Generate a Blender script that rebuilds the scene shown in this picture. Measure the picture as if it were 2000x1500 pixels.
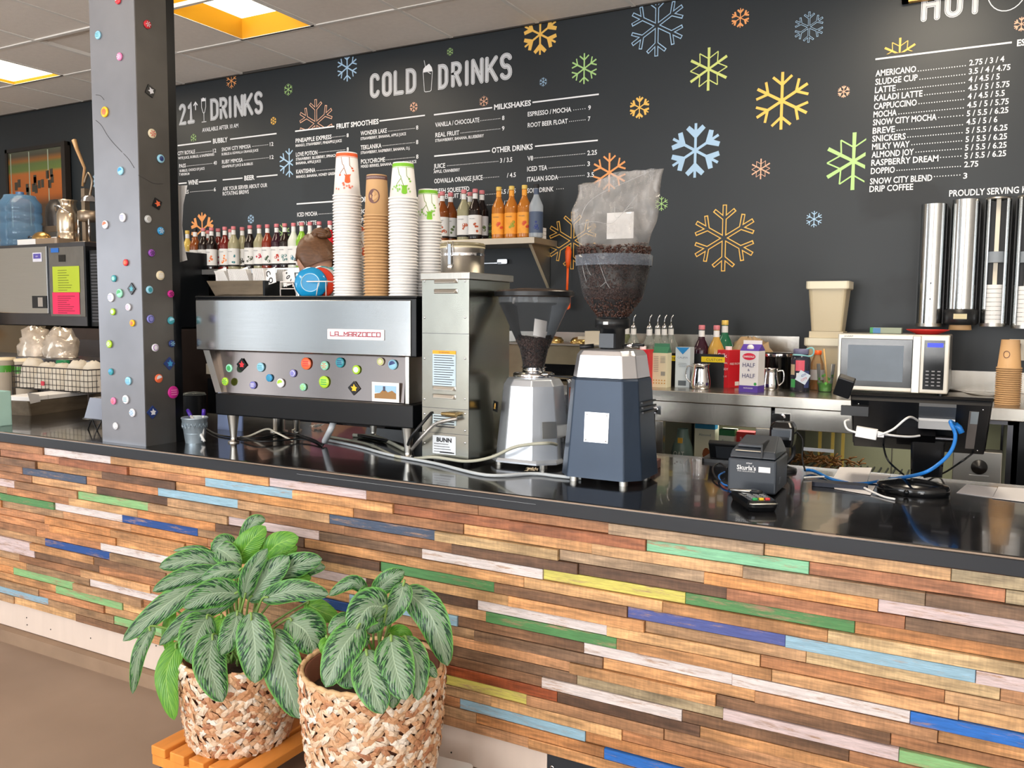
import bpy, math, random
from mathutils import Vector, Matrix
random.seed(7)
S = bpy.context.scene
for o in list(bpy.data.objects): bpy.data.objects.remove(o)
# ---------------------------------------------------------------- camera
YAW, PIT, ROL, FPX, H = 0.5007, 0.0828, 0.0081, 1682.0, 1.45
FW = Vector((-math.sin(YAW)*math.cos(PIT), math.cos(YAW)*math.cos(PIT), -math.sin(PIT)))
R0 = Vector((math.cos(YAW), math.sin(YAW), 0)); U0 = R0.cross(FW)
RT = R0*math.cos(ROL)+U0*math.sin(ROL); UP = -R0*math.sin(ROL)+U0*math.cos(ROL)
EYE = Vector((0, 0, H))
cd = bpy.data.cameras.new('camera'); cam = bpy.data.objects.new('camera', cd); S.collection.objects.link(cam)
cd.sensor_width = 36; cd.lens = FPX/2000*36; cd.clip_start = .05; cd.clip_end = 60
cam.matrix_world = Matrix(((RT.x, UP.x, -FW.x, 0), (RT.y, UP.y, -FW.y, 0), (RT.z, UP.z, -FW.z, H), (0, 0, 0, 1)))
S.camera = cam
# ---------------------------------------------------------------- colour management, sky, lights
S.view_settings.view_transform = 'Standard'; S.view_settings.look = 'None'
S.view_settings.gamma = 1; S.view_settings.use_curve_mapping = False; S.view_settings.exposure = -0.4
w = bpy.data.worlds.new('sky'); S.world = w; w.use_nodes = True
w.node_tree.nodes['Background'].inputs[0].default_value = (.78, .88, 1, 1)
w.node_tree.nodes['Background'].inputs[1].default_value = 1.3
def area(name, loc, rot, sx, sy, power, col=(1, 1, 1)):
    l = bpy.data.lights.new(name, 'AREA'); l.shape = 'RECTANGLE'; l.size = sx; l.size_y = sy; l.energy = power; l.color = col
    o = bpy.data.objects.new(name, l); S.collection.objects.link(o); o.location = loc; o.rotation_euler = rot; return o
# front windows: x range, brightness; narrow left ones added to shape steel reflections
WINS = [(-8.7, -8.05, .62), (-8.0, -7.4, 2.3), (-7.34, -6.75, .8), (-6.68, -6.4, .55), (-6.34, -5.86, .85), (-5.8, -5.62, 2.6), (-5.56, -5.0, .75), (-4.8, -2.5, 8.4), (-2.1, -.45, 9), (1.5, 3.9, 8.6)]
for a, b, e_ in WINS: area('window_daylight', ((a+b)/2, -4.42, 1.75), (math.pi/2, 0, 0), b-a-.02, 2.3, e_*math.pi*2.3*(b-a), (.86, .94, 1) if e_ < 1 else (.93, .965, 1))
for a, b, e_ in WINS[7:]: area('ceiling_fill', ((a+b)/2, -4.36, 1.0), (math.radians(163), 0, 0), b-a-.1, .8, 230, (1, .98, .95))  # added upward-facing lights that brighten the ceiling
area('window_daylight', (-8.93, -1.6, 1.75), (math.pi/2, 0, -math.pi/2), 3.6, 2.3, 180, (.86, .93, 1))
WARM = (1, .86, .68)
LIGHTS = [(-4.27, 3.547), (-6.70, 3.547), (-.61, 3.547), (-4.27, .6), (-1.83, .6)]   # recessed troffers (x, far edge y-.61)
for i, (x, y) in enumerate(LIGHTS): area('troffer_light', (x+.305, y+.02, 3.155), (0, 0, 0), .48, 1.1, 44 if i == 2 else 20, WARM)
# ---------------------------------------------------------------- projection helpers (photo pixel -> real point on a plane)
def ray(px, py): return FW+RT*((px-1000)/FPX)+UP*((750-py)/FPX)
def onY(px, py, Y): d = ray(px, py); return EYE+d*(Y/d.y)
def onX(px, py, X): d = ray(px, py); return EYE+d*(X/d.x)
def onZ(px, py, Z): d = ray(px, py); return EYE+d*((Z-H)/d.z)
def onD(px, py, D): return EYE+ray(px, py)*D
def pxX(px, Y, z):      # X on the plane Y at height z seen at column px
    k = (px-1000)/FPX; n = RT-FW*k; return -(n.y*Y+n.z*(z-H))/n.x
# ---------------------------------------------------------------- mesh builder
class MB:
    def __init__(s, M=None): s.v = []; s.f = []; s.sm = []; s.mi = []; s.M = M; s.m = 0
    def add(s, vs, fs, smooth=False, M=None):
        b = len(s.v)
        for p in vs:
            p = Vector(p)
            if M is not None: p = M @ p
            if s.M is not None: p = s.M @ p
            s.v.append(p)
        for f in fs: s.f.append([b+i for i in f]); s.sm.append(smooth); s.mi.append(s.m)
        return s
    def box(s, x0, x1, y0, y1, z0, z1, M=None):
        return s.add([(x0, y0, z0), (x1, y0, z0), (x1, y1, z0), (x0, y1, z0), (x0, y0, z1), (x1, y0, z1), (x1, y1, z1), (x0, y1, z1)],
              [(0, 3, 2, 1), (4, 5, 6, 7), (0, 1, 5, 4), (1, 2, 6, 5), (2, 3, 7, 6), (3, 0, 4, 7)], False, M)
    def rbox(s, x0, x1, y0, y1, z0, z1, r=.01, M=None, n=3):    # box with rounded vertical edges
        return s.prism(rrect(x0, x1, y0, y1, r, n), z0, z1, M)
    def prism(s, poly, z0, z1, M=None, smooth=False, top=None):
        n = len(poly); t = top or poly
        vs = [(x, y, z0) for x, y in poly]+[(x, y, z1) for x, y in t]
        fs = [(i, (i+1) % n, n+(i+1) % n, n+i) for i in range(n)]
        s.add(vs, fs, smooth, M); s.add(vs, [tuple(reversed(range(n))), tuple(range(n, 2*n))], False, M); return s
    def stack(s, rings, M=None, smooth=False, cap=True):   # rings: list of (poly, z)
        n = len(rings[0][0]); vs = [(x, y, z) for p, z in rings for x, y in p]; fs = []
        for k in range(len(rings)-1):
            for i in range(n): fs.append((k*n+i, k*n+(i+1) % n, (k+1)*n+(i+1) % n, (k+1)*n+i))
        s.add(vs, fs, smooth, M)
        if cap: s.add(vs, [tuple(reversed(range(n))), tuple(range((len(rings)-1)*n, len(rings)*n))], False, M)
        return s
    def lathe(s, prof, seg=24, M=None, smooth=True, cap=True, arc=(0, 2*math.pi)):
        full = abs(arc[1]-arc[0]-2*math.pi) < 1e-6; m = seg if full else seg+1
        vs = [(r*math.cos(arc[0]+(arc[1]-arc[0])*i/seg), r*math.sin(arc[0]+(arc[1]-arc[0])*i/seg), z) for r, z in prof for i in range(m)]; fs = []
        for k in range(len(prof)-1):
            for i in range(seg): j = (i+1) % m; fs.append((k*m+i, k*m+j, (k+1)*m+j, (k+1)*m+i))
        s.add(vs, fs, smooth, M)
        if cap and full:
            if prof[0][0] > 1e-5: s.add(vs[:m], [tuple(reversed(range(m)))], False, M)
            if prof[-1][0] > 1e-5: s.add(vs[-m:], [tuple(range(m))], False, M)
        return s
    def cyl(s, c, r, h, seg=16, axis='Z', r2=None, M=None):
        A = {'Z': Matrix.Identity(4), 'Y': Matrix.Rotation(-math.pi/2, 4, 'X'), 'X': Matrix.Rotation(math.pi/2, 4, 'Y')}[axis]
        A = Matrix.Translation(c) @ A
        if M is not None: A = M @ A
        return s.lathe([(r, 0), (r if r2 is None else r2, h)], seg, A)
    def sph(s, c, r, seg=12, rings=8, sc=(1, 1, 1), M=None):
        A = Matrix.Translation(c) @ Matrix.Diagonal((sc[0], sc[1], sc[2], 1))
        if M is not None: A = M @ A
        return s.lathe([(max(r*math.sin(math.pi*i/rings), 1e-6), -r*math.cos(math.pi*i/rings)) for i in range(rings+1)], seg, A, True, False)
    def tube(s, pts, r, seg=8, closed=False, M=None, rr=None):
        P = [Vector(p) for p in pts]; n = len(P); vs = []; prev = None
        for i in range(n):
            t = (P[(i+1) % n]-P[i-1]) if closed else (P[min(i+1, n-1)]-P[max(i-1, 0)])
            t.normalize()
            a = prev if prev is not None else (Vector((0, 0, 1)) if abs(t.z) < .9 else Vector((1, 0, 0)))
            a = (a-t*a.dot(t)); a.normalize(); b = t.cross(a); prev = a
            q = rr[i] if rr else r
            for k in range(seg): an = 2*math.pi*k/seg; vs.append(P[i]+(a*math.cos(an)+b*math.sin(an))*q)
        fs = []
        for i in range(n if closed else n-1):
            j = (i+1) % n
            for k in range(seg): k2 = (k+1) % seg; fs.append((i*seg+k, i*seg+k2, j*seg+k2, j*seg+k))
        if not closed: fs += [tuple(reversed(range(seg))), tuple((n-1)*seg+k for k in range(seg))]
        return s.add(vs, fs, True, M)
    def ribbon(s, pts, wd, z=0, M=None, seg=6):     # flat mitred stroke in local XY with round ends
        P = [Vector(pts[0])]
        for p in pts[1:]:
            if (Vector(p)-P[-1]).length > 1e-7: P.append(Vector(p))
        closed = len(P) > 3 and (P[0]-P[-1]).length < wd*.05
        if closed: P.pop()
        s.lz = getattr(s, 'lz', 0)+4e-5; z += s.lz; n = len(P); L_, R_ = [], []
        for i in range(n):
            d0 = (P[i]-P[i-1]) if (i > 0 or closed) else (P[1]-P[0]); d1 = (P[(i+1) % n]-P[i]) if (i < n-1 or closed) else d0
            d0 = d0.normalized(); d1 = d1.normalized(); t = d0+d1
            if t.length < .3: t = Vector((-d0.y, d0.x))
            t.normalize(); nn = Vector((-t.y, t.x)); k = wd/2/max(.72, abs(nn.dot(Vector((-d1.y, d1.x)))))
            L_.append(P[i]+nn*k); R_.append(P[i]-nn*k)
        vs = [(v.x, v.y, z) for v in R_+L_]; fs = [(i, (i+1) % n, n+(i+1) % n, n+i) for i in range(n if closed else n-1)]
        s.add(vs, fs, False, M)
        if not closed:
            for e, sg in ((0, -1), (n-1, 1)):
                d = (P[1]-P[0] if e == 0 else P[-1]-P[-2]).normalized()*sg; m = Vector((-d.y, d.x))
                s.add([tuple(P[e]-m*(wd/2*math.cos(math.pi*q/6))+d*(wd/2*math.sin(math.pi*q/6)))+(z,) for q in range(7)], [tuple(range(7))], False, M)
        return s
    def bar(s, a, b, w0, w1, z=0, M=None):          # flat tapered bar, square ends
        s.lz = getattr(s, 'lz', 0)+3e-5; z += s.lz; a = Vector(a); b = Vector(b); d = b-a; n = Vector((-d.y, d.x)).normalized()
        return s.add([(a.x-n.x*w0/2, a.y-n.y*w0/2, z), (b.x-n.x*w1/2, b.y-n.y*w1/2, z), (b.x+n.x*w1/2, b.y+n.y*w1/2, z), (a.x+n.x*w0/2, a.y+n.y*w0/2, z)], [(0, 1, 2, 3)], False, M)
    def mesh(s, name, mats):
        me = bpy.data.meshes.new(name); me.from_pydata([tuple(v) for v in s.v], [], s.f)
        me.polygons.foreach_set('use_smooth', s.sm); me.polygons.foreach_set('material_index', s.mi)
        for m in (mats if isinstance(mats, (list, tuple)) else [mats]): me.materials.append(m)
        me.update(); return me
def rrect(x0, x1, y0, y1, r, n=3):
    P = []
    for cx, cy, a0 in ((x1-r, y0+r, -90), (x1-r, y1-r, 0), (x0+r, y1-r, 90), (x0+r, y0+r, 180)):
        for i in range(n+1): a = math.radians(a0+90*i/n); P.append((cx+r*math.cos(a), cy+r*math.sin(a)))
    return P
def ngon(r, n, a0=0, sy=1): return [(r*math.cos(a0+2*math.pi*i/n), sy*r*math.sin(a0+2*math.pi*i/n)) for i in range(n)]
def spline(pts, n=8):
    P = [Vector(p) for p in pts]; out = []
    for i in range(len(P)-1):
        p0 = P[max(i-1, 0)]; p1 = P[i]; p2 = P[i+1]; p3 = P[min(i+2, len(P)-1)]
        for k in range(n):
            t = k/n; out.append(.5*((2*p1)+(p2-p0)*t+(2*p0-5*p1+4*p2-p3)*t*t+(3*p1-p0-3*p2+p3)*t**3))
    out.append(P[-1]); return out
COL = S.collection
def link(name, me, parent=None, loc=None, rot=None):
    o = bpy.data.objects.new(name, me); COL.objects.link(o)
    if parent: o.parent = parent
    if loc is not None: o.location = loc
    if rot is not None: o.rotation_euler = rot
    return o
def part(name, mb, mats, parent=None, loc=None, rot=None, bev=0, label=None, seg=2):
    o = link(name, mb if not isinstance(mb, MB) else mb.mesh(name, mats), parent, loc, rot)
    if bev:
        m = o.modifiers.new('bevel', 'BEVEL'); m.width = bev; m.segments = seg; m.limit_method = 'ANGLE'; m.angle_limit = .6
    if label: o['label'] = label
    return o
def tag(o, label, cat, group=None, kind=None):
    o['label'] = label; o['category'] = cat
    if group: o['group'] = group
    if kind: o['kind'] = kind
    return o
def thing(name, loc, label, cat, group=None, rz=0):
    o = link(name, None, None, loc, (0, 0, rz)); return tag(o, label, cat, group)
def struct(name, mb, mats, parent=None, **k):
    o = part(name, mb, mats, parent, **k)
    if not parent: o['kind'] = 'structure'
    return o
KIDS = {}
def kids(o): return [c for c in COL.objects if c.parent == o]
def dup(root, loc, rz=None, label=None, group=None, tree=None):
    tree = tree or kids(root)
    r = root.copy(); COL.objects.link(r); r.location = loc
    if rz is not None: r.rotation_euler = (0, 0, rz)
    if label: r['label'] = label
    if group: r['group'] = group
    for ch in tree:
        c = ch.copy(); COL.objects.link(c); c.parent = r
    return r
# ---------------------------------------------------------------- materials
def lin(c): return tuple(((x/255)/12.92 if x/255 <= .04045 else ((x/255+.055)/1.055)**2.4) for x in c[:3])+(1,)
def mat(name, c, rough=.5, metal=0, var=.12, scale=12, bump=0, coat=0, emit=None, alpha=1, trans=0, ior=1.45, stretch=None, spec=.5, bscale=None):
    m = bpy.data.materials.new(name); m.use_nodes = True; nt = m.node_tree; b = nt.nodes['Principled BSDF']; L = nt.links.new
    b.inputs['Roughness'].default_value = rough; b.inputs['Metallic'].default_value = metal; b.inputs['IOR'].default_value = ior
    b.inputs['Coat Weight'].default_value = coat; b.inputs['Transmission Weight'].default_value = trans; b.inputs['Alpha'].default_value = alpha
    b.inputs['Specular IOR Level'].default_value = spec
    tc = nt.nodes.new('ShaderNodeTexCoord'); mp = nt.nodes.new('ShaderNodeMapping'); L(tc.outputs['Object'], mp.inputs[0])
    if stretch: mp.inputs['Scale'].default_value = stretch
    nz = nt.nodes.new('ShaderNodeTexNoise'); nz.inputs['Scale'].default_value = scale; nz.inputs['Detail'].default_value = 3; L(mp.outputs[0], nz.inputs['Vector'])
    mx = nt.nodes.new('ShaderNodeMix'); mx.data_type = 'RGBA'; cc = lin(c)
    mx.inputs['A'].default_value = tuple(x*(1-var) for x in cc[:3])+(1,); mx.inputs['B'].default_value = tuple(min(x*(1+var), 1) for x in cc[:3])+(1,)
    L(nz.outputs['Fac'], mx.inputs['Factor']); L(mx.outputs['Result'], b.inputs['Base Color'])
    if emit: b.inputs['Emission Color'].default_value = lin(emit[0]); b.inputs['Emission Strength'].default_value = emit[1]
    if bump:
        bp = nt.nodes.new('ShaderNodeBump'); bp.inputs['Strength'].default_value = bump; bp.inputs['Distance'].default_value = .002
        if bscale:
            n2 = nt.nodes.new('ShaderNodeTexNoise'); n2.inputs['Scale'].default_value = bscale; n2.inputs['Detail'].default_value = 2; L(mp.outputs[0], n2.inputs['Vector']); L(n2.outputs['Fac'], bp.inputs['Height'])
        else: L(nz.outputs['Fac'], bp.inputs['Height'])
        L(bp.outputs[0], b.inputs['Normal'])
    return m
_mc = {}
def flat(c, rough=.5, **k):
    key = (tuple(c), rough, tuple(sorted(k.items())))
    if key not in _mc: _mc[key] = mat('paint', c, rough, var=.05, **k)
    return _mc[key]
STEEL = mat('brushed_steel', (196, 198, 198), .15, 1, var=.06, scale=3, bump=.06, stretch=(1, 1, 60))
STEELH = mat('brushed_steel_horizontal', (192, 188, 180), .27, 1, var=.08, scale=2, bump=.08, stretch=(40, 1, 1), bscale=3)
STEELS = mat('satin_steel', (188, 186, 180), .34, 1, var=.1, scale=5)
DENT = mat('dented_steel', (180, 181, 172), .24, 1, var=.12, scale=4, bump=.5, bscale=7)
CHROME = mat('chrome', (220, 220, 222), .09, 1, var=.03)
DSTEEL = mat('dark_steel', (92, 92, 96), .3, 1, var=.2, scale=5)
BLACK = mat('black_plastic', (20, 22, 25), .38, 0, var=.2)
BLACKG = mat('black_gloss', (14, 15, 17), .16, 0, var=.2)
BLACKM = mat('black_powder_coat', (13, 16, 20), .3, .2, var=.2)
RUBBER = mat('rubber', (20, 20, 20), .7)
WHITE = mat('white_plastic', (225, 225, 225), .4, var=.03)
PAPER = mat('paper', (232, 230, 228), .7, var=.04)
CREAM = mat('cream_plastic', (222, 214, 196), .5, var=.05)
def glassmat(name, c, rough=.03, a=.22, tint=None):      # thin clear shell: part see-through, part sheen
    m = bpy.data.materials.new(name); m.use_nodes = True; nt = m.node_tree; L = nt.links.new
    b = nt.nodes['Principled BSDF']; b.inputs['Base Color'].default_value = lin(c); b.inputs['Roughness'].default_value = rough
    b.inputs['Alpha'].default_value = a
    f = nt.nodes.new('ShaderNodeFresnel'); f.inputs[0].default_value = 1.5
    mm = nt.nodes.new('ShaderNodeMath'); mm.operation = 'ADD'; mm.use_clamp = True; mm.inputs[1].default_value = a; L(f.outputs[0], mm.inputs[0]); L(mm.outputs[0], b.inputs['Alpha'])
    return m
CLEAR = glassmat('clear_plastic', (120, 124, 128), .06, .05)
GLASS = glassmat('clear_glass', (140, 146, 142), .03, .10)
def blackwall():
    m = mat('black_wall_paint', (36, 41, 45), .42, 0, var=.12, scale=1.4, bump=.05, bscale=60, spec=.45); nt = m.node_tree; L = nt.links.new
    b = nt.nodes['Principled BSDF']; src = b.inputs['Base Color'].links[0].from_socket
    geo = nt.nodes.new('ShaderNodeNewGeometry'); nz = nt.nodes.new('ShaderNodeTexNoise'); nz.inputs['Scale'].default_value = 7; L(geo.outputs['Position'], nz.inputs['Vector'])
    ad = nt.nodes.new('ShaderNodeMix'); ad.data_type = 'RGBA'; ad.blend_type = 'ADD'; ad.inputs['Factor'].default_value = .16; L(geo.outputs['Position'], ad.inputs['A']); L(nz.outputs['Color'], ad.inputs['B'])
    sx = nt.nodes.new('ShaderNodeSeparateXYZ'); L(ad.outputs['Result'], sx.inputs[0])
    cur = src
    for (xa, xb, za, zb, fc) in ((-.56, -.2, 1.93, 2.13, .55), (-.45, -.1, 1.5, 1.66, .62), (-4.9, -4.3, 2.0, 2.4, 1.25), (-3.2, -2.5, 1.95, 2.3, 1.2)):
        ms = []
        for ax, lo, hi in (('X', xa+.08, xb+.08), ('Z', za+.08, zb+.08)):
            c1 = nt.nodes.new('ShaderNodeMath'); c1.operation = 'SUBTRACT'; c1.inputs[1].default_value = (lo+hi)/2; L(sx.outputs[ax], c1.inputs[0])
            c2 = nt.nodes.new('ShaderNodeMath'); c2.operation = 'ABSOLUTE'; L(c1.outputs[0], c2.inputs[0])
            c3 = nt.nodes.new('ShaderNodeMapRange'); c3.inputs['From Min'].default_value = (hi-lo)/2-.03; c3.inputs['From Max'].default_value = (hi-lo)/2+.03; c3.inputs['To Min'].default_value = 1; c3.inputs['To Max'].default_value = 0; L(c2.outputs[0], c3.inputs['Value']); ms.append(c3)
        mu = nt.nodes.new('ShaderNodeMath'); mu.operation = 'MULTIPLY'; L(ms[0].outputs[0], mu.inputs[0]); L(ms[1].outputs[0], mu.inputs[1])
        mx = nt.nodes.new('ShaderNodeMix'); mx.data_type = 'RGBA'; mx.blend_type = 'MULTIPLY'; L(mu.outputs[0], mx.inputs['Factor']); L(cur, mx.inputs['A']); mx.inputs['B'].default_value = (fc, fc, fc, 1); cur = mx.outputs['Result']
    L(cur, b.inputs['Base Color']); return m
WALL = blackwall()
TILE = mat('ceiling_tile', (238, 230, 222), .9, var=.06, scale=30, bump=.35, bscale=160)
GRID = mat('grid_metal', (232, 228, 222), .5, var=.05)
def plankmat(name, painted):
    m = bpy.data.materials.new(name); m.use_nodes = True; nt = m.node_tree; L = nt.links.new; b = nt.nodes['Principled BSDF']
    oi = nt.nodes.new('ShaderNodeObjectInfo'); tc = nt.nodes.new('ShaderNodeTexCoord')
    off = nt.nodes.new('ShaderNodeVectorMath'); off.operation = 'SCALE'; off.inputs[0].default_value = (37, 21, 13); L(oi.outputs['Random'], off.inputs['Scale'])
    ad = nt.nodes.new('ShaderNodeVectorMath'); ad.operation = 'ADD'; L(tc.outputs['Object'], ad.inputs[0]); L(off.outputs[0], ad.inputs[1])
    def noise(sc, det, stretch, rough=.6):
        mp = nt.nodes.new('ShaderNodeMapping'); mp.inputs['Scale'].default_value = stretch; L(ad.outputs[0], mp.inputs[0])
        n = nt.nodes.new('ShaderNodeTexNoise'); n.inputs['Scale'].default_value = sc; n.inputs['Detail'].default_value = det; n.inputs['Roughness'].default_value = rough; L(mp.outputs[0], n.inputs['Vector']); return n.outputs['Fac']
    def rng(sock, a, bb, c, d):
        r = nt.nodes.new('ShaderNodeMapRange'); r.inputs['From Min'].default_value = a; r.inputs['From Max'].default_value = bb; r.inputs['To Min'].default_value = c; r.inputs['To Max'].default_value = d; L(sock, r.inputs['Value']); return r.outputs[0]
    def mul(col, sock):
        mx = nt.nodes.new('ShaderNodeMix'); mx.data_type = 'RGBA'; mx.blend_type = 'MULTIPLY'; mx.inputs['Factor'].default_value = 1; L(col, mx.inputs['A']); L(sock, mx.inputs['B']); return mx.outputs['Result']
    grain = noise(9, 5, (1, 8, 12)); blotch = noise(5, 3, (1, 1, 3)); saw = noise(60, 2, (2.2, .3, .35)); fine = noise(40, 4, (.6, 6, 9), .75)
    base = oi.outputs['Color']
    if painted:
        wear = rng(noise(13, 6, (.5, 3, 4.5), .8), .53, .66, 0, 1)
        mx = nt.nodes.new('ShaderNodeMix'); mx.data_type = 'RGBA'; L(base, mx.inputs['A']); mx.inputs['B'].default_value = lin((170, 135, 108)); L(wear, mx.inputs['Factor']); base = mx.outputs['Result']
        base = mul(base, rng(fine, .3, .7, .74, 1.12)); base = mul(base, rng(grain, .3, .7, .82, 1.1))
    else:
        base = mul(base, rng(grain, .3, .7, .6, 1.32)); base = mul(base, rng(blotch, .32, .68, .62, 1.28)); base = mul(base, rng(saw, .3, .7, .84, 1.08)); base = mul(base, rng(fine, .35, .65, .8, 1.1))
    L(base, b.inputs['Base Color']); b.inputs['Roughness'].default_value = .55 if painted else .5
    bp = nt.nodes.new('ShaderNodeBump'); bp.inputs['Strength'].default_value = .35; bp.inputs['Distance'].default_value = .001; L(grain, bp.inputs['Height']); L(bp.outputs[0], b.inputs['Normal'])
    return m
RAW = plankmat('reclaimed_wood', False); PAINTED = plankmat('painted_reclaimed_wood', True)
# ---------------------------------------------------------------- text
_tx = {}
def textmesh(s, bold=0, ext=0):
    k = (s, bold, ext)
    if k not in _tx:
        c = bpy.data.curves.new('lettering', 'FONT'); c.body = s; c.size = 1; c.resolution_u = 2; c.offset = bold; c.extrude = ext
        o = bpy.data.objects.new('t', c); COL.objects.link(o); dg = bpy.context.evaluated_depsgraph_get(); dg.update()
        me = bpy.data.meshes.new_from_object(o.evaluated_get(dg)); bpy.data.objects.remove(o)
        xs = [v.co.x for v in me.vertices] or [0]; x0 = min(xs); wd = max(xs)-x0
        for v in me.vertices: v.co.x -= x0
        _tx[k] = (me, wd)
    return _tx[k]
CAPH = .729   # cap height of the built-in font at size 1
def label_text(s, m, parent, x, y, z, wd, caph, bold=0, normal='-Y', name='lettering', center=True, rz=0, tilt=0):
    """flat lettering: x,z = left baseline (or centre), standing in the XZ plane facing -Y ('-Y'), or YZ plane facing +X"""
    me, tw = textmesh(s, bold); me = me.copy(); me.materials.clear(); me.materials.append(m)
    o = link(name, me, parent); sy = caph/CAPH; sx = wd/tw if wd else sy*.8
    if normal == '-Y': B = Matrix(((1, 0, 0, 0), (0, 0, -1, 0), (0, 1, 0, 0), (0, 0, 0, 1)))
    elif normal == '+X': B = Matrix(((0, 0, 1, 0), (1, 0, 0, 0), (0, 1, 0, 0), (0, 0, 0, 1)))
    else: B = Matrix.Identity(4)
    c = Matrix.Translation((-sx*tw/2, -caph/2, 0)) if center else Matrix.Identity(4)
    o.matrix_local = Matrix.Translation((x, y, z)) @ Matrix.Rotation(rz, 4, 'Z') @ B @ Matrix.Rotation(tilt, 4, 'Z') @ c @ Matrix.Diagonal((sx, sy, 1, 1))
    return o
# ================================================================ THE ROOM
YW, ZC = 4.75, 3.18
struct('floor', MB().box(-9, 4.5, -4.5, 4.75, -.1, 0), mat('concrete_floor', (146, 126, 110), .55, var=.3, scale=2.2, bump=.15, bscale=9))
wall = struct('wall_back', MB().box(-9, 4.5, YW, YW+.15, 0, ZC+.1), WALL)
LW = mat('cream_wall', (232, 228, 220), .8, var=.04)
struct('wall_right', MB().box(4.5, 4.65, -4.5, 4.75, 0, ZC+.1), LW)
wl = MB()
wl.box(-9.15, -9, -4.5, 4.75, 0, .6).box(-9.15, -9, -4.5, 4.75, 2.9, ZC+.1).box(-9.15, -9, -4.5, -3.4, .6, 2.9).box(-9.15, -9, .2, 4.75, .6, 2.9)
struct('wall_left', wl, LW)
wf = MB().box(-9, 4.5, -4.65, -4.5, 0, .6).box(-9, 4.5, -4.65, -4.5, 2.9, ZC+.1)
xs = [-9]+[v for ab in WINS for v in ab[:2]]+[4.5]
for a, b in zip(xs[::2], xs[1::2]): wf.box(a, b, -4.65, -4.5, .6, 2.9)
struct('wall_front', wf, LW)
FRM = mat('window_frame', (60, 58, 55), .5)
for i, (a, b, _e) in enumerate(WINS):
    m = MB().box(a, b, -4.46, -4.38, .6, .66).box(a, b, -4.46, -4.38, 2.84, 2.9).box(a-.02, a+.02, -4.46, -4.38, .6, 2.9).box(b-.02, b+.02, -4.46, -4.38, .6, 2.9)
    if b-a > 1: m.box((a+b)/2-.03, (a+b)/2+.03, -4.46, -4.38, .6, 2.9)
    wn = struct('window_%d' % (i+1), m, FRM); struct('pane', MB().box(a, b, -4.58, -4.57, .6, 2.9), GLASS, wn)
m = MB().box(-9, -8.92, -3.4, .2, .6, .66).box(-9, -8.92, -3.4, .2, 2.84, 2.9).box(-9, -8.92, -1.63, -1.57, .6, 2.9)
wn = struct('window_11', m, FRM); struct('pane', MB().box(-9.1, -9.09, -3.4, .2, .6, 2.9), GLASS, wn)
# ---- ceiling: plain lid, suspended tiles, tees, troffers
TX0, TY0, TS = -4.265, 4.157, .61
ceil = struct('ceiling', MB().box(-9, 4.5, -4.5, 4.75, ZC+.16, ZC+.2).box(-9, 4.5, -4.5, TY0-3*TS, ZC, ZC+.02), TILE)
lt = {(0, 1), (0, 2), (-4, 1), (-4, 2), (6, 1), (6, 2)}
tmesh = MB().box(.008, TS-.008, .008, TS-.008, 0, .015).mesh('ceiling_tile', TILE); tcut = MB().box(.008, TS-.008, .008, YW-TY0, 0, .015).mesh('ceiling_tile', TILE)
for i in range(-7, 14):
    for j in range(0, 4):
        if (i, j) in lt: continue
        x = TX0+i*TS; y = TY0-j*TS
        o = link('ceiling_tile', tcut if j == 0 else tmesh, ceil, (x, y, ZC+.001+random.random()*.004))
        if (i, j) == (-2, 1): o.rotation_euler = (0, -.022, 0); o.location.z += .018
        if (i, j) == (-1, 0): o.rotation_euler = (.012, 0, 0)
for i in range(-7, 15):
    if -9 < TX0+i*TS: part('grid_bar', MB().box(-.012, .012, 0, 2.42, -.002, .02), GRID, ceil, (TX0+i*TS, TY0-3*TS, ZC))
for j in range(0, 4): part('grid_bar', MB().box(-9, 4.4, -.012, .012, -.003, .02), GRID, ceil, (0, TY0-j*TS, ZC))
part('grid_bar', MB().box(-9, 4.4, -.02, 0, -.004, .02), mat('edge_trim', (60, 56, 52), .6), ceil, (0, YW, ZC))
REFL = mat('troffer_side', (238, 172, 40), .4, var=.15, scale=3); DIFF = mat('troffer_diffuser', (255, 250, 240), .5, emit=((255, 244, 214), 5))
for n, (x, y) in enumerate(LIGHTS):
    lb = ['recessed ceiling light with yellow sides just right of the steel column', 'recessed ceiling light glowing white at the far left of the ceiling', 'recessed ceiling light above the wall, over the coffee menu', 'recessed ceiling light over the customer side, left', 'recessed ceiling light over the customer side, right'][n]
    y0 = y-TS;     t = thing('ceiling_light', (x, y0, ZC), lb, 'light', 'recessed ceiling lights')
    W2 = TS; L2 = 2*TS; d = (.10, .02, .05, .012, .012)[n]
    m = MB()
    a = .02; b = (.085, .03, .04, .03, .03)[n]
    for q in (((a, a, 0), (W2-a, a, 0), (W2-b, b, d), (b, b, d)), ((W2-a, a, 0), (W2-a, L2-a, 0), (W2-b, L2-b, d), (W2-b, b, d)), ((W2-a, L2-a, 0), (a, L2-a, 0), (b, L2-b, d), (W2-b, L2-b, d)), ((a, L2-a, 0), (a, a, 0), (b, b, d), (b, L2-b, d))): m.add(q, [(0, 1, 2, 3)])
    part('reflector', m, REFL, t); part('diffuser', MB().box(b, W2-b, b, L2-b, d-.002, d+.004), DIFF, t)
    f = MB().box(0, W2, 0, a, -.003, .003).box(0, W2, L2-a, L2, -.003, .003).box(0, a, 0, L2, -.003, .003).box(W2-a, W2, 0, L2, -.003, .003); part('frame', f, GRID, t)
struct('trim_1', MB().box(-9, .6, 2.14, 2.25, 0, .055), mat('concrete_curb', (146, 122, 100), .7, var=.25, scale=8, bump=.4))
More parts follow.
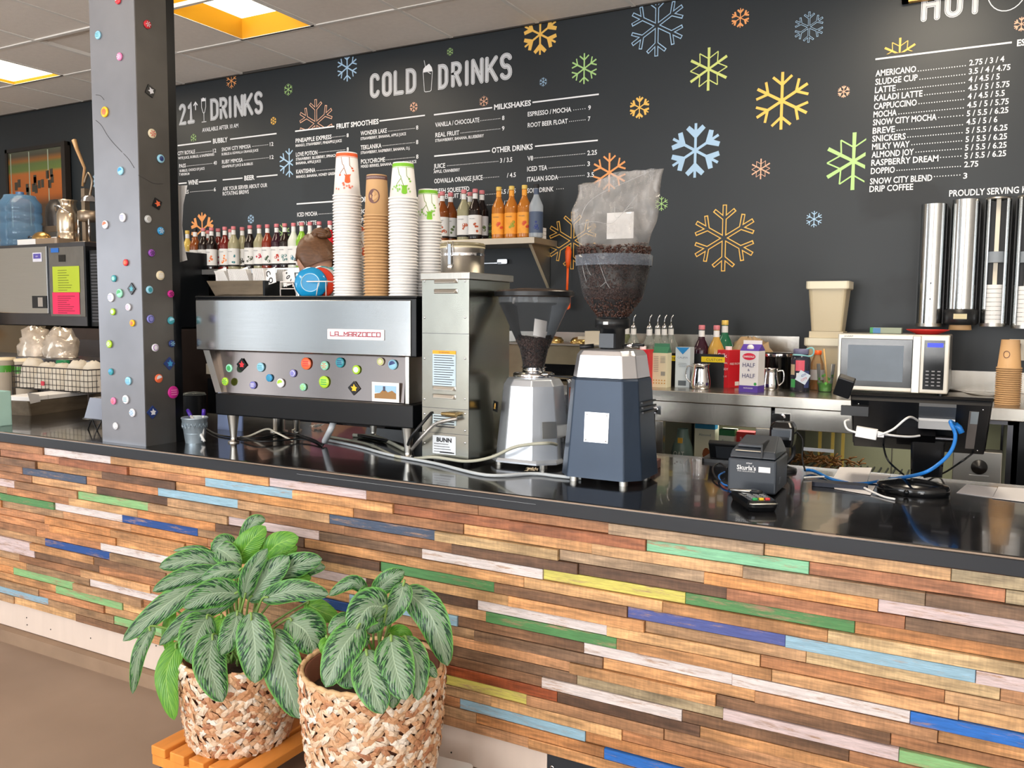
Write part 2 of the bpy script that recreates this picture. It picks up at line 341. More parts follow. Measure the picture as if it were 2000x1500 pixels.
# ================================================================ WALL PRINT (flat vinyl on the black wall)
VW = mat('white_vinyl', (236, 237, 240), .55, var=.04); VG = mat('grey_vinyl', (206, 208, 212), .55, var=.04)
VC = {'b': mat('blue_vinyl', (166, 198, 226), .55, var=.04), 'y': mat('yellow_vinyl', (240, 190, 92), .55, var=.04), 'o': mat('orange_vinyl', (236, 160, 96), .55, var=.04),
      'g': mat('green_vinyl', (170, 208, 132), .55, var=.04), 'l': mat('lime_vinyl', (205, 214, 124), .55, var=.04), 'p': mat('peach_vinyl', (226, 176, 148), .55, var=.04)}
YV = YW-.0022
BW = Matrix(((1, 0, 0, 0), (0, 0, -1, 0), (0, 1, 0, 0), (0, 0, 0, 1)))
def wall_text(s, l, b, r, cap, bold=.018, m=VW, name='menu_lettering'):
    P = onY(l, b, YV); X1 = pxX(r, YV, P.z); P2 = onY(l, b-cap, YV)
    return label_text(s, m, wall, P.x, YV, P.z, X1-P.x, P2.z-P.z, bold, center=False, name=name)
def wall_line(x0, y0, x1, th=2.6, name='menu_rule'):
    P = onY(x0, y0, YV); X1 = pxX(x1, YV, P.z); h = (onY(x0, y0-th, YV).z-P.z)/2
    part(name, MB().box(P.x, X1, YV-.0004, YV+.001, P.z-h, P.z+h), VW, wall)
def dots(l, b, r, cap=0):
    P = onY(l, b, YV); X1 = pxX(r, YV, P.z); n = max(2, int((X1-P.x)/.0105)); m = MB()
    for i in range(n): x = P.x+(X1-P.x)*i/(n-1); m.box(x-.0022, x+.0022, YV-.0003, YV+.001, P.z, P.z+.0044)
    part('dot_leader', m, VW, wall)
Z4 = lambda x, y: (340+x/5, 130+y/5); Z5 = lambda x, y: (700+x/4, 80+y/4); Z6 = lambda x, y: (1640+x/5.5556, y/5.5556); Z7 = lambda x, y: (1640+x/5.5556, 260+y/5.5556)
def T(Z, s, l, b, r, cap, k=1, bold=.018): a, c = Z(l, b); wall_text(s, a, c, Z(r, b)[0], cap, bold)
def LN(Z, l, b, r, th=2.6): a, c = Z(l, b); wall_line(a, c, Z(r, b)[0], th)
def DT(Z, l, b, r): a, c = Z(l, b); dots(a, c, Z(r, b)[0])
T(Z4, 'AVAILABLE AFTER 10 AM', 275, 640, 627, 8); LN(Z4, 35, 772, 360); T(Z4, 'BUBBLY', 380, 752, 523, 9.6, bold=.03); LN(Z4, 547, 710, 1000)
for a in (('CITY ROYALE', 36, 867, 205, 7.6), ('WITE JUICE, BUBBLES, & RASPBERRIES', 40, 908, 392, 5), ('PASS', 50, 990, 115, 7.6), ('BUBBLES, CHOICE OF JUICE', 55, 1031, 298, 5), ('T MINIMUM', 50, 1068, 150, 5), ('12', 380, 840, 412, 7.6), ('40', 385, 960, 418, 7.6),
          ('SNOW CITY MIMOSA', 465, 828, 750, 7.6), ('12', 935, 776, 970, 7.6), ('BUBBLES & ODWALLA ORANGE JUICE', 465, 868, 822, 5), ('RUBY MIMOSA', 468, 950, 672, 7.6), ('12', 935, 904, 972, 7.6), ('GRAPEFRUIT JUICE & BUBBLES', 468, 990, 770, 5),
          ('ES', 113, 1242, 143, 7.6), ('6', 388, 1218, 408, 7.6), ('ASK YOUR SERVER ABOUT OUR', 475, 1212, 910, 7.6), ('ROTATING BREWS', 475, 1260, 730, 7.6),
          ('PINEAPPLE EXPRESS', 1187, 745, 1538, 8.4), ('8', 1685, 690, 1705, 7.6), ('MANGO, STRAWBERRY, PINEAPPLE JUICE', 1187, 786, 1637, 5.4), ('LOVE POTION', 1190, 880, 1400, 8.4), ('8', 1686, 826, 1706, 7.6), ('STRAWBERRY, BLUEBERRY, SPINACH,', 1190, 919, 1592, 5.4), ('BANANA, APPLE JUICE', 1190, 958, 1433, 5.4),
          ('KANTISHNA', 1193, 1047, 1380, 8.4), ('MANGO, BANANA, HONEY GREEK YOGURT', 1193, 1090, 1690, 5.4), ('ICED MOCHA', 1203, 1466, 1400, 8.2)): T(Z4, *a)
for a in ((215, 846, 368), (125, 975, 370), (765, 783, 915), (682, 918, 920), (158, 1228, 377), (1545, 694, 1668), (1415, 842, 1668), (1392, 1020, 1590), (1412, 1444, 1600)): DT(Z4, *a)
LN(Z4, 45, 1143, 122, 2.4); T(Z4, 'WINE', 137, 1157, 235, 9.4, bold=.03); LN(Z4, 242, 1128, 415, 2.4); LN(Z4, 475, 1107, 668, 2.4); T(Z4, 'BEER', 686, 1112, 786, 9.4, bold=.03); LN(Z4, 806, 1077, 1010, 2.4)
LN(Z4, 1182, 632, 1565); wall_text('FRUIT SMOOTHIES', 657.2, 251.6, 739.5, 9.8, .03); LN(Z5, 165, 625, 520); wall_text('ICED LATTE', 580.5, 440.7, 618, 8.2)
LN(Z4, 1197, 1342, 1590); wall_text('ICED COFFEE', 664, 397.4, 735, 10, .03); wall_line(762, 390, 830); wall_text('ICED', 706, 416.6, 727, 8.2); wall_text('FRAPPE', 706, 434, 735, 8.2)
for a in (('WONDER LAKE', 17, 739, 222, 8.8), ('8', 450, 693, 468, 8.4), ('STRAWBERRY, BANANA, APPLE JUICE', 17, 775, 372, 5.6), ('TEKLANIKA', 18, 850, 180, 8.8), ('8', 450, 806, 468, 8.4), ('STRAWBERRY, RASPBERRY, BANANA, O.J.', 18, 885, 403, 5.6), ('POLYCHROME', 20, 960, 208, 8.8), ('8', 451, 920, 469, 8.4), ('MIXED BERRIES, BANANA, CRANBERRY JUICE', 20, 992, 453, 5.6),
          ('VANILLA / CHOCOLATE', 600, 673, 945, 9), ('8', 1122, 618, 1141, 8.6), ('REAL FRUIT', 602, 753, 788, 9), ('9', 1121, 700, 1141, 8.6), ('STRAWBERRY, BANANA, BLUEBERRY', 600, 790, 980, 5.8), ('ESPRESSO / MOCHA', 1323, 590, 1663, 9.2), ('9', 1795, 539, 1816, 9), ('ROOT BEER FLOAT', 1323, 676, 1635, 9.2), ('7', 1793, 625, 1812, 9),
          ('JUICE', 588, 997, 678, 9.2), ('3 / 3.5', 1107, 951, 1202, 9), ('APPLE, CRANBERRY', 588, 1034, 793, 6), ('ODWALLA ORANGE JUICE', 592, 1113, 970, 9.2), ('/ 4.5', 1160, 1067, 1230, 9), ('FRESH SQUEEZED', 590, 1190, 867, 9), ('GRAPEFRUIT JUICE', 590, 1237, 880, 9), ('5.5 / 6.5', 1110, 1196, 1229, 9), ('2 / 3', 1112, 1284, 1170, 9), ('COLD', 738, 1340, 775, 6),
          ('V8', 1320, 936, 1365, 9.4), ('2.25', 1788, 893, 1864, 9.4), ('ICED TEA', 1318, 1019, 1475, 9.4), ('3', 1788, 978, 1809, 9.4), ('ITALIAN SODA', 1318, 1100, 1560, 9.4), ('3.5', 1787, 1064, 1840, 9.4), ('SOFT DRINK', 1318, 1188, 1525, 9.4)): T(Z5, *a)
for a in ((235, 708, 437), (190, 822, 437), (215, 932, 437), (955, 626, 1105), (800, 722, 1105), (1682, 542, 1770), (1650, 632, 1770), (695, 978, 1090), (975, 1073, 1095), (982, 1203, 1075), (982, 1285, 1075), (1373, 918, 1768), (1490, 996, 1765), (1565, 1068, 1762), (1550, 1160, 1600)): DT(Z5, *a)
LN(Z5, 590, 577, 1045, 2.8); T(Z5, 'MILKSHAKES', 1060, 538, 1348, 10.6, bold=.03); LN(Z5, 1360, 480, 1878, 2.8); LN(Z5, 592, 900, 1028, 2.8); T(Z5, 'OTHER DRINKS', 1042, 875, 1362, 10.6, bold=.03); LN(Z5, 1380, 823, 1870, 2.8)
rows6 = [('AMERICANO', 388, 830, 828, '2.75 / 3 / 4', 1405, 712, 1785), ('SLUDGE CUP', 386, 922, 845, '3.5 / 4 / 4.75', 1400, 806, 1852), ('LATTE', 382, 1010, 605, '4 / 4.5 / 5', 1397, 894, 1735), ('KALADI LATTE', 375, 1098, 897, '4.5 / 5 / 5.75', 1393, 985, 1842), ('CAPPUCCINO', 370, 1188, 835, '4 / 4.5 / 5.5', 1388, 1077, 1790), ('MOCHA', 366, 1275, 617, '4.5 / 5 / 5.75', 1382, 1170, 1833), ('SNOW CITY MOCHA', 360, 1362, 1050, '5 / 5.5 / 6.25', 1378, 1262, 1830), ('BREVE', 357, 1452, 598, '4.5 / 5 / 6', 1373, 1353, 1710), ('SNICKERS', 352, 1539, 715, '5 / 5.5 / 6.25', 1368, 1448, 1820),
         ('MILKY WAY', 350, 1626, 758, '5 / 5.5 / 6.25', 1365, 1542, 1815), ('ALMOND JOY', 346, 1712, 803, '5 / 5.5 / 6.25', 1358, 1633, 1810), ('RASPBERRY DREAM', 342, 1799, 1070, '5 / 5.5 / 6.25', 1352, 1723, 1805), ('DOPPIO', 337, 1889, 597, '2.75', 1350, 1815, 1503), ('SNOW CITY BLEND', 328, 2000, 1003, '3', 1340, 1938, 1383), ('DRIP COFFEE', 322, 2084, 796, '', 0, 0, 0)]
for nm, l, b, r, p, pl, pb, pr in rows6:
    T(Z6, nm, l, b, r, 12.2, bold=.016)
    if p: T(Z6, p, pl, pb, pr, 11.5, bold=.016); DT(Z6, r+25, b-(r+25-l)*.108-4, 1362-(b-830)*.05)
LN(Z6, 388, 643, 1868, 3.2); T(Z6, 'ESPRESSO', 1923, 500, 2350, 12.6, bold=.03); T(Z7, 'PROUDLY SERVING KALADI', 1187, 688, 2290, 12.8, bold=.016)
# ---- inline headline letters
def arc(cx, cy, rx, ry, a0, a1, n=8): return [(cx+rx*math.cos(math.radians(a0+(a1-a0)*i/n)), cy+ry*math.sin(math.radians(a0+(a1-a0)*i/n))) for i in range(n+1)]
w_ = .42; h_ = w_/2
GL = {'C': [arc(h_, 1-h_, h_, h_, 10, 180)+[(0, h_)]+arc(h_, h_, h_, h_, 180, 350)], 'O': [arc(h_, 1-h_, h_, h_, 0, 180)+[(0, h_)]+arc(h_, h_, h_, h_, 180, 360)+[(w_, 1-h_)]], 'L': [[(0, 1), (0, 0), (w_*.9, 0)]],
      'D': [[(0, 0), (0, 1)]+arc(.14, .72, .28, .28, 90, 0)+arc(.14, .28, .28, .28, 0, -90)+[(0, 0)]], 'R': [[(0, 0), (0, 1)]+arc(.17, .77, .23, .23, 90, -90)+[(0, .54)], [(.16, .54), (.4, 0)]], 'I': [[(0, 0), (0, 1)]],
      'N': [[(0, 0), (0, 1)], [(0, 1), (.42, 0)], [(.42, 0), (.42, 1)]], 'K': [[(0, 0), (0, 1)], [(.4, 1), (.02, .42)], [(.13, .58), (.42, 0)]], 'S': [arc(.2, .8, .2, .2, 20, 180)+arc(.2, .8, .2, .3, 180, 262)+arc(.2, .24, .2, .28, 82, 0)+arc(.2, .2, .2, .2, 0, -160)],
      'H': [[(0, 0), (0, 1)], [(.42, 0), (.42, 1)], [(0, .52), (.42, .52)]], 'T': [[(.21, 0), (.21, 1)], [(0, 1), (.42, 1)]], '2': [arc(.2, .78, .2, .22, 160, -30)+[(0, 0), (.42, 0)]], '1': [[(.04, .84), (.2, 1), (.2, 0)], [(0, 0), (.4, 0)]]}
DARK = mat('inline_gap', (36, 41, 45), .42)  # wall-coloured layer inside the letter and snowflake outlines
def big(ch, l, b, r, hpx, sw=.175):
    P = onY(l, b, YV); X1 = pxX(r, YV, P.z); Hh = onY(l, b-hpx, YV).z-P.z
    xs = [q[0] for st in GL[ch] for q in st]; gw = max(xs)-min(xs); t = Hh*sw
    kx = ((X1-P.x)-t)/gw if gw > .01 else 1; ky = Hh-t
    for wd, dz, m in ((t, 0, VW), (t*.76, .0005, DARK), (t*.60, .001, VG)):
        mb = MB(Matrix.Translation((P.x+t/2, YV-dz, P.z+t/2)) @ BW)
        for st in GL[ch]: mb.ribbon([(q[0]*kx, q[1]*ky) for q in st], wd)
        part('headline_letter', mb, m, wall)
Z3 = lambda x, y: (800+x/4, y/4)
for ch, l, b, r, hh in (('C', 90, 452, 166, 48.5), ('O', 184, 440, 264, 49), ('L', 275, 428, 356, 49), ('D', 370, 416, 453, 49.5), ('D', 622, 383, 702, 49.5), ('R', 724, 366, 808, 50), ('I', 832, 353, 862, 50), ('N', 880, 344, 978, 50.5), ('K', 988, 330, 1092, 51), ('S', 1104, 312, 1200, 53)):
    a, c = Z5(l, b); big(ch, a, c, Z5(r, b)[0], hh)
for ch, l, b, r, hh in (('2', 50, 578, 122, 42), ('1', 132, 563, 203, 42), ('D', 355, 530, 438, 43), ('R', 446, 518, 524, 43), ('I', 536, 506, 572, 43.5), ('N', 586, 500, 680, 43.5), ('K', 680, 487, 775, 44), ('S', 785, 472, 868, 45)):
    a, c = Z4(l, b); big(ch, a, c, Z4(r, b)[0], hh)
for ch, l, b, r, hh in (('H', 878, 242, 1087, 62), ('O', 1133, 203, 1332, 62), ('T', 1370, 168, 1560, 62)):
    a, c = Z6(l, b); big(ch, a, c, Z6(r, b)[0], hh)
def wall_icon(x, y, hpx, strokes, wd, fills=()):
    P = onY(x, y, YV); k = onY(x, y-hpx, YV).z-P.z; mb = MB(Matrix.Translation((P.x, YV, P.z)) @ BW)
    for st in strokes: mb.ribbon([(a*k, b*k) for a, b in st], wd*k)
    for fl in fills: mb.add([(a*k, b*k, 0) for a, b in fl], [tuple(range(len(fl)))])
    part('drink_icon', mb, VW, wall)
wall_icon(835, 179, 63, [[(-.17, .62), (-.12, .03), (-.08, 0), (.09, 0), (.14, .03), (.19, .62), (-.17, .62)], [(-.13, .98), (-.08, .78)], [(.02, .6), (.12, .54)]], .018, [[(-.18, .63), (.19, .63), (.16, .74), (.06, .86), (-.02, .82), (-.1, .78), (-.16, .72)]])
wall_icon(398.5, 238, 47, [[(-.13, .98), (-.13, .62), (-.05, .4), (0, .36), (.05, .4), (.12, .62), (.12, .98)], [(0, .36), (0, .04)], [(-.13, 0), (.13, 0)], [(-.13, .88), (.12, .88)]], .03, [[(-.12, .86), (.11, .86), (.08, .97), (-.04, 1.02), (-.11, .96)]])
wall_icon(382, 214, 16, [[(0, 0), (0, .85)], [(-.3, .55), (0, .9), (.3, .55)]], .16)
wall_icon(1965, 23, 60, [arc(0, .75, .58, .72, 180, 360, 14)+[(-.58, .75)], arc(.6, .75, .25, .3, -80, 60, 6), arc(.6, .75, .35, .42, -80, 60, 6)], .03)
# ---- snowflakes
def flake(px, py, rpx, col, typ, clip=None, rot=0):
    P = onY(px, py, YV); R = P.z-onY(px, py+rpx, YV).z
    def strokes(wmul, mm, dz, inset=0):
        mb = MB(Matrix.Translation((P.x, YV-dz, P.z)) @ BW)
        for k in range(6):
            a = math.radians(90+60*k); d = Vector((math.cos(a), math.sin(a))); n = Vector((-d.y, d.x))
            def q(t, s=0): return d*(t*R)+n*(s*R)
            if typ == 'A':
                mb.bar(q(0), q(1), .1*R, .1*R)
                for s in (-1, 1): mb.bar(q(.56), q(.85, .33*s), .09*R, .09*R)
            elif typ == 'B':
                e = inset
                mb.bar(q(0), q(1-e), (.13-2*e)*R, (.13-2*e)*R)
                for s in (-1, 1): mb.bar(q(.58), q(.84-e*.6, s*(.32-e)), (.12-2*e)*R, (.12-2*e)*R)
            elif typ == 'C':
                mb.bar(q(0), q(1), .10*R, .10*R)
                for s in (-1, 1): mb.add([tuple(v)+(-.0001,) for v in (q(.42), q(.80, .37*s), q(.93, .25*s), q(.76, .05*s), q(.76, 0))], [(0, 1, 2, 3, 4) if s < 0 else (4, 3, 2, 1, 0)])
            elif typ == 'D':
                mb.bar(q(0), q(1), .1*R, .13*R)
                for s in (-1, 1): mb.bar(q(.48), q(.77, .445*s), .05*R, .05*R)
        me = mb.mesh('snowflake_decal', mm)
        if clip:
            import bmesh
            bm = bmesh.new(); bm.from_mesh(me)
            for co, no in clip: bmesh.ops.bisect_plane(bm, geom=bm.verts[:]+bm.edges[:]+bm.faces[:], plane_co=co, plane_no=no, clear_outer=True)
            bm.to_mesh(me); bm.free()
        link('snowflake_decal', me, wall)
    strokes(1, VC[col], 0)
    if typ == 'B': strokes(1, DARK, .0009, .028)
top = [((0, 0, ZC-.004), (0, 0, 1))]
def above(px, py): return [(tuple(onY(px, py, YV)), (0, 0, -1))]
def leftof(px, py): return [(tuple(onY(px, py, YV)), (1, 0, 0))]
for a in ((1283, 50, 60, 'b', 'B', top), (1384, 135, 42, 'l', 'D'), (1446, 35, 19, 'o', 'C'), (1580, 53, 30, 'b', 'B'), (1527, 197, 56, 'y', 'A'), (1648, 179, 12, 'p', 'C'), (1249, 210, 22, 'y', 'C'), (1358, 294, 53, 'b', 'C'), (1486, 330, 20, 'p', 'D'), (1190, 337, 38, 'o', 'A'),
          (1667, 315, 56, 'g', 'D', leftof(1690, 315)), (1055, 67, 40, 'y', 'C', top), (1141, 134, 30, 'g', 'A'), (1061, 160, 9, 'b', 'A'), (879, 101, 8, 'g', 'A'), (678, 132, 27, 'b', 'A', top), (563, 175, 12, 'g', 'A'), (452, 158, 15, 'o', 'A', top), (617, 241, 47, 'p', 'B', above(617, 250)), (808, 209, 10, 'p', 'C'),
          (945, 198, 11, 'p', 'A', above(945, 207)), (534, 236, 8, 'y', 'C'), (378, 270, 9, 'g', 'A', above(378, 276)), (565, 318, 28, 'b', 'A', leftof(572, 318)), (395, 449, 34, 'o', 'C'), (490, 428, 9, 'b', 'C'), (184, 354, 12, 'b', 'A'), (1414, 465, 65, 'y', 'B'), (1292, 398, 14, 'g', 'A'), (1590, 428, 16, 'b', 'A'),
          (1118, 470, 56, 'y', 'B'), (552, 456, 20, 'g', 'A'), (957, 452, 16, 'g', 'A'), (1757, 106, 32, 'y', 'D', above(1757, 103)), (1995, 47, 14, 'p', 'C')): flake(*a)
# ================================================================ BAR COUNTER
YF, ZB, ZT = 2.171, .8775, .925
bar = thing('bar_counter', (0, YF, 0), 'long bar front clad in strips of reclaimed wood, some painted', 'counter')
part('carcass', MB().box(-4.7, .62, .012, .05, .03, ZB-.001), mat('dark_backing', (38, 28, 22), .8), bar)
C = dict(W=(226, 216, 214), P=(214, 194, 194), L=(150, 188, 208), B=(30, 78, 150), N=(72, 86, 110), G=(84, 140, 84), g=(140, 190, 128), M=(140, 204, 164), Y=(214, 204, 104), I=(82, 94, 160), U=(40, 112, 200),
         D=(104, 76, 58), d=(128, 100, 78), R=(160, 100, 68), R3=(166, 84, 46), r=(180, 122, 88), O=(212, 150, 92), t=(174, 148, 120), l=(212, 168, 122), k=(176, 158, 126), y=(196, 164, 120), y2=(208, 178, 134))
PL = """86 880 217 896 W|46 916 172 935 N|405 937 575 960 L|314 956 466 980 L|154 965 291 985 g|-20 962 107 985 G|110 985 239 1008 W|244 1010 389 1035 B|447 1012 624 1042 P|85 1057 221 1082 B|202 1066 339 1091 W|-30 1050 62 1064 P|-30 1064 64 1080 P|-20 936 30 942 P|22 1115 148 1142 g|113 1149 240 1182 g|175 1135 316 1166 W|-30 1143 93 1172 L|224 1207 330 1240 g|527 940 718 963 P|649 1010 857 1040 N|826 1076 1060 1113 W|1060 1118 1338 1165 Y|750 1102 968 1141 G|858 1040 1092 1077 y|505 1095 719 1133 P|935 1179 1187 1226 W|955 1201 1206 1254 G|500 1145 682 1172 B|688 1168 890 1208 L|797 1149 934 1172 D|885 1065 1127 1100 D|625 1050 825 1076 d|772 990 993 1020 R|527 965 695 998 O|998 1021 1258 1058 R|1261 1061 1575 1107 M|1190 1029 1492 1071 t|1158 1066 1455 1112 l|1095 1077 1376 1124 t|1129 1105 1415 1153 D|1338 1165 1667 1223 G|1379 1125 1715 1179 O|1418 1156 1764 1212 r|1226 1190 1532 1248 I|1533 1249 1904 1320 L|1905 1321 2320 1390 P|1716 1180 2150 1240 P|1813 1169 2250 1225 d|1765 1214 2180 1275 d|1619 1240 2020 1307 y2|1575 1280 1956 1355 y2|1455 1114 1812 1166 t|1577 1108 1962 1164 r|1493 1070 1860 1122 l|1861 1123 2230 1175 k|1963 1165 2340 1222 k|1143 1262 1429 1325 W|1430 1325 1778 1399 W|1779 1400 2180 1485 U|1411 1393 1755 1478 P|1058 1328 1330 1397 W|1092 1360 1369 1429 D|875 1310 1089 1358 R3|864 1323 1024 1362 Y|904 1372 1145 1438 L|1180 1469 1490 1565 U|1755 1480 2120 1570 g|880 1268 1122 1322 d|1123 1325 1411 1390 k|923 1239 1176 1290 d|125 899 253 916 R|5 888 119 906 r|203 925 346 945 D|190 955 328 975 D|426 1025 598 1055 D|530 1065 746 1100 D"""
HR = .0321; ROWOFF = [-.46, -.77, -.51, -.61, -.55, -.66, -.30, -.40, -.35, -.88, -.85, -.53, -.89, -.57, -.55, -.66, -.61, -.29, -.41, -.94, -.88, -.70]; PER = .4195
paint = {}
for e in PL.split('|'):
    a = e.split(); A = onY(float(a[0]), float(a[1]), YF); B = onY(float(a[2]), float(a[3]), YF)
    row = int((ZB-(A.z+B.z)/2)/HR+.08); k = round(((A.x+B.x)/2-ROWOFF[row])/PER-.5); paint[(row, k)] = a[4]
woods = [(214, 166, 118), (206, 156, 108), (210, 150, 98), (196, 150, 112), (186, 134, 96), (182, 148, 114), (220, 178, 130), (168, 122, 88), (198, 142, 100), (134, 102, 78), (206, 164, 122), (190, 156, 120)]
rs = random.Random(11); pcache = {}
for row in range(22):
    z1 = ZB-row*HR-.0005; z0 = z1-HR+.0018
    for k in range(-11, 6):
        x0 = ROWOFF[row]+k*PER; x1 = x0+PER-.0012
        if x1 < -4.5 or x0 > .55: continue
        dp = rs.choice([0, 0, .003, .005, .008, .011]); key = (rs.randrange(3), dp)
        if key not in pcache:
            j = [rs.uniform(-.0004, .0004) for _ in range(8)]; e = .0011; Lh = (PER-.0012)/2; Hh = (HR-.0018)/2; y0 = -dp
            pcache[key] = MB().add([(-Lh, .012, -Hh), (Lh, .012, -Hh), (Lh, .012, Hh), (-Lh, .012, Hh), (-Lh, y0+e, -Hh+j[0]), (Lh, y0+e, -Hh+j[1]), (Lh, y0+e, Hh+j[2]), (-Lh, y0+e, Hh+j[3]), (-Lh+e, y0, -Hh+e), (Lh-e, y0, -Hh+e), (Lh-e, y0, Hh-e), (-Lh+e, y0, Hh-e)],
                [(4, 5, 1, 0), (5, 6, 2, 1), (6, 7, 3, 2), (7, 4, 0, 3), (8, 9, 5, 4), (9, 10, 6, 5), (10, 11, 7, 6), (11, 8, 4, 7), (8, 11, 10, 9)])
        c = paint.get((row, k)); pm = c is not None and c in 'WPLBNGgMYIU'
        key2 = key+(pm,)
        if key2 not in pcache:
            me = pcache[key].mesh('wood_strip', PAINTED if pm else RAW); me.flip_normals(); pcache[key2] = me
        o = link('wood_strip', pcache[key2], bar, ((x0+x1)/2, 0, (z0+z1)/2))
        q_ = rs.uniform(.9, 1.06); cc = tuple(v*.98 for v in C[c]) if c else tuple(v*q_*f for v, f in zip(rs.choice(woods), (.97, .94, .90)))
        o.color = lin(cc)
part('kick_board', MB().box(-4.6, -1.064, .005, .012, .058, .171), mat('primed_kick_board', (214, 198, 186), .6, var=.1, scale=5, stretch=(3, 1, .5)), bar, label='whitewashed plywood kick board')
part('kick_panel', MB().box(-1.062, .6, .004, .012, .03, .171), mat('black_kick', (40, 44, 50), .5), bar, label='black metal kick panel')
part('ring', MB(Matrix.Translation((-1.045, .002, .13))).lathe([(.004, 0), (.007, 0), (.007, .003), (.004, .003)], 12, Matrix.Rotation(math.pi/2, 4, 'X'), cap=False), CHROME, bar)
scr = MB()
for px, py in ((50, 1207), (51, 1221), (97, 1230), (175, 1247), (223, 1232), (303, 1262), (880, 1471)): P = onY(px, py, YF); scr.cyl((P.x, .0035, P.z), .0028, .003, 8, 'Y')
part('screw_head', scr, RUBBER, bar)
def topmat():
    m = mat('black_bar_top', (22, 22, 24), .13, 0, var=.25, scale=3, coat=.3); nt = m.node_tree; L = nt.links.new; b = nt.nodes['Principled BSDF']; src = b.inputs['Base Color'].links[0].from_socket
    geo = nt.nodes.new('ShaderNodeNewGeometry'); nz = nt.nodes.new('ShaderNodeTexNoise'); nz.inputs['Scale'].default_value = 14; L(geo.outputs['Position'], nz.inputs['Vector'])
    sx = nt.nodes.new('ShaderNodeSeparateXYZ'); L(geo.outputs['Position'], sx.inputs[0])
    def M(op, a, b2):
        n = nt.nodes.new('ShaderNodeMath'); n.operation = op
        for i, v in enumerate((a, b2)):
            if v is None: continue
            if isinstance(v, (int, float)): n.inputs[i].default_value = v
            else: L(v, n.inputs[i])
        return n.outputs[0]
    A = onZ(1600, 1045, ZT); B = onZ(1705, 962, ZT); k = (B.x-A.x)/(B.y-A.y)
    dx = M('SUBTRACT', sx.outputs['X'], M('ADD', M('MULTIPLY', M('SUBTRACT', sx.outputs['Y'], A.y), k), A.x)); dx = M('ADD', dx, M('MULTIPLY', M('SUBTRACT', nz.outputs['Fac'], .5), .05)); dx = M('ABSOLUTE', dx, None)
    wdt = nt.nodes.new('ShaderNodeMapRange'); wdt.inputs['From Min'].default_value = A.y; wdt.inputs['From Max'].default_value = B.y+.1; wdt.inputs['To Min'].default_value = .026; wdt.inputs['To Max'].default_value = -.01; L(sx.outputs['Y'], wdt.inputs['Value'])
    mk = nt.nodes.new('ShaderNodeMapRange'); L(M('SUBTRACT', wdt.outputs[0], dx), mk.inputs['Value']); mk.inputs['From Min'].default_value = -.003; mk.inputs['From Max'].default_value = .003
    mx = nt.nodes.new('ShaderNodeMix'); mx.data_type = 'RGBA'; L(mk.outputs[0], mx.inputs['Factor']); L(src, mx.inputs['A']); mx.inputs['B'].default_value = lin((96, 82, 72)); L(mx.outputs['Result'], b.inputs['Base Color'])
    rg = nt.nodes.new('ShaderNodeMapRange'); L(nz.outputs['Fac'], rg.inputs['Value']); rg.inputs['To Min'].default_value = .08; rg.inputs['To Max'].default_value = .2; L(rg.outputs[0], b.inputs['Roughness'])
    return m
TOPM = topmat()
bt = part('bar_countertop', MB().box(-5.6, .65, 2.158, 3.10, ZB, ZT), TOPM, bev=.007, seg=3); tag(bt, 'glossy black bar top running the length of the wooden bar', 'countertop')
part('edge_band', MB().box(-5.6, .65, 2.1572, 2.1585, ZB+.004, ZT-.008), mat('worn_edge', (40, 43, 48), .4, .2, var=.3, scale=6, stretch=(.3, 1, 4)), bt)
part('worn_lip_highlight', MB().box(-5.6, .65, 2.1575, 2.1605, ZT-.0055, ZT-.0018), mat('worn_lip_highlight', (150, 132, 116), .35, .3, var=.3, scale=5), bt)  # worn tan lip, with the bevel's highlight put into its colour
part('edge_scuff', MB().box(-2.0, -1.1, 2.1566, 2.158, ZB+.027, ZB+.0278), mat('scuff', (150, 155, 160), .5), bt)
part('under_shelf', MB().box(-5.5, .6, 3.0, 3.06, .02, ZB), mat('bar_back_panel', (40, 40, 42), .5), bt)
# ================================================================ COLUMN
PLATE = mat('raw_steel_plate', (128, 129, 134), .4, .5, var=.38, scale=3.2, bump=.06); PLATED = mat('blackened_steel_plate', (92, 90, 88), .42, .5, var=.5, scale=4)
colm = thing('steel_column', (-2.94, 2.29, ZT), 'tall grey steel-clad column dotted with round pin badges, standing through the bar', 'column')
CX0, CX1, CY0, CY1 = -3.065, -2.808, 2.203, 2.345
part('front_plate', MB().box(CX0+2.94, CX1+2.94-.0005, CY0-2.29, CY0-2.29+.004, 0, ZC-ZT), PLATE, colm)
part('side_plate', MB().box(CX1+2.94-.004, CX1+2.94, CY0-2.29+.004, CY1-2.29, 0, ZC-ZT), PLATED, colm)
part('core', MB().box(CX0+2.94+.006, CX1+2.94-.008, CY0-2.29+.006, .09, 0, ZC-ZT), DSTEEL, colm)
part('flange', MB().box(CX0+2.94, CX1+2.94-.012, .085, .1, 0, ZC-ZT).box(CX1+2.94-.016, CX1+2.94-.006, .056, .098, 0, ZC-ZT), BLACKM, colm)
for nm, pts, side in (('seam_scratch', [(187, 235), (198, 245), (208, 262), (220, 278), (238, 297)], 0), ('seam_scratch', [(187, 185), (196, 187), (203, 195)], 0), ('seam_scratch', [(241, 300), (252, 312), (262, 328)], 0), ('seam_scratch', [(270, 342), (285, 350), (300, 358), (318, 359)], 1)):
    Q = spline([(onX(x, y, CX1+.0008) if side else onY(x, y, CY0-.0008))-colm.location for x, y in pts], 4); part(nm, MB().tube(Q, .0009, 4), flat((70, 68, 70), .6), colm)
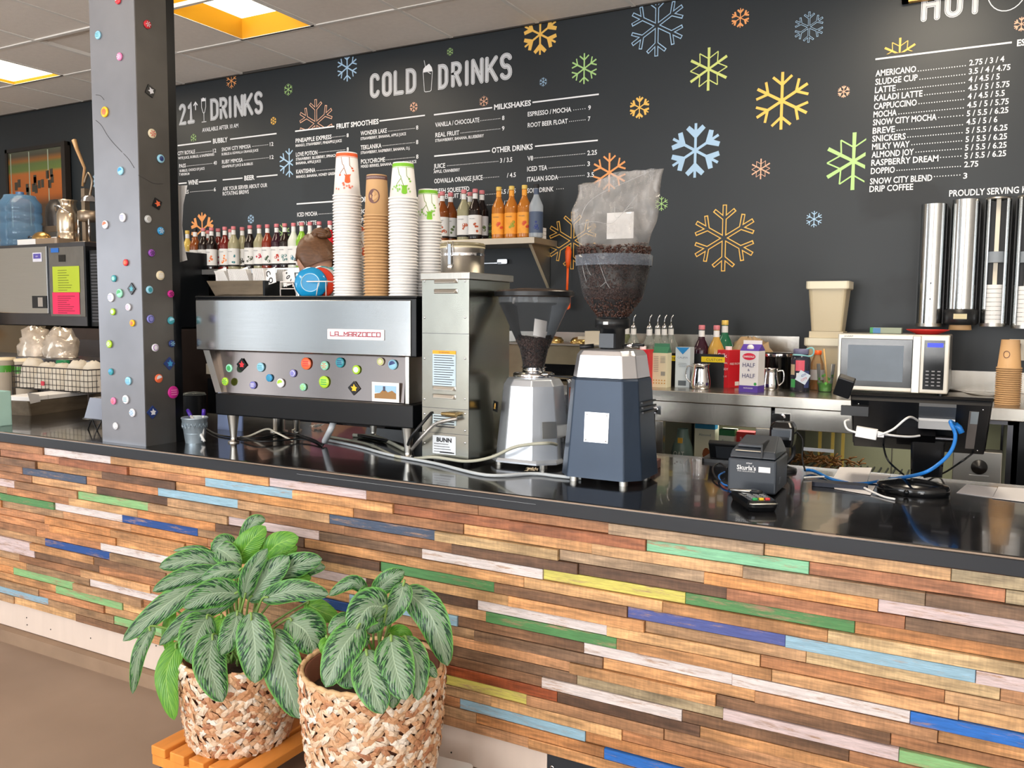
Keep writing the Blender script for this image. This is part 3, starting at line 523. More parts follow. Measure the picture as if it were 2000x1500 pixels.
def badge(n, loc, r, c1, c2, normal, kind, label, group, square=False, rz=0, parent=None):
    B = {'-Y': Matrix(((1, 0, 0, 0), (0, 0, -1, 0), (0, 1, 0, 0), (0, 0, 0, 1))), '+X': Matrix(((0, 0, 1, 0), (1, 0, 0, 0), (0, 1, 0, 0), (0, 0, 0, 1)))}[normal]
    mb = MB(B)
    if square:
        a = r*.9; mb.M = B @ Matrix.Rotation(kind*.4+.35, 4, 'Z'); mb.box(-a, a, -a, a, 0, .004); mb.m = 1
        mb.add([(a*q[0], a*q[1], .0045) for q in ((-.7, -.1), (-.2, -.5), (0, -.8), (.4, -.4), (.7, -.5), (.5, 0), (.6, .6), (.1, .3), (-.3, .7), (-.3, .1))], [tuple(range(10))])
    else:
        mb.lathe([(r*.96, 0), (r, .002), (r, .0045), (r*.93, .006), (r*.5, .0072), (.00001, .0076)], 20); mb.m = 1
        if kind == 0: mb.lathe([(r*.62, .0071), (r*.3, .0078), (.00001, .008)], 12)
        elif kind == 1:
            for t in (-.35, 0, .35): mb.box(-r*.55, r*.55, r*t-r*.07, r*t+r*.07, .0074, .008)
        elif kind == 2: mb.add([(0, 0, .0081)]+[(r*.75*math.cos(a), r*.75*math.sin(a), .0074) for a in (.3, .9, 1.5, 2.1, 2.7, 3.4)], [(0, i, i+1) for i in range(1, 6)])
        elif kind == 3:
            for k in range(6): mb.add([(0, 0, .0081)]+[(r*q*math.cos(k*1.047+t), r*q*math.sin(k*1.047+t), .0078) for q, t in ((.6, -.2), (.75, 0), (.6, .2))], [(0, 1, 2, 3)])
        else: mb.lathe([(r*.8, .0062), (r*.62, .0074)], 16, cap=False)
    o = part('square_badge' if square else 'pin_badge', mb, [flat(c1, .3), flat(c2, .35)], parent, loc, (0, 0, rz))
    return tag(o, label, 'badge', group)
LB = (150, 205, 228); BL = (60, 150, 205); WH = (226, 228, 236); TE = (60, 150, 165); PK = (226, 130, 178); RD = (212, 52, 62); OR = (232, 110, 70); YE = (240, 190, 40); LM = (170, 212, 60); GN = (60, 160, 90); MN = (150, 218, 190); PU = (150, 80, 180); MG = (196, 40, 140); NV = (40, 60, 120); CR = (222, 210, 180); GY = (180, 182, 180); BK = (22, 24, 28); VI = (130, 130, 200)
NM = {LB: 'pale blue', BL: 'blue', WH: 'white', TE: 'teal', PK: 'pink', RD: 'red', OR: 'orange', YE: 'yellow', LM: 'lime green', GN: 'green', MN: 'mint green', PU: 'purple', MG: 'magenta', NV: 'navy blue', CR: 'cream', GY: 'grey', BK: 'black', VI: 'violet'}
ORD = ['topmost', 'second from the top', 'third from the top', 'fourth from the top', 'fifth from the top', 'sixth from the top', 'seventh from the top', 'eighth from the top', 'ninth from the top', 'tenth from the top', '11th from the top', '12th from the top', '13th from the top', '14th from the top', '15th from the top', '16th from the top', '17th from the top', '18th from the top', '19th from the top', '20th from the top', '21st from the top', '22nd from the top', '23rd from the top', '24th from the top']
F1 = [(232, 1, 7.5, RD, WH, 2), (193, 69, 8, LB, TE, 1), (235, 111, 7.5, PK, WH, 3), (206, 219, 10, YE, OR, 0), (237, 334, 8, LB, BL, 2), (241, 425, 8.5, WH, VI, 1), (207, 439, 8, WH, OR, 2), (247, 513, 6.5, RD, OR, 0), (224, 544, 6.5, TE, MN, 0), (258, 564, 9, BK, TE, 5), (235, 573, 8.5, MN, GN, 2), (218, 581, 8.5, WH, VI, 1), (252, 600, 7, WH, PK, 3), (222, 609, 6.5, LM, WH, 0), (260, 631, 6.5, YE, OR, 0), (215, 672, 7.5, LM, WH, 3), (218, 726, 6.5, TE, BL, 2), (252, 744, 8, LB, BL, 1), (223, 783, 7, PK, OR, 3), (247, 780, 8.5, WH, TE, 1), (260, 806, 8, WH, BL, 3), (227, 832, 7, WH, GY, 4)]
F2 = [(287, 48, 8, RD, WH, 3), (293, 178, 10, BK, WH, 5), (296, 261, 9, CR, RD, 3), (313, 310, 8, LB, NV, 0), (306, 398, 9.5, BK, OR, 5), (288, 428, 7.5, GY, WH, 4), (313, 451, 7.5, BL, WH, 3), (295, 494, 7, PU, BK, 3), (312, 538, 9, CR, WH, 1), (291, 566, 7.5, LB, TE, 0), (337, 574, 7, MG, BK, 3), (293, 623, 8, VI, NV, 4), (333, 626, 7.5, TE, LB, 2), (339, 671, 7, NV, LB, 3), (302, 679, 7.5, WH, PU, 4), (330, 710, 10, NV, BL, 5), (309, 739, 8.5, OR, WH, 2), (338, 766, 12, MG, PK, 1), (297, 805, 10, NV, WH, 5)]
for F, face, nrm in ((F1, 'wide left face', '-Y'), (F2, 'narrow dark face', '+X')):
    for i, (px, py, r, c1, c2, k) in enumerate(F):
        P = onY(px, py, CY0) if nrm == '-Y' else onX(px, py, CX1)
        if nrm == '-Y': P.x = min(P.x, CX1-.02)
        if nrm == '+X': P.y = min(P.y, CY1-.012)
        R = r/FPX*(P-EYE).dot(FW)*1.02; sq = k == 5
        badge(i, P+Vector((0, -.0005, 0) if nrm == '-Y' else (.0005, 0, 0)), R, c1, c2, nrm, (i % 3)+1 if sq else k, '%s %s badge on the column\'s %s, %s' % (NM[c1], 'square' if sq else 'round', face, ORD[i]), 'badges on the steel column', sq)
# ================================================================ ESPRESSO MACHINE
RZM = math.radians(4); MO = Vector((-2.6, 2.42, ZT))
MM = Matrix.Translation(MO) @ Matrix.Rotation(RZM, 4, 'Z')
def mloc(px, py, y=0): # pixel -> local machine coords on plane y
    n = Vector((-math.sin(RZM), math.cos(RZM), 0)); d = ray(px, py); O = MO+n*y; t = (O-EYE).dot(n)/d.dot(n); return MM.inverted() @ (EYE+d*t)
em = thing('espresso_machine', MO, 'long three-group espresso machine with brushed steel back panel and badges, seen from behind', 'espresso machine', rz=RZM)
part('back_panel', MB().box(-.150, .842, -.004, 0, .369, .564), STEEL, em, bev=.0015)
part('upper_housing', MB().box(-.154, .862, .001, .50, .366, .572), BLACKM, em, bev=.004)
part('cup_tray', MB().box(-.156, .866, -.002, .50, .572, .58), BLACKM, em, bev=.003)
part('cup_rail', MB().tube([(-.15, .49, .62), (.86, .49, .62)], .004).tube([(-.15, .49, .578), (-.15, .49, .62)], .004).tube([(.86, .49, .578), (.86, .49, .62)], .004), CHROME, em)
MSTEEL = mat('reflection_tinted_steel', (168, 158, 154), .14, 1, var=.12, scale=3)  # mirror steel; the brown of the reflected floor is put into its colour
part('lower_back_panel', MB().add([(-.118, .05, .366), (.79, .05, .366), (.79, .035, .198), (-.07, .035, .198), (-.118, .06, .366), (.79, .06, .366), (.79, .045, .198), (-.07, .045, .198)], [(0, 3, 2, 1), (4, 5, 6, 7), (0, 1, 5, 4), (1, 2, 6, 5), (2, 3, 7, 6), (3, 0, 4, 7)]), MSTEEL, em)
for xa, xb, nm in ((-.14, -.108, 'side_bracket'), (.805, .82, 'side_bracket')):
    s = -1 if xa < 0 else 0
    part(nm, MB().add([(xa, .02, .366), (xb, .02, .366), (xb+.06*(s != 0), .02, .198), (xa+.06*(s != 0), .02, .198), (xa, .4, .366), (xb, .4, .366), (xb+.06*(s != 0), .4, .198), (xa+.06*(s != 0), .4, .198)], [(0, 3, 2, 1), (4, 5, 6, 7), (0, 1, 5, 4), (1, 2, 6, 5), (2, 3, 7, 6), (3, 0, 4, 7)]), STEELS, em)
part('base_tray', MB().box(-.063, .848, 0, .46, .112, .196), BLACKM, em, bev=.005)
part('inner_body', MB().box(-.06, .8, .075, .42, .19, .37), DSTEEL, em)
for x, y in ((.0, .03), (.81, .03), (.0, .42), (.81, .42), (.4, .42)):
    part('leg', MB().lathe([(.022, 0), (.022, .006), (.012, .008), (.012, .022), (.024, .118)], 18), STEELS, em, (x, y, 0))
a = mloc(640, 640, -.005); b = mloc(751, 665, -.005)
pl = part('nameplate', MB().rbox(0, b.x-a.x, 0, .038, 0, .003, .003, Matrix(((1, 0, 0, 0), (0, 0, -1, 0), (0, 1, 0, 0), (0, 0, 0, 1)))), flat((214, 212, 216), .4), em, (a.x, -.0045, b.z))
REDI = flat((160, 8, 50), .6); SK = .0027
def sqfont(parent, txt, x, z, cw, chh, m, y):
    D = {'L': [[(0, 1), (0, 0), (1, 0)]], 'A': [[(0, 0), (0, 1), (1, 1), (1, 0)], [(0, .4), (1, .4)]], 'M': [[(0, 0), (0, 1)], [(0, 1), (.5, .4)], [(.5, .4), (1, 1)], [(1, 1), (1, 0)]], 'R': [[(0, 0), (0, 1), (1, 1), (1, .5)], [(0, .5), (1, .5)], [(.45, .5), (1, 0)]], 'Z': [[(0, 1), (1, 1)], [(1, 1), (0, 0)], [(0, 0), (1, 0)]], 'O': [[(0, 0), (0, 1), (1, 1), (1, 0), (0, 0)]], 'C': [[(1, 1), (0, 1), (0, 0), (1, 0)]], ' ': [[(0, 0), (1, 0)]]}
    mb = MB(Matrix(((1, 0, 0, x), (0, 0, -1, y), (0, 1, 0, z), (0, 0, 0, 1))))
    for i, c in enumerate(txt):
        for st in D[c]: mb.ribbon([(i*cw*1.32+q[0]*cw, q[1]*chh) for q in st], SK)
    mb.ribbon([(0, 0), (len(txt)*cw*1.32-cw*.32, 0)], SK*.55)
    part('nameplate_lettering', mb, m, parent)
sqfont(pl, 'LA MARZOCCO', .014, .0125, (b.x-a.x-.028)/14.3, .0145, REDI, -.0035)
MF = [(449, 719, 8, MN, GN, 0), (441, 745, 8, LM, GN, 3), (473, 712, 10, BK, RD, 5), (510, 717, 9, LB, TE, 1), (527, 738, 7.5, BL, TE, 3), (495, 752, 7.5, VI, WH, 1), (549, 748, 9, WH, LM, 2), (573, 729, 7.5, VI, WH, 4), (599, 710, 12, OR, RD, 1), (593, 756, 7.5, MN, LM, 3), (635, 714, 9, MN, OR, 3), (634, 746, 12, LM, GN, 1), (665, 708, 10, TE, NV, 1), (697, 722, 9, LM, WH, 0), (744, 706, 8, CR, LM, 4), (768, 712, 10, LB, NV, 2), (692, 758, 11, BK, YE, 5)]
ORDL = ['leftmost', 'second from the left', 'third from the left', 'fourth from the left', 'fifth from the left', 'sixth from the left', 'seventh from the left', 'eighth from the left', 'ninth from the left', 'tenth from the left', '11th from the left', '12th from the left', '13th from the left', '14th from the left', '15th from the left', '16th from the left', '17th from the left', '18th from the left', '19th from the left', '20th from the left', '21st from the left', '22nd from the left', '23rd from the left', '24th from the left', '25th from the left', '26th from the left', '27th from the left', '28th from the left']
for i, (px, py, r, c1, c2, k) in enumerate(sorted(MF)):
    q = mloc(px, py, .04); yy = .035+.015*(q.z-.198)/.168-.002 if i > 1 else .016
    q = mloc(px, py, yy); P = MM @ q; sq = k == 5
    badge(i, P, r/FPX*(P-EYE).dot(FW), c1, c2, '-Y', 1 if sq else k, '%s %s badge on the espresso machine, %s' % (NM[c1], 'square' if sq else 'round', ORDL[i]), 'badges on the espresso machine', sq, RZM)
# snapshot stuck on the machine
a = mloc(727, 746, .03); b = mloc(780, 787, .03)
t = thing('photo_print', MM @ Vector((a.x, .028, .199)), 'small white-framed landscape photo stuck at the right end of the espresso machine', 'photo', rz=RZM)
part('paper', MB().box(0, b.x-a.x, 0, .002, 0, a.z-b.z), PAPER, t); pw = b.x-a.x; ph = a.z-b.z
part('sky', MB().box(.012, pw-.012, -.001, 0, ph*.45, ph-.012), flat((150, 190, 225), .4), t)
part('rocks', MB(Matrix(((1, 0, 0, 0), (0, 0, -1, -.0015), (0, 1, 0, 0), (0, 0, 0, 1)))).add([(.012, .012, 0), (pw-.012, .012, 0), (pw-.012, ph*.45, 0), (pw*.75, ph*.6, 0), (pw*.6, ph*.5, 0), (pw*.45, ph*.68, 0), (pw*.3, ph*.45, 0), (.012, ph*.4, 0)], [tuple(range(8))]), flat((150, 110, 60), .5), t)
part('figure', MB().box(pw*.42, pw*.5, -.002, -.001, ph*.55, ph*.8), flat((70, 70, 90), .5), t)
# ================================================================ BOILER CABINET (BUNN)
bx0, bx1, by0, by1, bz1 = -1.714, -1.523, 2.48, 2.762, 1.560
bn = thing('water_heater', (bx0, by0, ZT), 'tall narrow dented stainless steel hot water machine, its back to the room', 'water heater')
BWd = bx1-bx0; BH = bz1-ZT
part('front_plate', MB().box(0, BWd, -.002, 0, .012, BH), DENT, bn, bev=.001)
part('body', MB().box(0, BWd, 0, by1-by0, .012, BH), mat('reflective_side', (150, 150, 140), .2, 1, var=.35, scale=2.5, bump=.3, bscale=5), bn, bev=.002)
part('lid', MB().box(-.004, BWd+.004, -.006, by1-by0+.02, BH, BH+.024), STEELH, bn, bev=.002)
def BL2(px, py): P = onY(px, py, by0); return P.x-bx0, P.z-ZT
for px, py in ((854, 549), (854, 569), (851, 757), (851, 773)):
    x, z = BL2(px, py); m = MB()
    L_ = .085 if py < 600 else .085; m.add([(x-.012, -.003, z-.008), (x+L_, -.003, z-.008), (x+L_, -.003, z+.008), (x-.012, -.003, z+.008), (x-.004, -.014, z-.006), (x+L_-.008, -.014, z-.006), (x+L_-.008, -.006, z+.007), (x-.004, -.006, z+.007)], [(0, 1, 5, 4), (1, 2, 6, 5), (2, 3, 7, 6), (3, 0, 4, 7), (4, 5, 6, 7)], False)
    part('louvre', m, STEELS, bn, bev=.002)
for px in (830, 909):
    for py in (549, 620, 700, 779, 808, 841, 865): x, z = BL2(px, py); part('screw', MB().sph((x, -.002, z), .0042, 8, 5, (1, .6, 1)), CHROME, bn)
for py in (651, 795, 843): x, z = BL2(830, py); part('seam', MB().box(0, BWd, -.0032, -.0018, z, z+.0014), DSTEEL, bn)
INK = flat((40, 42, 48), .6)
def sheet(parent, x0, x1, z0, z1, m, y=-.0035, name='label_sheet'): return part(name, MB().box(x0, x1, y, y+.0008, z0, z1), m, parent)
x0, z1 = BL2(846, 684); x1, z0 = BL2(891, 763); z1_, z0_ = z1, z0
sheet(bn, x0, x1, z0, z1-.012, flat((186, 206, 218), .5)); sheet(bn, x0, x1, z1-.012, z1, flat((240, 168, 40), .5))
label_text('WARNING', INK, bn, (x0+x1)/2, -.0038, z1-.006, .045, .006)
for k in range(15):
    z = z1-.018-k*.0082
    if z > z0+.004: part('print_line', MB().box(x0+.006, x1-.005-random.random()*.02, -.0039, -.0034, z, z+.0022), INK, bn)
x0, z1 = BL2(846, 808); x1, z0 = BL2(892, 832); sheet(bn, x0, x1, z0, z1, flat((190, 205, 210), .5))
for k in range(5): part('print_line', MB().box(x0+.005, x1-.008, -.0039, -.0034, z1-.008-k*.009, z1-.0045-k*.009), INK, bn)
x0, z1 = BL2(846, 849); x1, z0 = BL2(891, 889); sheet(bn, x0, x1, z0, z1, flat((214, 220, 226), .5))
label_text('BUNN', INK, bn, (x0+x1)/2, -.0038, z1-.014, .062, .0145, bold=.05)
for k in range(4): part('print_line', MB().box(x0+.006, x1-.03+k*.005, -.0039, -.0034, z1-.03-k*.009, z1-.028-k*.009), INK, bn)
part('barcode', MB().box(x0+.03, x1-.006, -.0039, -.0034, z0+.004, z0+.008), INK, bn)
part('pipe_fitting', MB().cyl((.15, -.03, .178), .008, .03, 12, 'Y').cyl((.118, -.028, .178), .0085, .04, 12, 'X').cyl((.1, -.028, .178), .0065, .02, 10, 'X'), mat('brass', (150, 130, 90), .35, .9), bn)
for x in (.02, BWd-.02):
    for y in (.02, .25): part('foot', MB().cyl((x, y, 0), .012, .013, 12), RUBBER, bn)
part('hook', MB().tube([(BWd+.004, .27, .6), (BWd+.02, .275, .6), (BWd+.024, .275, .585), (BWd+.018, .275, .56), (BWd+.006, .275, .556)], .004), WHITE, bn)
# ================================================================ TUBES, CABLES ON THE BAR
def cable(name, pts, r, m, label, cat='cable', seg=8, n=7):
    P = spline(pts, n); o = Vector(P[0]); return tag(part(name, MB().tube([p-o for p in P], r, seg), m, None, o), label, cat)
ZP = lambda px, py, dz=0: onZ(px, py, ZT+dz)
GC = mat('grey_cable', (176, 176, 160), .5, var=.1); GC2 = mat('light_grey_cable', (186, 192, 196), .45, var=.1)
cable('power_cable', [ZP(632, 858, .006), ZP(700, 872, .006), ZP(760, 888, .006), ZP(850, 905, .006), ZP(950, 928, .006), ZP(1040, 925, .006), ZP(1090, 930, .006), ZP(1135, 934, .006)], .0055, GC2, 'long light grey cable lying along the bar to the black grinder')
cable('power_cable', [ZP(645, 853, .006), ZP(720, 868, .006), ZP(770, 890, .006), ZP(810, 895, .006), onY(850, 893, 2.46), onY(910, 901, 2.45), onY(960, 893, 2.47), onY(1010, 872, 2.49), onY(1075, 866, 2.5), ZP(1098, 876, .01)], .0055, GC, 'grey-green cable looping in front of the water heater and silver grinder')
cable('power_cable', [onY(843, 806, 2.476), onY(828, 823, 2.45), onY(803, 855, 2.44), ZP(795, 882, .012), ZP(806, 893, .01), ZP(790, 870, .01), ZP(700, 850, .01)], .006, BLACK, 'black cable bending down from the back of the water heater')
cable('braided_hose', [onY(893, 818, 2.455), onY(870, 822, 2.44), onY(845, 832, 2.44), onY(815, 865, 2.44), ZP(802, 884, .012), ZP(804, 893, .01)], .0065, mat('braided_steel', (175, 172, 168), .35, .8, bump=.5, bscale=300), 'braided steel water hose screwed to the water heater', 'hose')
hp = spline([onY(653, 820, 2.55), onY(646, 832, 2.5), onY(636, 850, 2.48), ZP(636, 866, .012)], 8); hz = []
cable('corrugated_hose', [onY(655, 815, 2.55), onY(646, 838, 2.5), ZP(634, 862, .016)], .012, mat('white_corrugated', (200, 205, 210), .4), 'pale corrugated drain hose dropping under the espresso machine', 'hose', 12, 10)
ho = COL.objects[-1]
for v in ho.data.vertices: pass
cable('power_cable', [ZP(455, 855, .005), ZP(485, 852, .005), onY(520, 838, 2.6), onY(540, 845, 2.55), ZP(572, 861, .005)], .004, CREAM, 'thin white cable arching under the left of the espresso machine')
cable('power_cable', [ZP(400, 835, .005), ZP(430, 850, .005), ZP(500, 856, .005), ZP(560, 846, .005), ZP(610, 858, .005), ZP(630, 871, .005)], .004, BLACK, 'thin black cable lying under the left of the espresso machine')
cable('power_cable', [ZP(470, 853, .012), ZP(510, 862, .012), ZP(590, 858, .01), ZP(632, 868, .008)], .0035, BLACK, 'second thin black cable crossing under the espresso machine')
cable('power_cable', [ZP(690, 850, .008), ZP(740, 855, .008), ZP(790, 878, .008)], .008, GC, 'thick grey cable under the right end of the espresso machine')
# drain box and odd parts below the machine
for px, py, r, h, lb in ((545, 835, .025, .10, 'steel centre pipe under the espresso machine'), (581, 836, .009, .10, 'thin steel levelling pipe under the espresso machine')):
    P = ZP(px, py+8); o = part('drain_pipe', MB().lathe([(r*1.5, 0), (r*1.5, .004), (r, .006), (r, h)], 16), STEELS, None, P); tag(o, lb, 'pipe')
crumple = MB()
for k in range(26):
    a = rs.uniform(0, 6.28); r = rs.uniform(0, .03); x, y = r*math.cos(a), r*math.sin(a); crumple.add([(x+rs.uniform(-.014, .014), y+rs.uniform(-.014, .014), rs.uniform(0, .02)) for _ in range(3)], [(0, 1, 2)])
tag(part('crumpled_wrapper', crumple, flat((200, 200, 196), .35), None, ZP(618, 836, .001)), 'crumpled clear wrapper under the espresso machine', 'wrapper')
cr2 = MB()
for k in range(16):
    a = rs.uniform(0, 6.28); r = rs.uniform(0, .02); x, y = r*math.cos(a), r*math.sin(a); cr2.add([(x+rs.uniform(-.014, .014), y+rs.uniform(-.01, .01), rs.uniform(0, .012)) for _ in range(3)], [(0, 1, 2)])
tag(part('torn_paper', cr2, flat((190, 176, 150), .7), None, ZP(1037, 920, .001)), 'small torn scrap of paper on the bar in front of the silver grinder', 'paper')
# ================================================================ BUCKET, BOARD beside the column
t = thing('metal_bucket', ZP(381, 864), 'small galvanised bucket of purple pens beside the steel column', 'bucket')
GALV = mat('galvanised', (172, 188, 200), .38, .6, var=.15, scale=20, bump=.3)
part('body', MB().lathe([(.036, 0), (.049, .095), (.052, .098), (.05, .102), (.046, .098), (.034, .004), (.0001, .003)], 28, cap=False), GALV, t)
part('seam', MB().lathe([(.0402, .036), (.042, .038), (.0408, .04)], 28, cap=False), GALV, t)
orn = MB()
for k in range(18):
    a0 = k*2*math.pi/18; orn.tube([(.0478*math.cos(a0+u*.3), .0478*math.sin(a0+u*.3), .07+.01*math.sin(u*6.28)) for u in (0, .25, .5, .75, 1)], .0012, 5)
part('embossing', orn, GALV, t)
PURP = flat((70, 40, 150), .35)
for px, py, dx, lb in ((366, 800, -.03, 'purple capped pen leaning left in the galvanised bucket'), (398, 799, .03, 'purple capped pen leaning right in the galvanised bucket')):
    P = onY(px, py, 2.39); b = ZP(381, 864, .01)+Vector((-dx*.4, .0, 0)); b.y = 2.37+dx*.2; d = (P-b); t2 = thing('pen', b, lb, 'pen', 'pens in the bucket')
    part('barrel', MB().tube([(0, 0, 0), d*.82], .0055, 10), WHITE, t2); part('cap', MB().tube([d*.8, d*.98, d], .0075, 10, rr=[.008, .0075, .005]), PURP, t2)
cb = onZ(420, 830, ZT); BRD = flat((150, 172, 222), .4)
tag(part('cutting_board', MB().rbox(-.09, .05, -.001, .009, 0, .30, .003), BRD, None, (-2.87, 2.70, ZT), (-.05, 0, RZM)), 'pale blue plastic board standing behind the left of the espresso machine', 'board')
# ================================================================ SILVER GRINDER
BEAN = mat('roasted_bean', (62, 38, 30), .3, 0, var=.35, scale=60); BEANC = mat('bean_mass', (34, 22, 18), .6)
def bean_mesh():
    mb = MB(); n = 6
    for h in (-1, 1):
        prof = [(.0001, 0), (.55, .35), (.9, .72), (.6, 1.0)]
    mb.lathe([(1e-5, -1), (.62, -.72), (.95, -.15), (.9, .3), (.5, .82), (1e-5, 1)], 6)
    return mb
def beans(name, shape, n, label, core, r=.0042):      # shape(u)-> point on the surface of the heap
    mb = MB(); bm = bean_mesh()
    for k in range(n):
        p, nn = shape(); M = Matrix.Translation(p) @ Matrix.Rotation(rs.uniform(0, 6.28), 4, Vector((rs.uniform(-1, 1), rs.uniform(-1, 1), rs.uniform(-1, 1))).normalized()) @ Matrix.Diagonal((r*.8, r*.62, r*1.25, 1))
        mb.add(bm.v, bm.f, True, M)
    mb.m = 1
    core(mb); return mb
GX, GY = -1.372, 2.665
g = thing('coffee_grinder', (GX, GY, ZT), 'silver coffee grinder with clear cone hopper under a black lid', 'coffee grinder')
def oct_(a, b, c=.42, y=1): return [(a, -b*c), (a, b*c), (a*c, b), (-a*c, b), (-a, b*c), (-a, -b*c), (-a*c, -b), (a*c, -b)]
SIL = mat('silver_paint', (196, 202, 210), .3, .65, var=.06)
part('body', MB().stack([(oct_(.122, .115), .02), (oct_(.12, .112), .06), (oct_(.098, .095), .275), (oct_(.085, .082), .298), (oct_(.06, .06), .303)]), SIL, g, bev=.004)
part('base_skirt', MB().stack([(oct_(.128, .125, .6), .014), (oct_(.128, .125, .6), .02), (oct_(.124, .12, .6), .028)]), SIL, g)
for x, y in ((-.085, -.09), (.085, -.09), (-.085, .09), (.085, .09)): part('foot', MB().cyl((x, y, 0), .014, .016, 14), STEELS, g)
part('collar', MB().lathe([(.068, .298), (.072, .302), (.072, .314), (.066, .318), (.04, .318), (.038, .334), (.046, .336)], 28, cap=False), CHROME, g)
part('adjusting_rod', MB().tube([(.06, -.02, .312), (.14, .0, .306), (.16, .005, .302)], .003).sph((.165, .007, .302), .006), BLACK, g)
part('hopper', MB().lathe([(.034, .318), (.036, .336), (.050, .40), (.119, .55), (.123, .556), (.123, .585)], 36, cap=False), CLEAR, g)
part('hopper_band', MB().lathe([(.1245, .56), (.1245, .582)], 36, cap=False), glassmat('band', (150, 155, 160), .1, .16), g)
part('lid', MB().lathe([(.124, .578), (.135, .583), (.137, .594), (.131, .602), (.06, .608), (.0001, .609)], 36, cap=False), mat('smoky_lid', (52, 42, 36), .25), g)
part('lid_rim', MB().lathe([(.1385, .582), (.1392, .596)], 36, cap=False), BLACK, g)
part('cup_sticker', MB().box(-.03, .03, -.001, .001, -.018, .018), BLACK, g, (-.103, -.0865, .2), (-.1, 0, -.8))
part('cup_icon', MB(BW).lathe([(.009, 0), (.006, .0003)], 12).ribbon([(-.015, -.010), (.012, -.010)], .002), flat((240, 190, 100), .4), g, (-.1045, -.0885, .203), (-.1, 0, -.8))
part('rating_plate', MB().box(-.025, .025, -.001, .001, -.028, .028), STEELS, g, (.099, -.075, .13), (-.1, 0, .8))
ds = part('doser', MB(Matrix.Translation((.15, .06, 0))).lathe([(.042, .14), (.045, .145), (.045, .29), (.048, .295), (.04, .298)], 24), CHROME, g)
part('doser_window', MB(Matrix.Translation((.15, .06, 0))).lathe([(.0456, .2), (.0456, .27)], 8, cap=False, arc=(-2.1, -.9)), flat((110, 60, 40), .3), ds)
part('portafilter_fork', MB().box(.12, .18, .02, .1, .09, .10), BLACK, g); part('brand_box', MB().box(.09, .13, -.02, .05, .02, .1), BLACK, g)
def conesurf(prof, cx=0, cy=0):
    def f():
        while True:
            k = rs.randrange(len(prof)-1); t = rs.random(); (r0, z0), (r1, z1) = prof[k], prof[k+1]; a = rs.uniform(-3.0, .6); r = r0+(r1-r0)*t; z = z0+(z1-z0)*t
            return Vector((r*math.cos(a), r*math.sin(a), z)), None
    return f
def topsurf(R, z):
    def f():
        r = R*math.sqrt(rs.random()); a = rs.uniform(0, 6.28); return Vector((r*math.cos(a), r*math.sin(a), z+.008*math.sin(a*2+1)*r/R)), None
    return f
def heap(name, loc, segs, tops, label, core, r):
    mb = MB()
    bm = bean_mesh()
    for shp, n in segs+tops:
        for k in range(n):
            p, _ = shp(); M = Matrix.Translation(p) @ Matrix.Rotation(rs.uniform(0, 6.28), 4, Vector((rs.uniform(-1, 1), rs.uniform(-1, 1), rs.uniform(-1, 1))).normalized()) @ Matrix.Diagonal((r*.8, r*.6, r*1.25, 1)); mb.add(bm.v, bm.f, True, M)
    mb.m = 1; core(mb)
    return tag(part(name, mb, [BEAN, BEANC], None, loc), label, 'coffee beans', kind='stuff')
heap('coffee_beans', (GX, GY, ZT), [(conesurf([(.032, .34), (.045, .40), (.062, .435)]), 620)], [(topsurf(.058, .437), 130)], 'dark coffee beans half filling the silver grinder hopper', lambda m: m.lathe([(.028, .33), (.040, .40), (.056, .433), (.0001, .436)], 24), .0046)
part('hopper_note', MB().box(-.022, .022, 0, .001, -.03, .035), PAPER, g, (.045, -.045, .47), (.45, .2, .25))
# ================================================================ BLACK GRINDER
KX, KY = -1.032, 2.545
k = thing('coffee_grinder', (KX, KY, ZT), 'tall matt black coffee grinder with a bag of beans standing in its hopper', 'coffee grinder')
def bod(a, b, ch): return [(a*.70, -b), (a, -b+ch), (a, b-ch), (a*.7, b), (-a*.7, b), (-a, b-ch), (-a, -b+ch), (-a*.7, -b)]
BPC = mat('matt_black_paint', (46, 60, 78), .36, .3, var=.1)
part('body', MB().stack([(bod(.135, .125, .05), .016), (bod(.132, .122, .05), .06), (bod(.112, .106, .045), .318), (bod(.108, .102, .045), .325)]), BPC, k, bev=.004)
part('head', MB().stack([(bod(.108, .102, .045), .327), (bod(.098, .094, .042), .395), (bod(.088, .084, .04), .41), (bod(.06, .06, .03), .413)]), mat('polished_aluminium', (222, 222, 226), .28, .85, var=.05), k, bev=.003)
for x, y in ((-.08, -.1), (.085, -.1), (-.08, .1), (.085, .1)): part('foot', MB().cyl((x, y, 0), .014, .018, 14), STEELS, k)
part('throat', MB().lathe([(.036, .41), (.040, .42), (.040, .475), (.055, .48), (.056, .506), (.05, .51)], 28, cap=False), BLACK, k)
part('throat_clip', MB().box(-.024, .024, -.05, -.03, .418, .462), flat((60, 66, 74), .4), k)
part('throat_mark', MB().box(-.008, .008, -.058, -.054, .49, .499), WHITE, k)
P = onY(1175, 790, KY-.11)
part('badge_plate', MB().box(-.040, .040, -.0015, .0015, -.046, .046), mat('foil_plate', (225, 228, 230), .3, .6, var=.2, scale=30), k, (.0, -.1165, .175), (-.07, 0, 0))
for x in (-.033, .033):
    for z in (-.039, .039): part('screw', MB().sph((0, 0, 0), .0032, 8, 5), CHROME, k, (x, -.119-.0*z+.07*z, .175+z))
part('lever', MB().tube([(.05, -.03, .422), (.10, -.05, .43), (.125, -.055, .43)], .005).tube([(-.05, -.03, .422), (-.09, -.05, .418)], .007), BLACK, k)
part('lever_tip', MB().tube([(.055, -.032, .424), (.085, -.045, .428)], .0062), CHROME, k)
part('hopper', MB().lathe([(.045, .508), (.05, .52), (.092, .575), (.098, .59), (.118, .69), (.119, .705)], 40, cap=False), CLEAR, k)
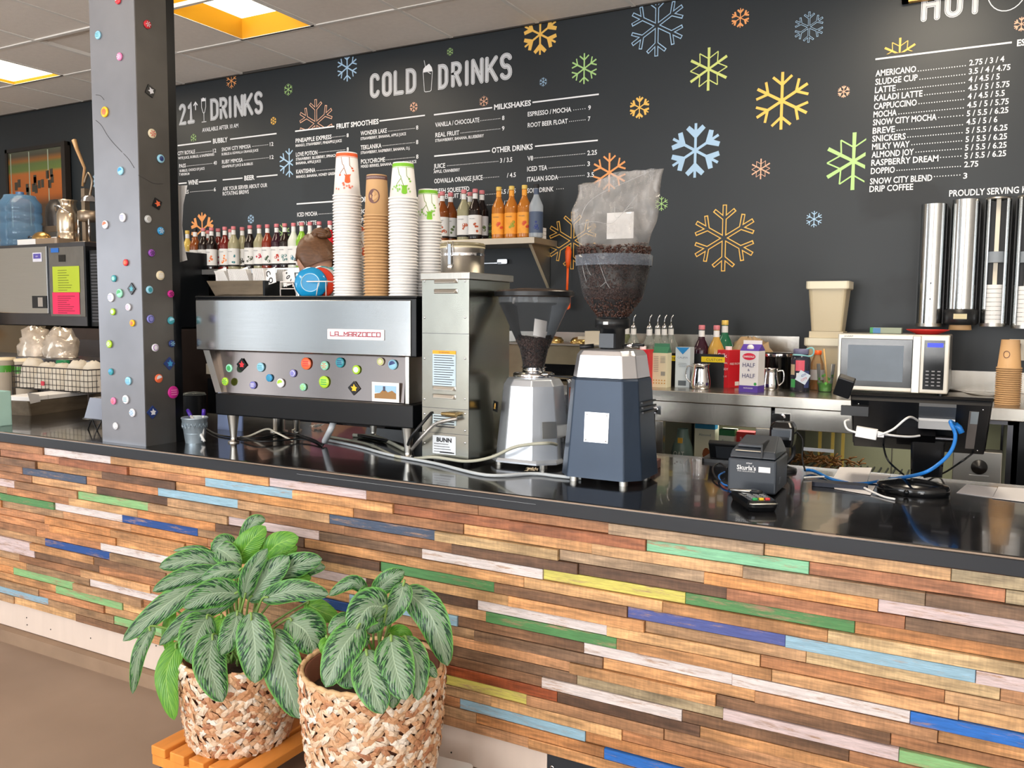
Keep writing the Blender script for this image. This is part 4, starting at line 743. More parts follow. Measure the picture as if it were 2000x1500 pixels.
part('hopper_rim', MB().lathe([(.1195, .672), (.121, .705), (.118, .706)], 40, cap=False), glassmat('rim_plastic', (150, 160, 175), .1, .22), k)
part('side_vents', MB().box(.125, .132, -.06, .06, .22, .225).box(.123, .13, -.06, .06, .235, .24).box(.121, .128, -.06, .06, .25, .255), BLACK, k)
heap('coffee_beans', (KX, KY, ZT), [(conesurf([(.046, .515), (.086, .572)]), 330), (conesurf([(.086, .572), (.094, .6), (.108, .68)]), 1500), (conesurf([(.108, .68), (.112, .73)]), 420)], [(topsurf(.105, .735), 260)], 'dark coffee beans filling the tall black grinder hopper and its bag', lambda m: m.lathe([(.04, .512), (.082, .575), (.10, .68), (.106, .727), (.0001, .735)], 28), .0047)
# bag
bgm = bpy.data.materials.new('cloudy_bag_film'); bgm.use_nodes = True; nt = bgm.node_tree; b = nt.nodes['Principled BSDF']; L = nt.links.new
b.inputs['Base Color'].default_value = lin((176, 173, 170)); b.inputs['Roughness'].default_value = .18
nz = nt.nodes.new('ShaderNodeTexNoise'); nz.inputs['Scale'].default_value = 16; nz.inputs['Detail'].default_value = 4; tc = nt.nodes.new('ShaderNodeTexCoord'); L(tc.outputs['Object'], nz.inputs['Vector'])
sx = nt.nodes.new('ShaderNodeSeparateXYZ'); L(tc.outputs['Object'], sx.inputs[0])
mr = nt.nodes.new('ShaderNodeMapRange'); mr.inputs['From Min'].default_value = .70; mr.inputs['From Max'].default_value = .76; mr.inputs['To Min'].default_value = .03; mr.inputs['To Max'].default_value = .34; L(sx.outputs['Z'], mr.inputs['Value'])
m2 = nt.nodes.new('ShaderNodeMapRange'); m2.inputs['From Min'].default_value = .4; m2.inputs['From Max'].default_value = .7; m2.inputs['To Min'].default_value = -.05; m2.inputs['To Max'].default_value = .25; L(nz.outputs['Fac'], m2.inputs['Value'])
ad = nt.nodes.new('ShaderNodeMath'); ad.use_clamp = True; L(mr.outputs[0], ad.inputs[0]); L(m2.outputs[0], ad.inputs[1]); L(ad.outputs[0], b.inputs['Alpha'])
mb = MB(); NS = 48; rings = []
for i in range(26):
    t = i/25; z = .60+.365*t; f = max(0, min(1, (z-.70)/.16)); f = f*f*(3-2*f); ring = []
    for q in range(NS):
        a = 2*math.pi*q/NS; r0 = .094+.018*min(1, (z-.6)/.08)
        xx = r0*math.cos(a); yy = r0*math.sin(a); u = a/math.pi; tri = (1-2*u) if u < 1 else (2*u-3)
        fx = .142*tri; fy = .012*math.sin(a)*(1.6 if z < .9 else 1)
        cr = .006*math.sin(7*a+z*40)*math.sin(3*a-z*23)+.004*math.sin(13*a+z*17); sx_ = 1+.04*math.sin(z*33)
        x = (xx*(1-f)+fx*f)*sx_+.02*f*(t-.5); y = (yy*(1-f)+fy*f)+cr*(.3+f*1.3)+.015*f*math.sin(z*14)
        top = -.03*f*(t > .9)*(t-.9)*10*max(0, -(x/.14)) - (.018*max(0, .02-x)/.14 if t > .96 else 0)
        ring.append((x, y, z+top))
    rings.append(ring)
mb.add([p for r in rings for p in r], [(i*NS+q, i*NS+(q+1) % NS, (i+1)*NS+(q+1) % NS, (i+1)*NS+q) for i in range(25) for q in range(NS)], True)
BAGO = tag(part('bean_bag', mb, bgm, None, (KX, KY, ZT)), 'crumpled clear plastic bag upturned into the black grinder hopper', 'bag')
part('bag_label', MB().box(-.043, .045, -.03, -.029, .755, .835), PAPER, BAGO, (.03, 0, 0), (0, -.12*0, 0), label='white paper slip inside the bag')
cre = MB()
for pts in ([(-.10, -.052, .80), (-.05, -.056, .808), (0, -.05, .80), (.03, -.052, .812), (.09, -.04, .885)], [(.02, -.05, .85), (.028, -.055, .815), (.06, -.05, .84), (.08, -.05, .845)], [(-.10, -.05, .80), (-.08, -.04, .86), (-.03, -.04, .895), (.06, -.03, .93), (.12, -.02, .955)], [(-.055, -.1, .69), (-.045, -.1, .66), (-.03, -.108, .64)], [(-.07, -.09, .69), (-.06, -.095, .65), (-.05, -.095, .62)], [(-.01, -.112, .70), (.005, -.112, .66), (.02, -.108, .62), (.03, -.1, .60)], [(.02, -.108, .62), (.0, -.105, .605)]): cre.tube(spline(pts, 4), .0007, 5)
part('crease', cre, glassmat('crease_shine', (220, 220, 220), .1, .3), BAGO)
# ================================================================ CANISTER on the water heater
c0 = Vector((-1.632, 2.61, bz1+.024)); t = thing('canister', c0, 'round brushed steel clamp-lid canister on top of the water heater', 'canister')
part('body', MB().lathe([(.072, 0), (.077, .002), (.077, .083), (.0785, .086), (.0785, .092)], 36), STEELS, t); part('lid', MB().lathe([(.074, .093), (.081, .095), (.081, .103), (.076, .107), (.06, .108), (.0001, .108)], 36, cap=False), glassmat('lid_plastic', (150, 140, 110), .15, .6), t)
part('seal', MB().lathe([(.079, .0885), (.0805, .092), (.079, .0955)], 36, cap=False), flat((200, 190, 160), .6), t)
part('band', MB().lathe([(.0778, .062), (.0783, .07), (.0778, .072)], 36, cap=False), CHROME, t)
part('clasp', MB().tube([(-.01, -.0785, .108), (-.012, -.083, .09), (-.012, -.083, .06), (.012, -.083, .06), (.012, -.083, .09), (.01, -.0785, .108)], .0018, 6).box(-.006, .006, -.086, -.08, .03, .1), CHROME, t); part('clasp_knob', MB().sph((0, -.081, .022), .011, 12, 8, (1, .5, 1)), CHROME, t)
# ================================================================ CUP STACKS
TOPZ = ZT+.58
def cup_prof(rb, rt, h): return [(rb, h), (rt-.001, .006), (rt+.0024, .006), (rt+.0042, .003), (rt+.0024, .0004), (rt-.001, 0), (rt-.002, .004), (rb-.001, h-.008)]
def cone_print(mb, pts, wd, R, rb, rt, h, ph=0):
    for a, b2 in zip(pts[:-1], pts[1:]):
        n = 3
        for i in range(n):
            p = [a[0]+(b2[0]-a[0])*i/n, a[1]+(b2[1]-a[1])*i/n]; q = [a[0]+(b2[0]-a[0])*(i+1)/n, a[1]+(b2[1]-a[1])*(i+1)/n]
            d = Vector((q[0]-p[0], q[1]-p[1])); nn = Vector((-d.y, d.x)).normalized()*wd/2
            vs = []
            for x, z in ((p[0]+nn.x, p[1]+nn.y), (p[0]-nn.x, p[1]-nn.y), (q[0]-nn.x, q[1]-nn.y), (q[0]+nn.x, q[1]+nn.y)):
                r = rt+(rb-rt)*z/h+.0006; an = ph+x/r; vs.append((r*math.cos(an), r*math.sin(an), z))
            mb.add(vs, [(0, 1, 2, 3)])
def cone_fill(mb, poly, rb, rt, h, ph):
    vs = []
    for x, z in poly: r = rt+(rb-rt)*z/h+.0007; an = ph+x/r; vs.append((r*math.cos(an), r*math.sin(an), z))
    mb.add(vs, [tuple(range(len(vs)))])
PH = -1.12
def nth(k): return '%d%s' % (k, 'th' if k % 100 in (11, 12, 13) else {1: 'st', 2: 'nd', 3: 'rd'}.get(k % 10, 'th'))
def stack(px, yl, rb, rt, h, n, sp, kind, word, where, body, acc, zb=TOPZ, py=580):
    c = MM @ Vector((mloc(px, py, yl).x, yl, .58)); c.z = zb
    me = MB().lathe(cup_prof(rb, rt, h), 28, cap=False).mesh('paper_cup', body)
    pr = None
    for i in range(n-1):
        if i == 0: pr = o = part('paper_cup', me, None, None, c)
        else: o = pr.copy(); COL.objects.link(o); o.location = c+Vector((rs.uniform(-.0006, .0006), rs.uniform(-.0006, .0006), i*sp))
        tag(o, '%s paper cup in the %s, %s from the top' % (word, where, nth(n-i)), 'cup', 'cups nested in the '+where)
    o = thing('paper_cup', c+Vector((0, 0, (n-1)*sp)), 'upside-down %s paper cup on top of the %s' % (word, where), 'cup', 'top cups of the stacks')
    part('cup_wall', me, None, o); part('cup_base', MB().lathe([(rb-.001, h-.006), (.0001, h-.006)], 24, cap=False), PAPER, o)
    m = MB()
    if kind == 'kraft':
        rr = lambda z: rt+(rb-rt)*z/h+.0006
        part('band', MB().lathe([(rr(h-.004), h-.004), (rr(h-.018), h-.018)], 28, cap=False), acc, o)
        for q in range(26): a = PH-1.2+q*.09; cone_print(m, [((a-PH)*rb, h-.013), ((a-PH)*rb+.002, h-.009)], .0007, 0, rb, rt, h, PH)
        part('band_lettering', m, PAPER, o); m = MB()
        cone_print(m, [(.02*math.cos(i*.3927)-.003, h*.47+.024*math.sin(i*.3927)) for i in range(17)], .004, 0, rb, rt, h, PH)
        cone_fill(m, [(-.003-.018*math.sin(t), h*.47+.022*math.cos(t)) for t in (0, .4, .8, 1.2, 1.57, 1.9, 2.3, 2.7, 3.14)], rb, rt, h, PH)
        part('leaf_mark', m, acc, o); m = MB()
        for s in (-1, 0, 1):
            if s: cone_fill(m, [(-.003, h*.47-.016), (-.003+s*.014, h*.47-.004), (-.003+s*.014, h*.47+.006), (-.003, h*.47-.002)], rb-.0006*0+.0004, rt+.0004, h, PH)
            else: cone_fill(m, [(-.003, h*.47-.004), (.003, h*.47+.008), (-.003, h*.47+.018), (-.009, h*.47+.008)], rb+.0004, rt+.0004, h, PH)
        part('leaf_fill', m, body, o)
    else:
        rr = lambda z: rt+(rb-rt)*z/h+.0006
        part('band', MB().lathe([(rr(h-.004), h-.004), (rr(h-.016), h-.016)], 28, cap=False), acc, o)
        part('band_line', MB().lathe([(rr(h-.018), h-.018), (rr(h-.0195), h-.0195)], 28, cap=False), acc, o)
        s = h/.16; brn = flat((150, 100, 70), .6) if kind == 'red' else flat((120, 150, 70), .6)
        cone_print(m, [(-.012, h-.02), (-.007, h-.045), (-.001, h-.052), (0, h-.06), (.006, h-.075), (.009, h-.085)], .0022, 0, rb, rt, h, PH)
        cone_print(m, [(-.001, h-.06), (-.013, h-.075), (-.017, h-.083)], .0022, 0, rb, rt, h, PH); cone_print(m, [(.018, h-.02), (.02, h-.05), (.03, h-.06)], .002, 0, rb, rt, h, PH)
        part('branch_print', m, brn, o); m = MB()
        cone_fill(m, [(-.001, h-.080), (.006, h-.084), (.022, h-.082), (.025, h-.081), (.021, h-.090), (.023, h-.110), (.016, h-.114), (.006, h-.113), (.002, h-.108), (.004, h-.09)], rb, rt, h, PH)
        for x, z in ((-.016, .085), (.03, .06), (.034, .068)): cone_fill(m, [(x-.005, h-z), (x, h-z-.004), (x+.005, h-z), (x, h-z+.004)], rb, rt, h, PH)
        part('mug_print', m, acc, o); m = MB()
        for q in range(12):
            x, z = rs.uniform(-.035, .035), rs.uniform(.02, .045)
            for a in range(3): cone_print(m, [(x-.0045*math.cos(a*1.05), z-.0045*math.sin(a*1.05)), (x+.0045*math.cos(a*1.05), z+.0045*math.sin(a*1.05))], .0012, 0, rb, rt, h, PH)
        part('star_print', m, acc, o)
    return c
CW = mat('white_cup', (236, 234, 232), .5, var=.03); CK = mat('kraft_cup', (198, 158, 112), .55, var=.04)
ORG = flat((232, 92, 40), .5); GRN = flat((120, 186, 40), .5); BRW = flat((104, 70, 66), .5)
stack(679.5, .07, .038, .0495, .158, 35, .0107, 'red', 'white-and-orange', 'tallest stack', CW, ORG)
stack(737, .07, .0365, .0455, .148, 27, .0110, 'kraft', 'brown', 'brown stack', CK, BRW)
stack(788, .07, .0365, .0495, .128, 33, .0107, 'green', 'white-and-green', 'taller green-banded stack', CW, GRN)
stack(836, .17, .034, .0475, .118, 26, .0108, 'green', 'small white-and-green', 'shorter green-banded stack', CW, GRN, py=575)
stack(712, .20, .036, .048, .128, 14, .0107, 'red', 'short white-and-orange', 'low stack behind the brown cups', CW, ORG, py=578)
# ================================================================ CARD BOX, PLATE RACK
q0 = mloc(421, 580, .10); q1 = mloc(545, 580, .10)
t = thing('wooden_box', MM @ Vector((q0.x, .10, .581)), 'rough dark wooden tray box of white cards on the espresso machine', 'box', rz=RZM)
OLD = mat('weathered_box_wood', (104, 92, 76), .7, var=.45, scale=9, bump=.5, stretch=(1, 3, 4)); wd = .245; hb = .062
mk = lambda x0, x1, y0, y1: None
part('front_board', MB().add([(0, 0, 0), (wd, 0, 0), (wd, 0, hb), (-.035, -.012, hb), (0, .01, 0), (wd, .01, 0), (wd, .01, hb), (-.035, -.002, hb)], [(0, 1, 2, 3), (4, 7, 6, 5), (3, 2, 6, 7), (0, 4, 5, 1), (0, 3, 7, 4), (1, 5, 6, 2)]), OLD, t)
part('end_board', MB().box(wd, wd+.01, 0, .19, 0, hb), BLACKM, t); part('end_board', MB().add([(0, .01, 0), (0, .19, 0), (-.035, .2, hb), (-.035, -.002, hb), (.01, .01, 0), (.01, .19, 0), (-.025, .2, hb), (-.025, -.002, hb)], [(0, 1, 2, 3), (4, 7, 6, 5), (3, 2, 6, 7), (0, 4, 5, 1), (0, 3, 7, 4), (1, 5, 6, 2)]), OLD, t)
part('back_board', MB().box(-.02, wd, .185, .195, 0, hb), OLD, t); part('bottom_board', MB().box(0, wd, 0, .19, 0, .008), OLD, t)
cme = MB().box(-.0011, .0011, -.028, .028, 0, .102).mesh('card', PAPER); cp = None; CARDS = []
for gi, (xa, n, lean) in enumerate(((.02, 11, -.42), (.10, 15, -.3), (.065, 8, -.2), (.18, 12, -.1), (.21, 8, .2))):
    for i in range(n):
        yy = .045+(gi == 4)*.07; P = t.matrix_basis @ Vector((xa+i*.0048, yy, .010)); o = link('card', cme, None, P, (0, lean, RZM+.35)); CARDS.append(o)
        tag(o, 'thin white printed card standing in the dark wooden box', 'card', 'white cards in the wooden box')
for ci, (px, py, s, yl) in enumerate(((432, 541, '• 0 Y', .128), (474, 540, '• 0 Y', .128), (527, 541, 'C O', .128), (564, 543, '• 0 Y', .17))):
    q = mloc(px, py, yl); a = link('card', MB().box(-.03, .03, 0, .0012, -.03, .034).mesh('card', PAPER), None, MM @ Vector((q.x, yl, q.z)), (-.2, -.25, RZM)); tag(a, 'white card with black lettering standing in the wooden box, %s of four' % ORDL[ci], 'card', 'lettered cards in the wooden box')
    label_text(s, INK, a, 0, -.0008, 0, .058, .021, bold=.03, tilt=-1.25)
t = thing('plate_rack', MM @ Vector((mloc(548, 580, .07).x, .07, .581)), 'white wire rack holding coloured plates on the espresso machine', 'rack', rz=RZM)
wr = MB(); Wd = .215
for y in (0, .13): wr.tube([(0, y, 0), (0, y, .055), (Wd, y, .055), (Wd, y, 0)], .0025, 6)
for x in (0, Wd): wr.tube([(x, 0, .055), (x, .13, .055)], .0025, 6)
for x in (.03, .06): wr.tube([(x, 0, .035), (x, .0, .05), (x, .13, .05), (x, .13, .035)], .002, 6)
wr.tube([(0, 0, .028), (.075, 0, .028)], .002, 6).tube([(.06, 0, .05), (.08, .0, .002)], .002, 6).tube([(.17, 0, .002), (.18, 0, .05)], .002, 6)
part('wire_frame', wr, flat((225, 215, 210), .3), t)
def plate(px, py, yl, R, c, lab, ry=0):
    q = mloc(px, py, yl); o = part('plate', MB(BW).lathe([(R*.55, 0), (R*.57, .004), (R*.60, .003), (R*.9, -.008), (R, -.014), (R*.985, -.018), (R*.5, -.004), (.0001, -.004)], 40, cap=False).lathe([(R*.55, .0005), (.0001, .0005)], 30, cap=False), flat(c, .12, coat=.5), None, MM @ Vector((q.x, yl, q.z)), (-.12, 0, RZM+ry))
    tag(o, lab, 'plate', 'plates in the wire rack'); part('foot_ring', MB(BW).lathe([(R*.53, .001), (R*.55, .0055), (R*.58, .002)], 40, cap=False), flat((200, 235, 245), .2), o); return o
plate(606, 552, .075, .062, (20, 140, 195), 'bright blue plate at the front of the wire rack', .5)
plate(622, 552, .11, .062, (225, 66, 40), 'orange-red plate behind the blue one in the wire rack', .5)
plate(630, 552, .14, .062, (232, 230, 226), 'white plate behind the orange-red one in the wire rack', .5)
plate(628, 550, .17, .064, (60, 165, 175), 'teal plate near the back of the wire rack', .5)
plate(645, 551, .20, .062, (90, 175, 180), 'pale teal plate hindmost in the wire rack', .5)
# ================================================================ SHELVES AND SYRUP BOTTLES
t = tag(part('wall_shelf', MB().box(-3.3, -2.292, 4.44, 4.745, 1.848, 1.884), mat('steel_shelf', (190, 178, 160), .32, .8, var=.1), bev=.002), 'stainless wall shelf with amber syrup bottles, behind the white cups', 'shelf')
for x in (-2.36, -3.2):
  m = MB(); m.add([(x, 4.745, 1.60), (x, 4.745, 1.848), (x, 4.5, 1.848), (x+.02, 4.745, 1.60), (x+.02, 4.745, 1.848), (x+.02, 4.5, 1.848)], [(0, 2, 1), (3, 4, 5), (0, 3, 5, 2), (0, 1, 4, 3), (1, 2, 5, 4)])
  part('bracket', m, STEELS, t)
t = tag(part('wall_shelf', MB().box(-6.1, -3.42, 4.44, 4.745, 1.706, 1.742), mat('steel_shelf', (176, 176, 176), .32, .8, var=.1), bev=.002), 'long grey wall shelf crowded with syrup bottles, behind the woman', 'shelf')
part('bracket', MB().box(-4.16, -4.13, 4.5, 4.745, 1.5, 1.706), STEELS, t); part('bracket', MB().box(-5.5, -5.47, 4.5, 4.745, 1.5, 1.706), STEELS, t)
PINKCAP = flat((206, 120, 128), .45); GOLDCAP = flat((222, 190, 96), .35); LBL = mat('bottle_label', (226, 226, 226), .6, var=.05); BKL = flat((24, 22, 24), .5)
BODY = [(.034, 0), (.0405, .004), (.0415, .012), (.0415, .178), (.040, .19), (.030, .212), (.0185, .236), (.015, .25), (.0142, .288)]
_bm = {}
def bottle(P, col, accent, label, group, cap=PINKCAP, lab=LBL, brand=True, alpha=.88, rz=None, spout=False, neck=True, s=1.0, labz=(.028, .15)):
    key = (col, accent, cap.name, lab.name if lab else 0, spout, s, neck, labz)
    if key in _bm: o = dup(_bm[key], P, rz if rz is not None else rs.uniform(-.2, .3), label, group); return o
    o = thing('syrup_bottle', P, label, 'bottle', group, rz=.1); _bm[key] = o; K = lambda pr: [(r*s, z*s) for r, z in pr]
    part('glass', MB().lathe(K(BODY), 24), glassmat('syrup_glass', col, .06, alpha if col != PY else .6), o)
    if lab is not None: part('front_label', MB().lathe([(.0421*s, labz[0]*s), (.0421*s, labz[1]*s)], 16, cap=False, arc=(-3.0, .2)), lab, o)
    if lab is LBL: part('foot_band', MB().lathe([(.0424*s, .022*s), (.0424*s, .034*s)], 16, cap=False, arc=(-3.0, .2)), BKL, o)
    m = MB()
    for i in range(5):
        a = -1.15+rs.uniform(-.25, .45); z = .05+rs.uniform(0, .05); r = .0425*s; q = rs.uniform(.006, .011)
        m.add([(r*math.cos(a+q/r*math.cos(u)*s), r*math.sin(a+q/r*math.cos(u)*s), (z+q*math.sin(u))*s) for u in (0, 1, 2.1, 3.1, 4.2, 5.2)], [tuple(range(6))])
    part('fruit_print', m, flat(accent, .5), o)
    if brand: label_text('MONIN', flat((70, 70, 80), .5), o, 0, -.0428*s, .128*s, .036, .007)
    if neck: part('neck_label', MB().lathe([(.0155*s, .25*s), (.0152*s, .282*s)], 14, cap=False), lab if lab is not None else LBL, o)
    if spout:
        part('pourer', MB().lathe([(.016, .288), (.017, .292), (.012, .30), (.008, .305)], 12).tube([(0, 0, .3), (0, 0, .325), (.004, 0, .345), (.012, 0, .358)], .0035, 8), CHROME, o)
    else: part('cap', MB().lathe([(.0158*s, .286*s), (.0165*s, .288*s), (.0165*s, .306*s), (.015*s, .309*s)], 16), cap, o)
    return o
AM = (136, 70, 26); DK = (30, 18, 16); RDB = (110, 26, 18); PY = (184, 178, 142); CL = (214, 218, 208); GRNs = (130, 180, 50); PUR = (50, 18, 34); REDs = (214, 30, 44); RB = (130, 44, 24)
NMb = {AM: 'amber', DK: 'near-black', RDB: 'dark red', PY: 'pale yellow', CL: 'clear', GRNs: 'bright green', PUR: 'purple-black', REDs: 'bright red', RB: 'red-brown', (230, 150, 30): 'orange'}
SL = [(367, 4.62, (222, 190, 96), (200, 60, 60), GOLDCAP), (382, 4.53, AM, (220, 170, 60), BKL), (398, 4.53, DK, (150, 60, 70), None), (414, 4.53, DK, (230, 120, 60), None), (427, 4.60, RDB, (150, 40, 80), None), (440, 4.53, RDB, (235, 130, 50), None), (457, 4.53, PY, (60, 130, 140), None), (474, 4.60, PY, (40, 40, 40), None), (489, 4.53, DK, (60, 70, 50), None), (507, 4.53, PY, (190, 60, 80), None), (523, 4.53, RB, (60, 80, 60), None), (541, 4.53, PUR, (190, 60, 50), None), (557, 4.53, DK, (70, 120, 120), None), (574, 4.53, CL, (80, 130, 150), None), (590, 4.53, GRNs, (120, 190, 60), None), (606, 4.53, CL, (150, 120, 60), None), (624, 4.53, DK, (60, 60, 60), None), (645, 4.53, REDs, (200, 40, 60), None), (664, 4.53, AM, (200, 120, 40), None), (451, 4.68, CL, (200, 60, 80), None), (408, 4.68, RB, (200, 60, 80), None)]
for i, (px, Y, c, ac, cap) in enumerate(sorted(SL, key=lambda q: q[0])):
    bottle((pxX(px, Y, 1.85), Y, 1.742), c, ac, '%s syrup bottle on the long shelf, %s' % (NMb.get(c, 'gold-topped').capitalize(), ORDL[i]), 'syrup bottles on the long shelf', cap or PINKCAP)
SR = [(841, 4.64, AM, PINKCAP, LBL), (858, 4.62, AM, PINKCAP, LBL), (864, 4.54, AM, PINKCAP, LBL), (880, 4.60, AM, PINKCAP, LBL), (906, 4.53, PY, PINKCAP, LBL), (918, 4.64, PY, PINKCAP, LBL), (928, 4.53, DK, PINKCAP, LBL), (941, 4.60, DK, PINKCAP, LBL)]
for i, (px, Y, c, cap, lb) in enumerate(SR): bottle((pxX(px, Y, 2.0), Y, 1.884), c, (90, 110, 60) if i % 2 else (180, 80, 40), '%s syrup bottle on the short steel shelf, %s' % (NMb[c].capitalize(), ORDL[i]), 'syrup bottles on the short shelf', cap, lb, alpha=.85)
ORL = mat('orange_label', (238, 160, 52), .5, var=.15, scale=30)
for i, px in enumerate((974, 999, 1024)): bottle((pxX(px, 4.52, 2.0), 4.52, 1.884), (190, 116, 40), (214, 70, 40) if i != 1 else (140, 160, 50), 'orange-labelled syrup bottle with gold cap on the short shelf, %s of three' % ('left', 'middle', 'right')[i], 'orange-labelled syrup bottles', GOLDCAP, ORL, alpha=.9)
bottle((pxX(1047, 4.52, 2.0), 4.52, 1.884), (196, 206, 216), (30, 50, 120), 'clear spirit bottle with black cap at the right end of the syrup shelf', None, BKL, flat((70, 84, 110), .4), False, .5)
t = thing('card_bundle', (-2.40, 4.55, 1.884), 'bundle of white cards held by bands at the end of the steel shelf', 'cards')
for i in range(3): part('card_stack', MB().box(0, .10, 0, .06, i*.022, i*.022+.020), PAPER, t)
part('band', MB().box(.02, .026, -.002, .062, -.0, .067).box(.07, .076, -.002, .062, 0, .067), BLACK, t)
# knife-like latch and spatula hanging on the wall
P = onY(981, 511, 4.74); t = thing('wall_bottle_opener', P, 'small chrome bracket screwed to the black wall above the silver grinder', 'bracket')
part('plate', MB().rbox(-.03, .04, -.014, .014, 0, .012, .006, BW), CHROME, t); part('arm', MB().box(-.16, .0, -.012, -.006, -.012, -.006), CHROME, t)
P = onY(1107, 590, 4.70); t = thing('spatula', P, 'orange silicone spatula hanging on the black wall beside the bag of beans', 'spatula'); OS = flat((238, 92, 28), .4)
part('blade', MB().rbox(-.022, .022, -.045, .045, -.006, .006, .016, BW), OS, t); part('shaft', MB().tube([(0, 0, .03), (.004, 0, .22)], .0075, 8), OS, t); part('grip', MB().tube([(.004, 0, .20), (.005, 0, .24), (.006, 0, .30), (.006, 0, .33)], .016, 10, rr=[.008, .016, .02, .010]), OS, t)
# ================================================================ BACK COUNTER
ZK = 1.085; YKF = 3.95
t = tag(part('steel_worktop', MB().box(-2.75, 1.6, YKF, 4.74, ZK-.052, ZK), STEELH, bev=.003), 'long stainless steel worktop along the black wall', 'countertop')
struct('trim_2', MB().box(-2.75, -.86, 4.741, 4.749, ZK+.001, 1.335), STEELH); struct('trim_3', MB().box(-.86, 1.6, 4.741, 4.749, ZK+.001, 1.185), STEELH)
fr = thing('undercounter_fridge', (-1.42, 4.0, .1), 'stainless undercounter fridge with two glass doors and chrome latches', 'fridge'); fx1 = 1.42+.12
D1 = [onY(p[0], p[1], 4.0) for p in ((1268, 790), (1508, 800), (1515, 800), (1745, 810), (1298, 822), (1478, 830), (1545, 838), (1745, 850))]
ox, oz = -1.42, .1; X = [q.x-ox for q in D1]
part('case', MB().box(0, fx1, .02, .70, 0, .02).box(0, fx1, .68, .70, 0, .93).box(0, .02, .02, .7, 0, .93).box(fx1-.02, fx1, .02, .7, 0, .93).box(0, fx1, .02, .7, .91, .93).box(X[1]-.01, X[2]+.02, .02, .7, 0, .93), DSTEEL, fr)
part('interior_lining', MB().box(.03, fx1-.03, .66, .675, .02, .9), flat((150, 150, 120), .5), fr)
part('shelf', MB().box(.03, X[1]-.02, .1, .65, .42, .43).box(X[2]+.03, fx1-.03, .1, .65, .52, .53), STEELS, fr)
for i, (a, b, c, d, zt) in enumerate(((X[0], X[1], X[4], X[5], D1[4].z), (X[2], X[3], X[6], X[7], D1[6].z))):
    z1 = .93; zt -= oz
    dr = part('door_frame', MB().box(a, b, -.02, .015, zt, z1).box(a, c, -.02, .015, .02, zt).box(d, b, -.02, .015, .02, zt).box(c, d, -.02, .015, .02, .1), STEELH, fr, bev=.002)
    part('glass_pane', MB().box(c, d, -.002, .002, .1, zt), glassmat('fridge_glass', (60, 66, 62), .03, .0), dr)
    part('latch', MB().cyl((a+.03, -.05, .885), .018, .03, 14, 'Y').box(a+.012, a+.048, -.045, -.02, .73, .87).box(a-.01, a+.07, -.03, -.02, .865, .905), CHROME, dr)
part('door_tag', MB().box(X[6]+.06, X[6]+.19, -.023, -.02, .745, .76), flat((190, 200, 215), .5), fr)
part('kick', MB().box(0, fx1, .03, .06, -.1, 0), BLACK, fr)
tag(part('base_cabinet', MB().box(-2.75, -1.44, 4.0, 4.7, 0, 1.032), DSTEEL), 'dark steel base cabinet left of the undercounter fridge', 'cabinet'); tag(part('base_cabinet', MB().box(.14, 1.6, 4.0, 4.7, 0, 1.032), BLACKM), 'black base cabinet right of the undercounter fridge', 'cabinet')
for lx, lz in ((-.97, .99), (-.30, .99)):
    l = bpy.data.lights.new('fridge_fill', 'AREA'); l.size = .35; l.energy = 2.2; l.color = (1, .97, .88); o = link('fridge_fill', l, None, (lx, 4.3, lz))  # added light behind each door, brightens the fridge contents
def carton(px, py, w_, h_, d_, name, label, body, Y=None, rz=0, gable=0, capc=None, z=ZK, texts=(), bands=(), group=None, extra=None):
    P = onZ(px, py, z) if Y is None else Vector((pxX(px, Y, z), Y, z)); t = thing(name, P, label, 'carton', group, rz)
    part('carton_body', MB().box(-w_/2, w_/2, 0, d_, 0, h_), body, t, bev=.0015)
    if gable:
        gm = MB().add([(-w_/2, 0, h_), (w_/2, 0, h_), (w_/2, d_, h_), (-w_/2, d_, h_), (-w_/2, d_/2-.002, h_+gable), (w_/2, d_/2-.002, h_+gable), (w_/2, d_/2+.002, h_+gable), (-w_/2, d_/2+.002, h_+gable)], [(0, 1, 5, 4), (2, 3, 7, 6), (1, 2, 6, 5), (3, 0, 4, 7), (4, 5, 6, 7)]).box(-w_/2, w_/2, d_/2-.002, d_/2+.002, h_+gable, h_+gable+.016)
        part('gable_top', gm, extra or body, t)
    if capc is not None: part('screw_cap', MB().cyl((0, d_*.45, h_-.001 if not gable else h_+gable*.3), .016, .018, 16), capc, t)
    for (z0, z1, c) in bands: part('colour_band', MB().box(-w_/2-.0004, w_/2+.0004, -.0006, d_+.0004, z0*h_, z1*h_), c, t)
    for (s, x, zz, ww, hh, c) in texts: label_text(s, c, t, x*w_, -.0012, zz*h_, ww*w_, hh)
    return t
R_ = flat((206, 34, 46), .4); Wt = flat((240, 236, 236), .4); NVY = flat((50, 54, 110), .4); PRP = flat((88, 62, 160), .4)
c = carton(1250, 757, .088, .188, .07, 'soy_milk_carton', 'red soy milk carton nearest the black grinder on the steel worktop', R_, texts=(('SOY', 0, .88, .3, .011, Wt), ('Silk', 0, .52, .95, .04, Wt), ('UNSWEETENED', 0, .36, .6, .007, Wt)), capc=Wt)
part('heart_mark', MB(BW).lathe([(.016, 0), (.0155, .001)], 16).lathe([(.0001, .0015), (.011, .0015)], 14), [Wt, BKL], c, (0, -.001, .14)); part('heart_core', MB(BW).lathe([(.010, 0), (.0001, .0006)], 14), BKL, c, (0, -.0022, .14))
c = carton(1287, 757, .078, .172, .07, 'milk_carton', 'beige carton with dark green gable beside the red soy carton', flat((222, 214, 182), .5), gable=.03, extra=flat((60, 120, 90), .5))
m = MB()
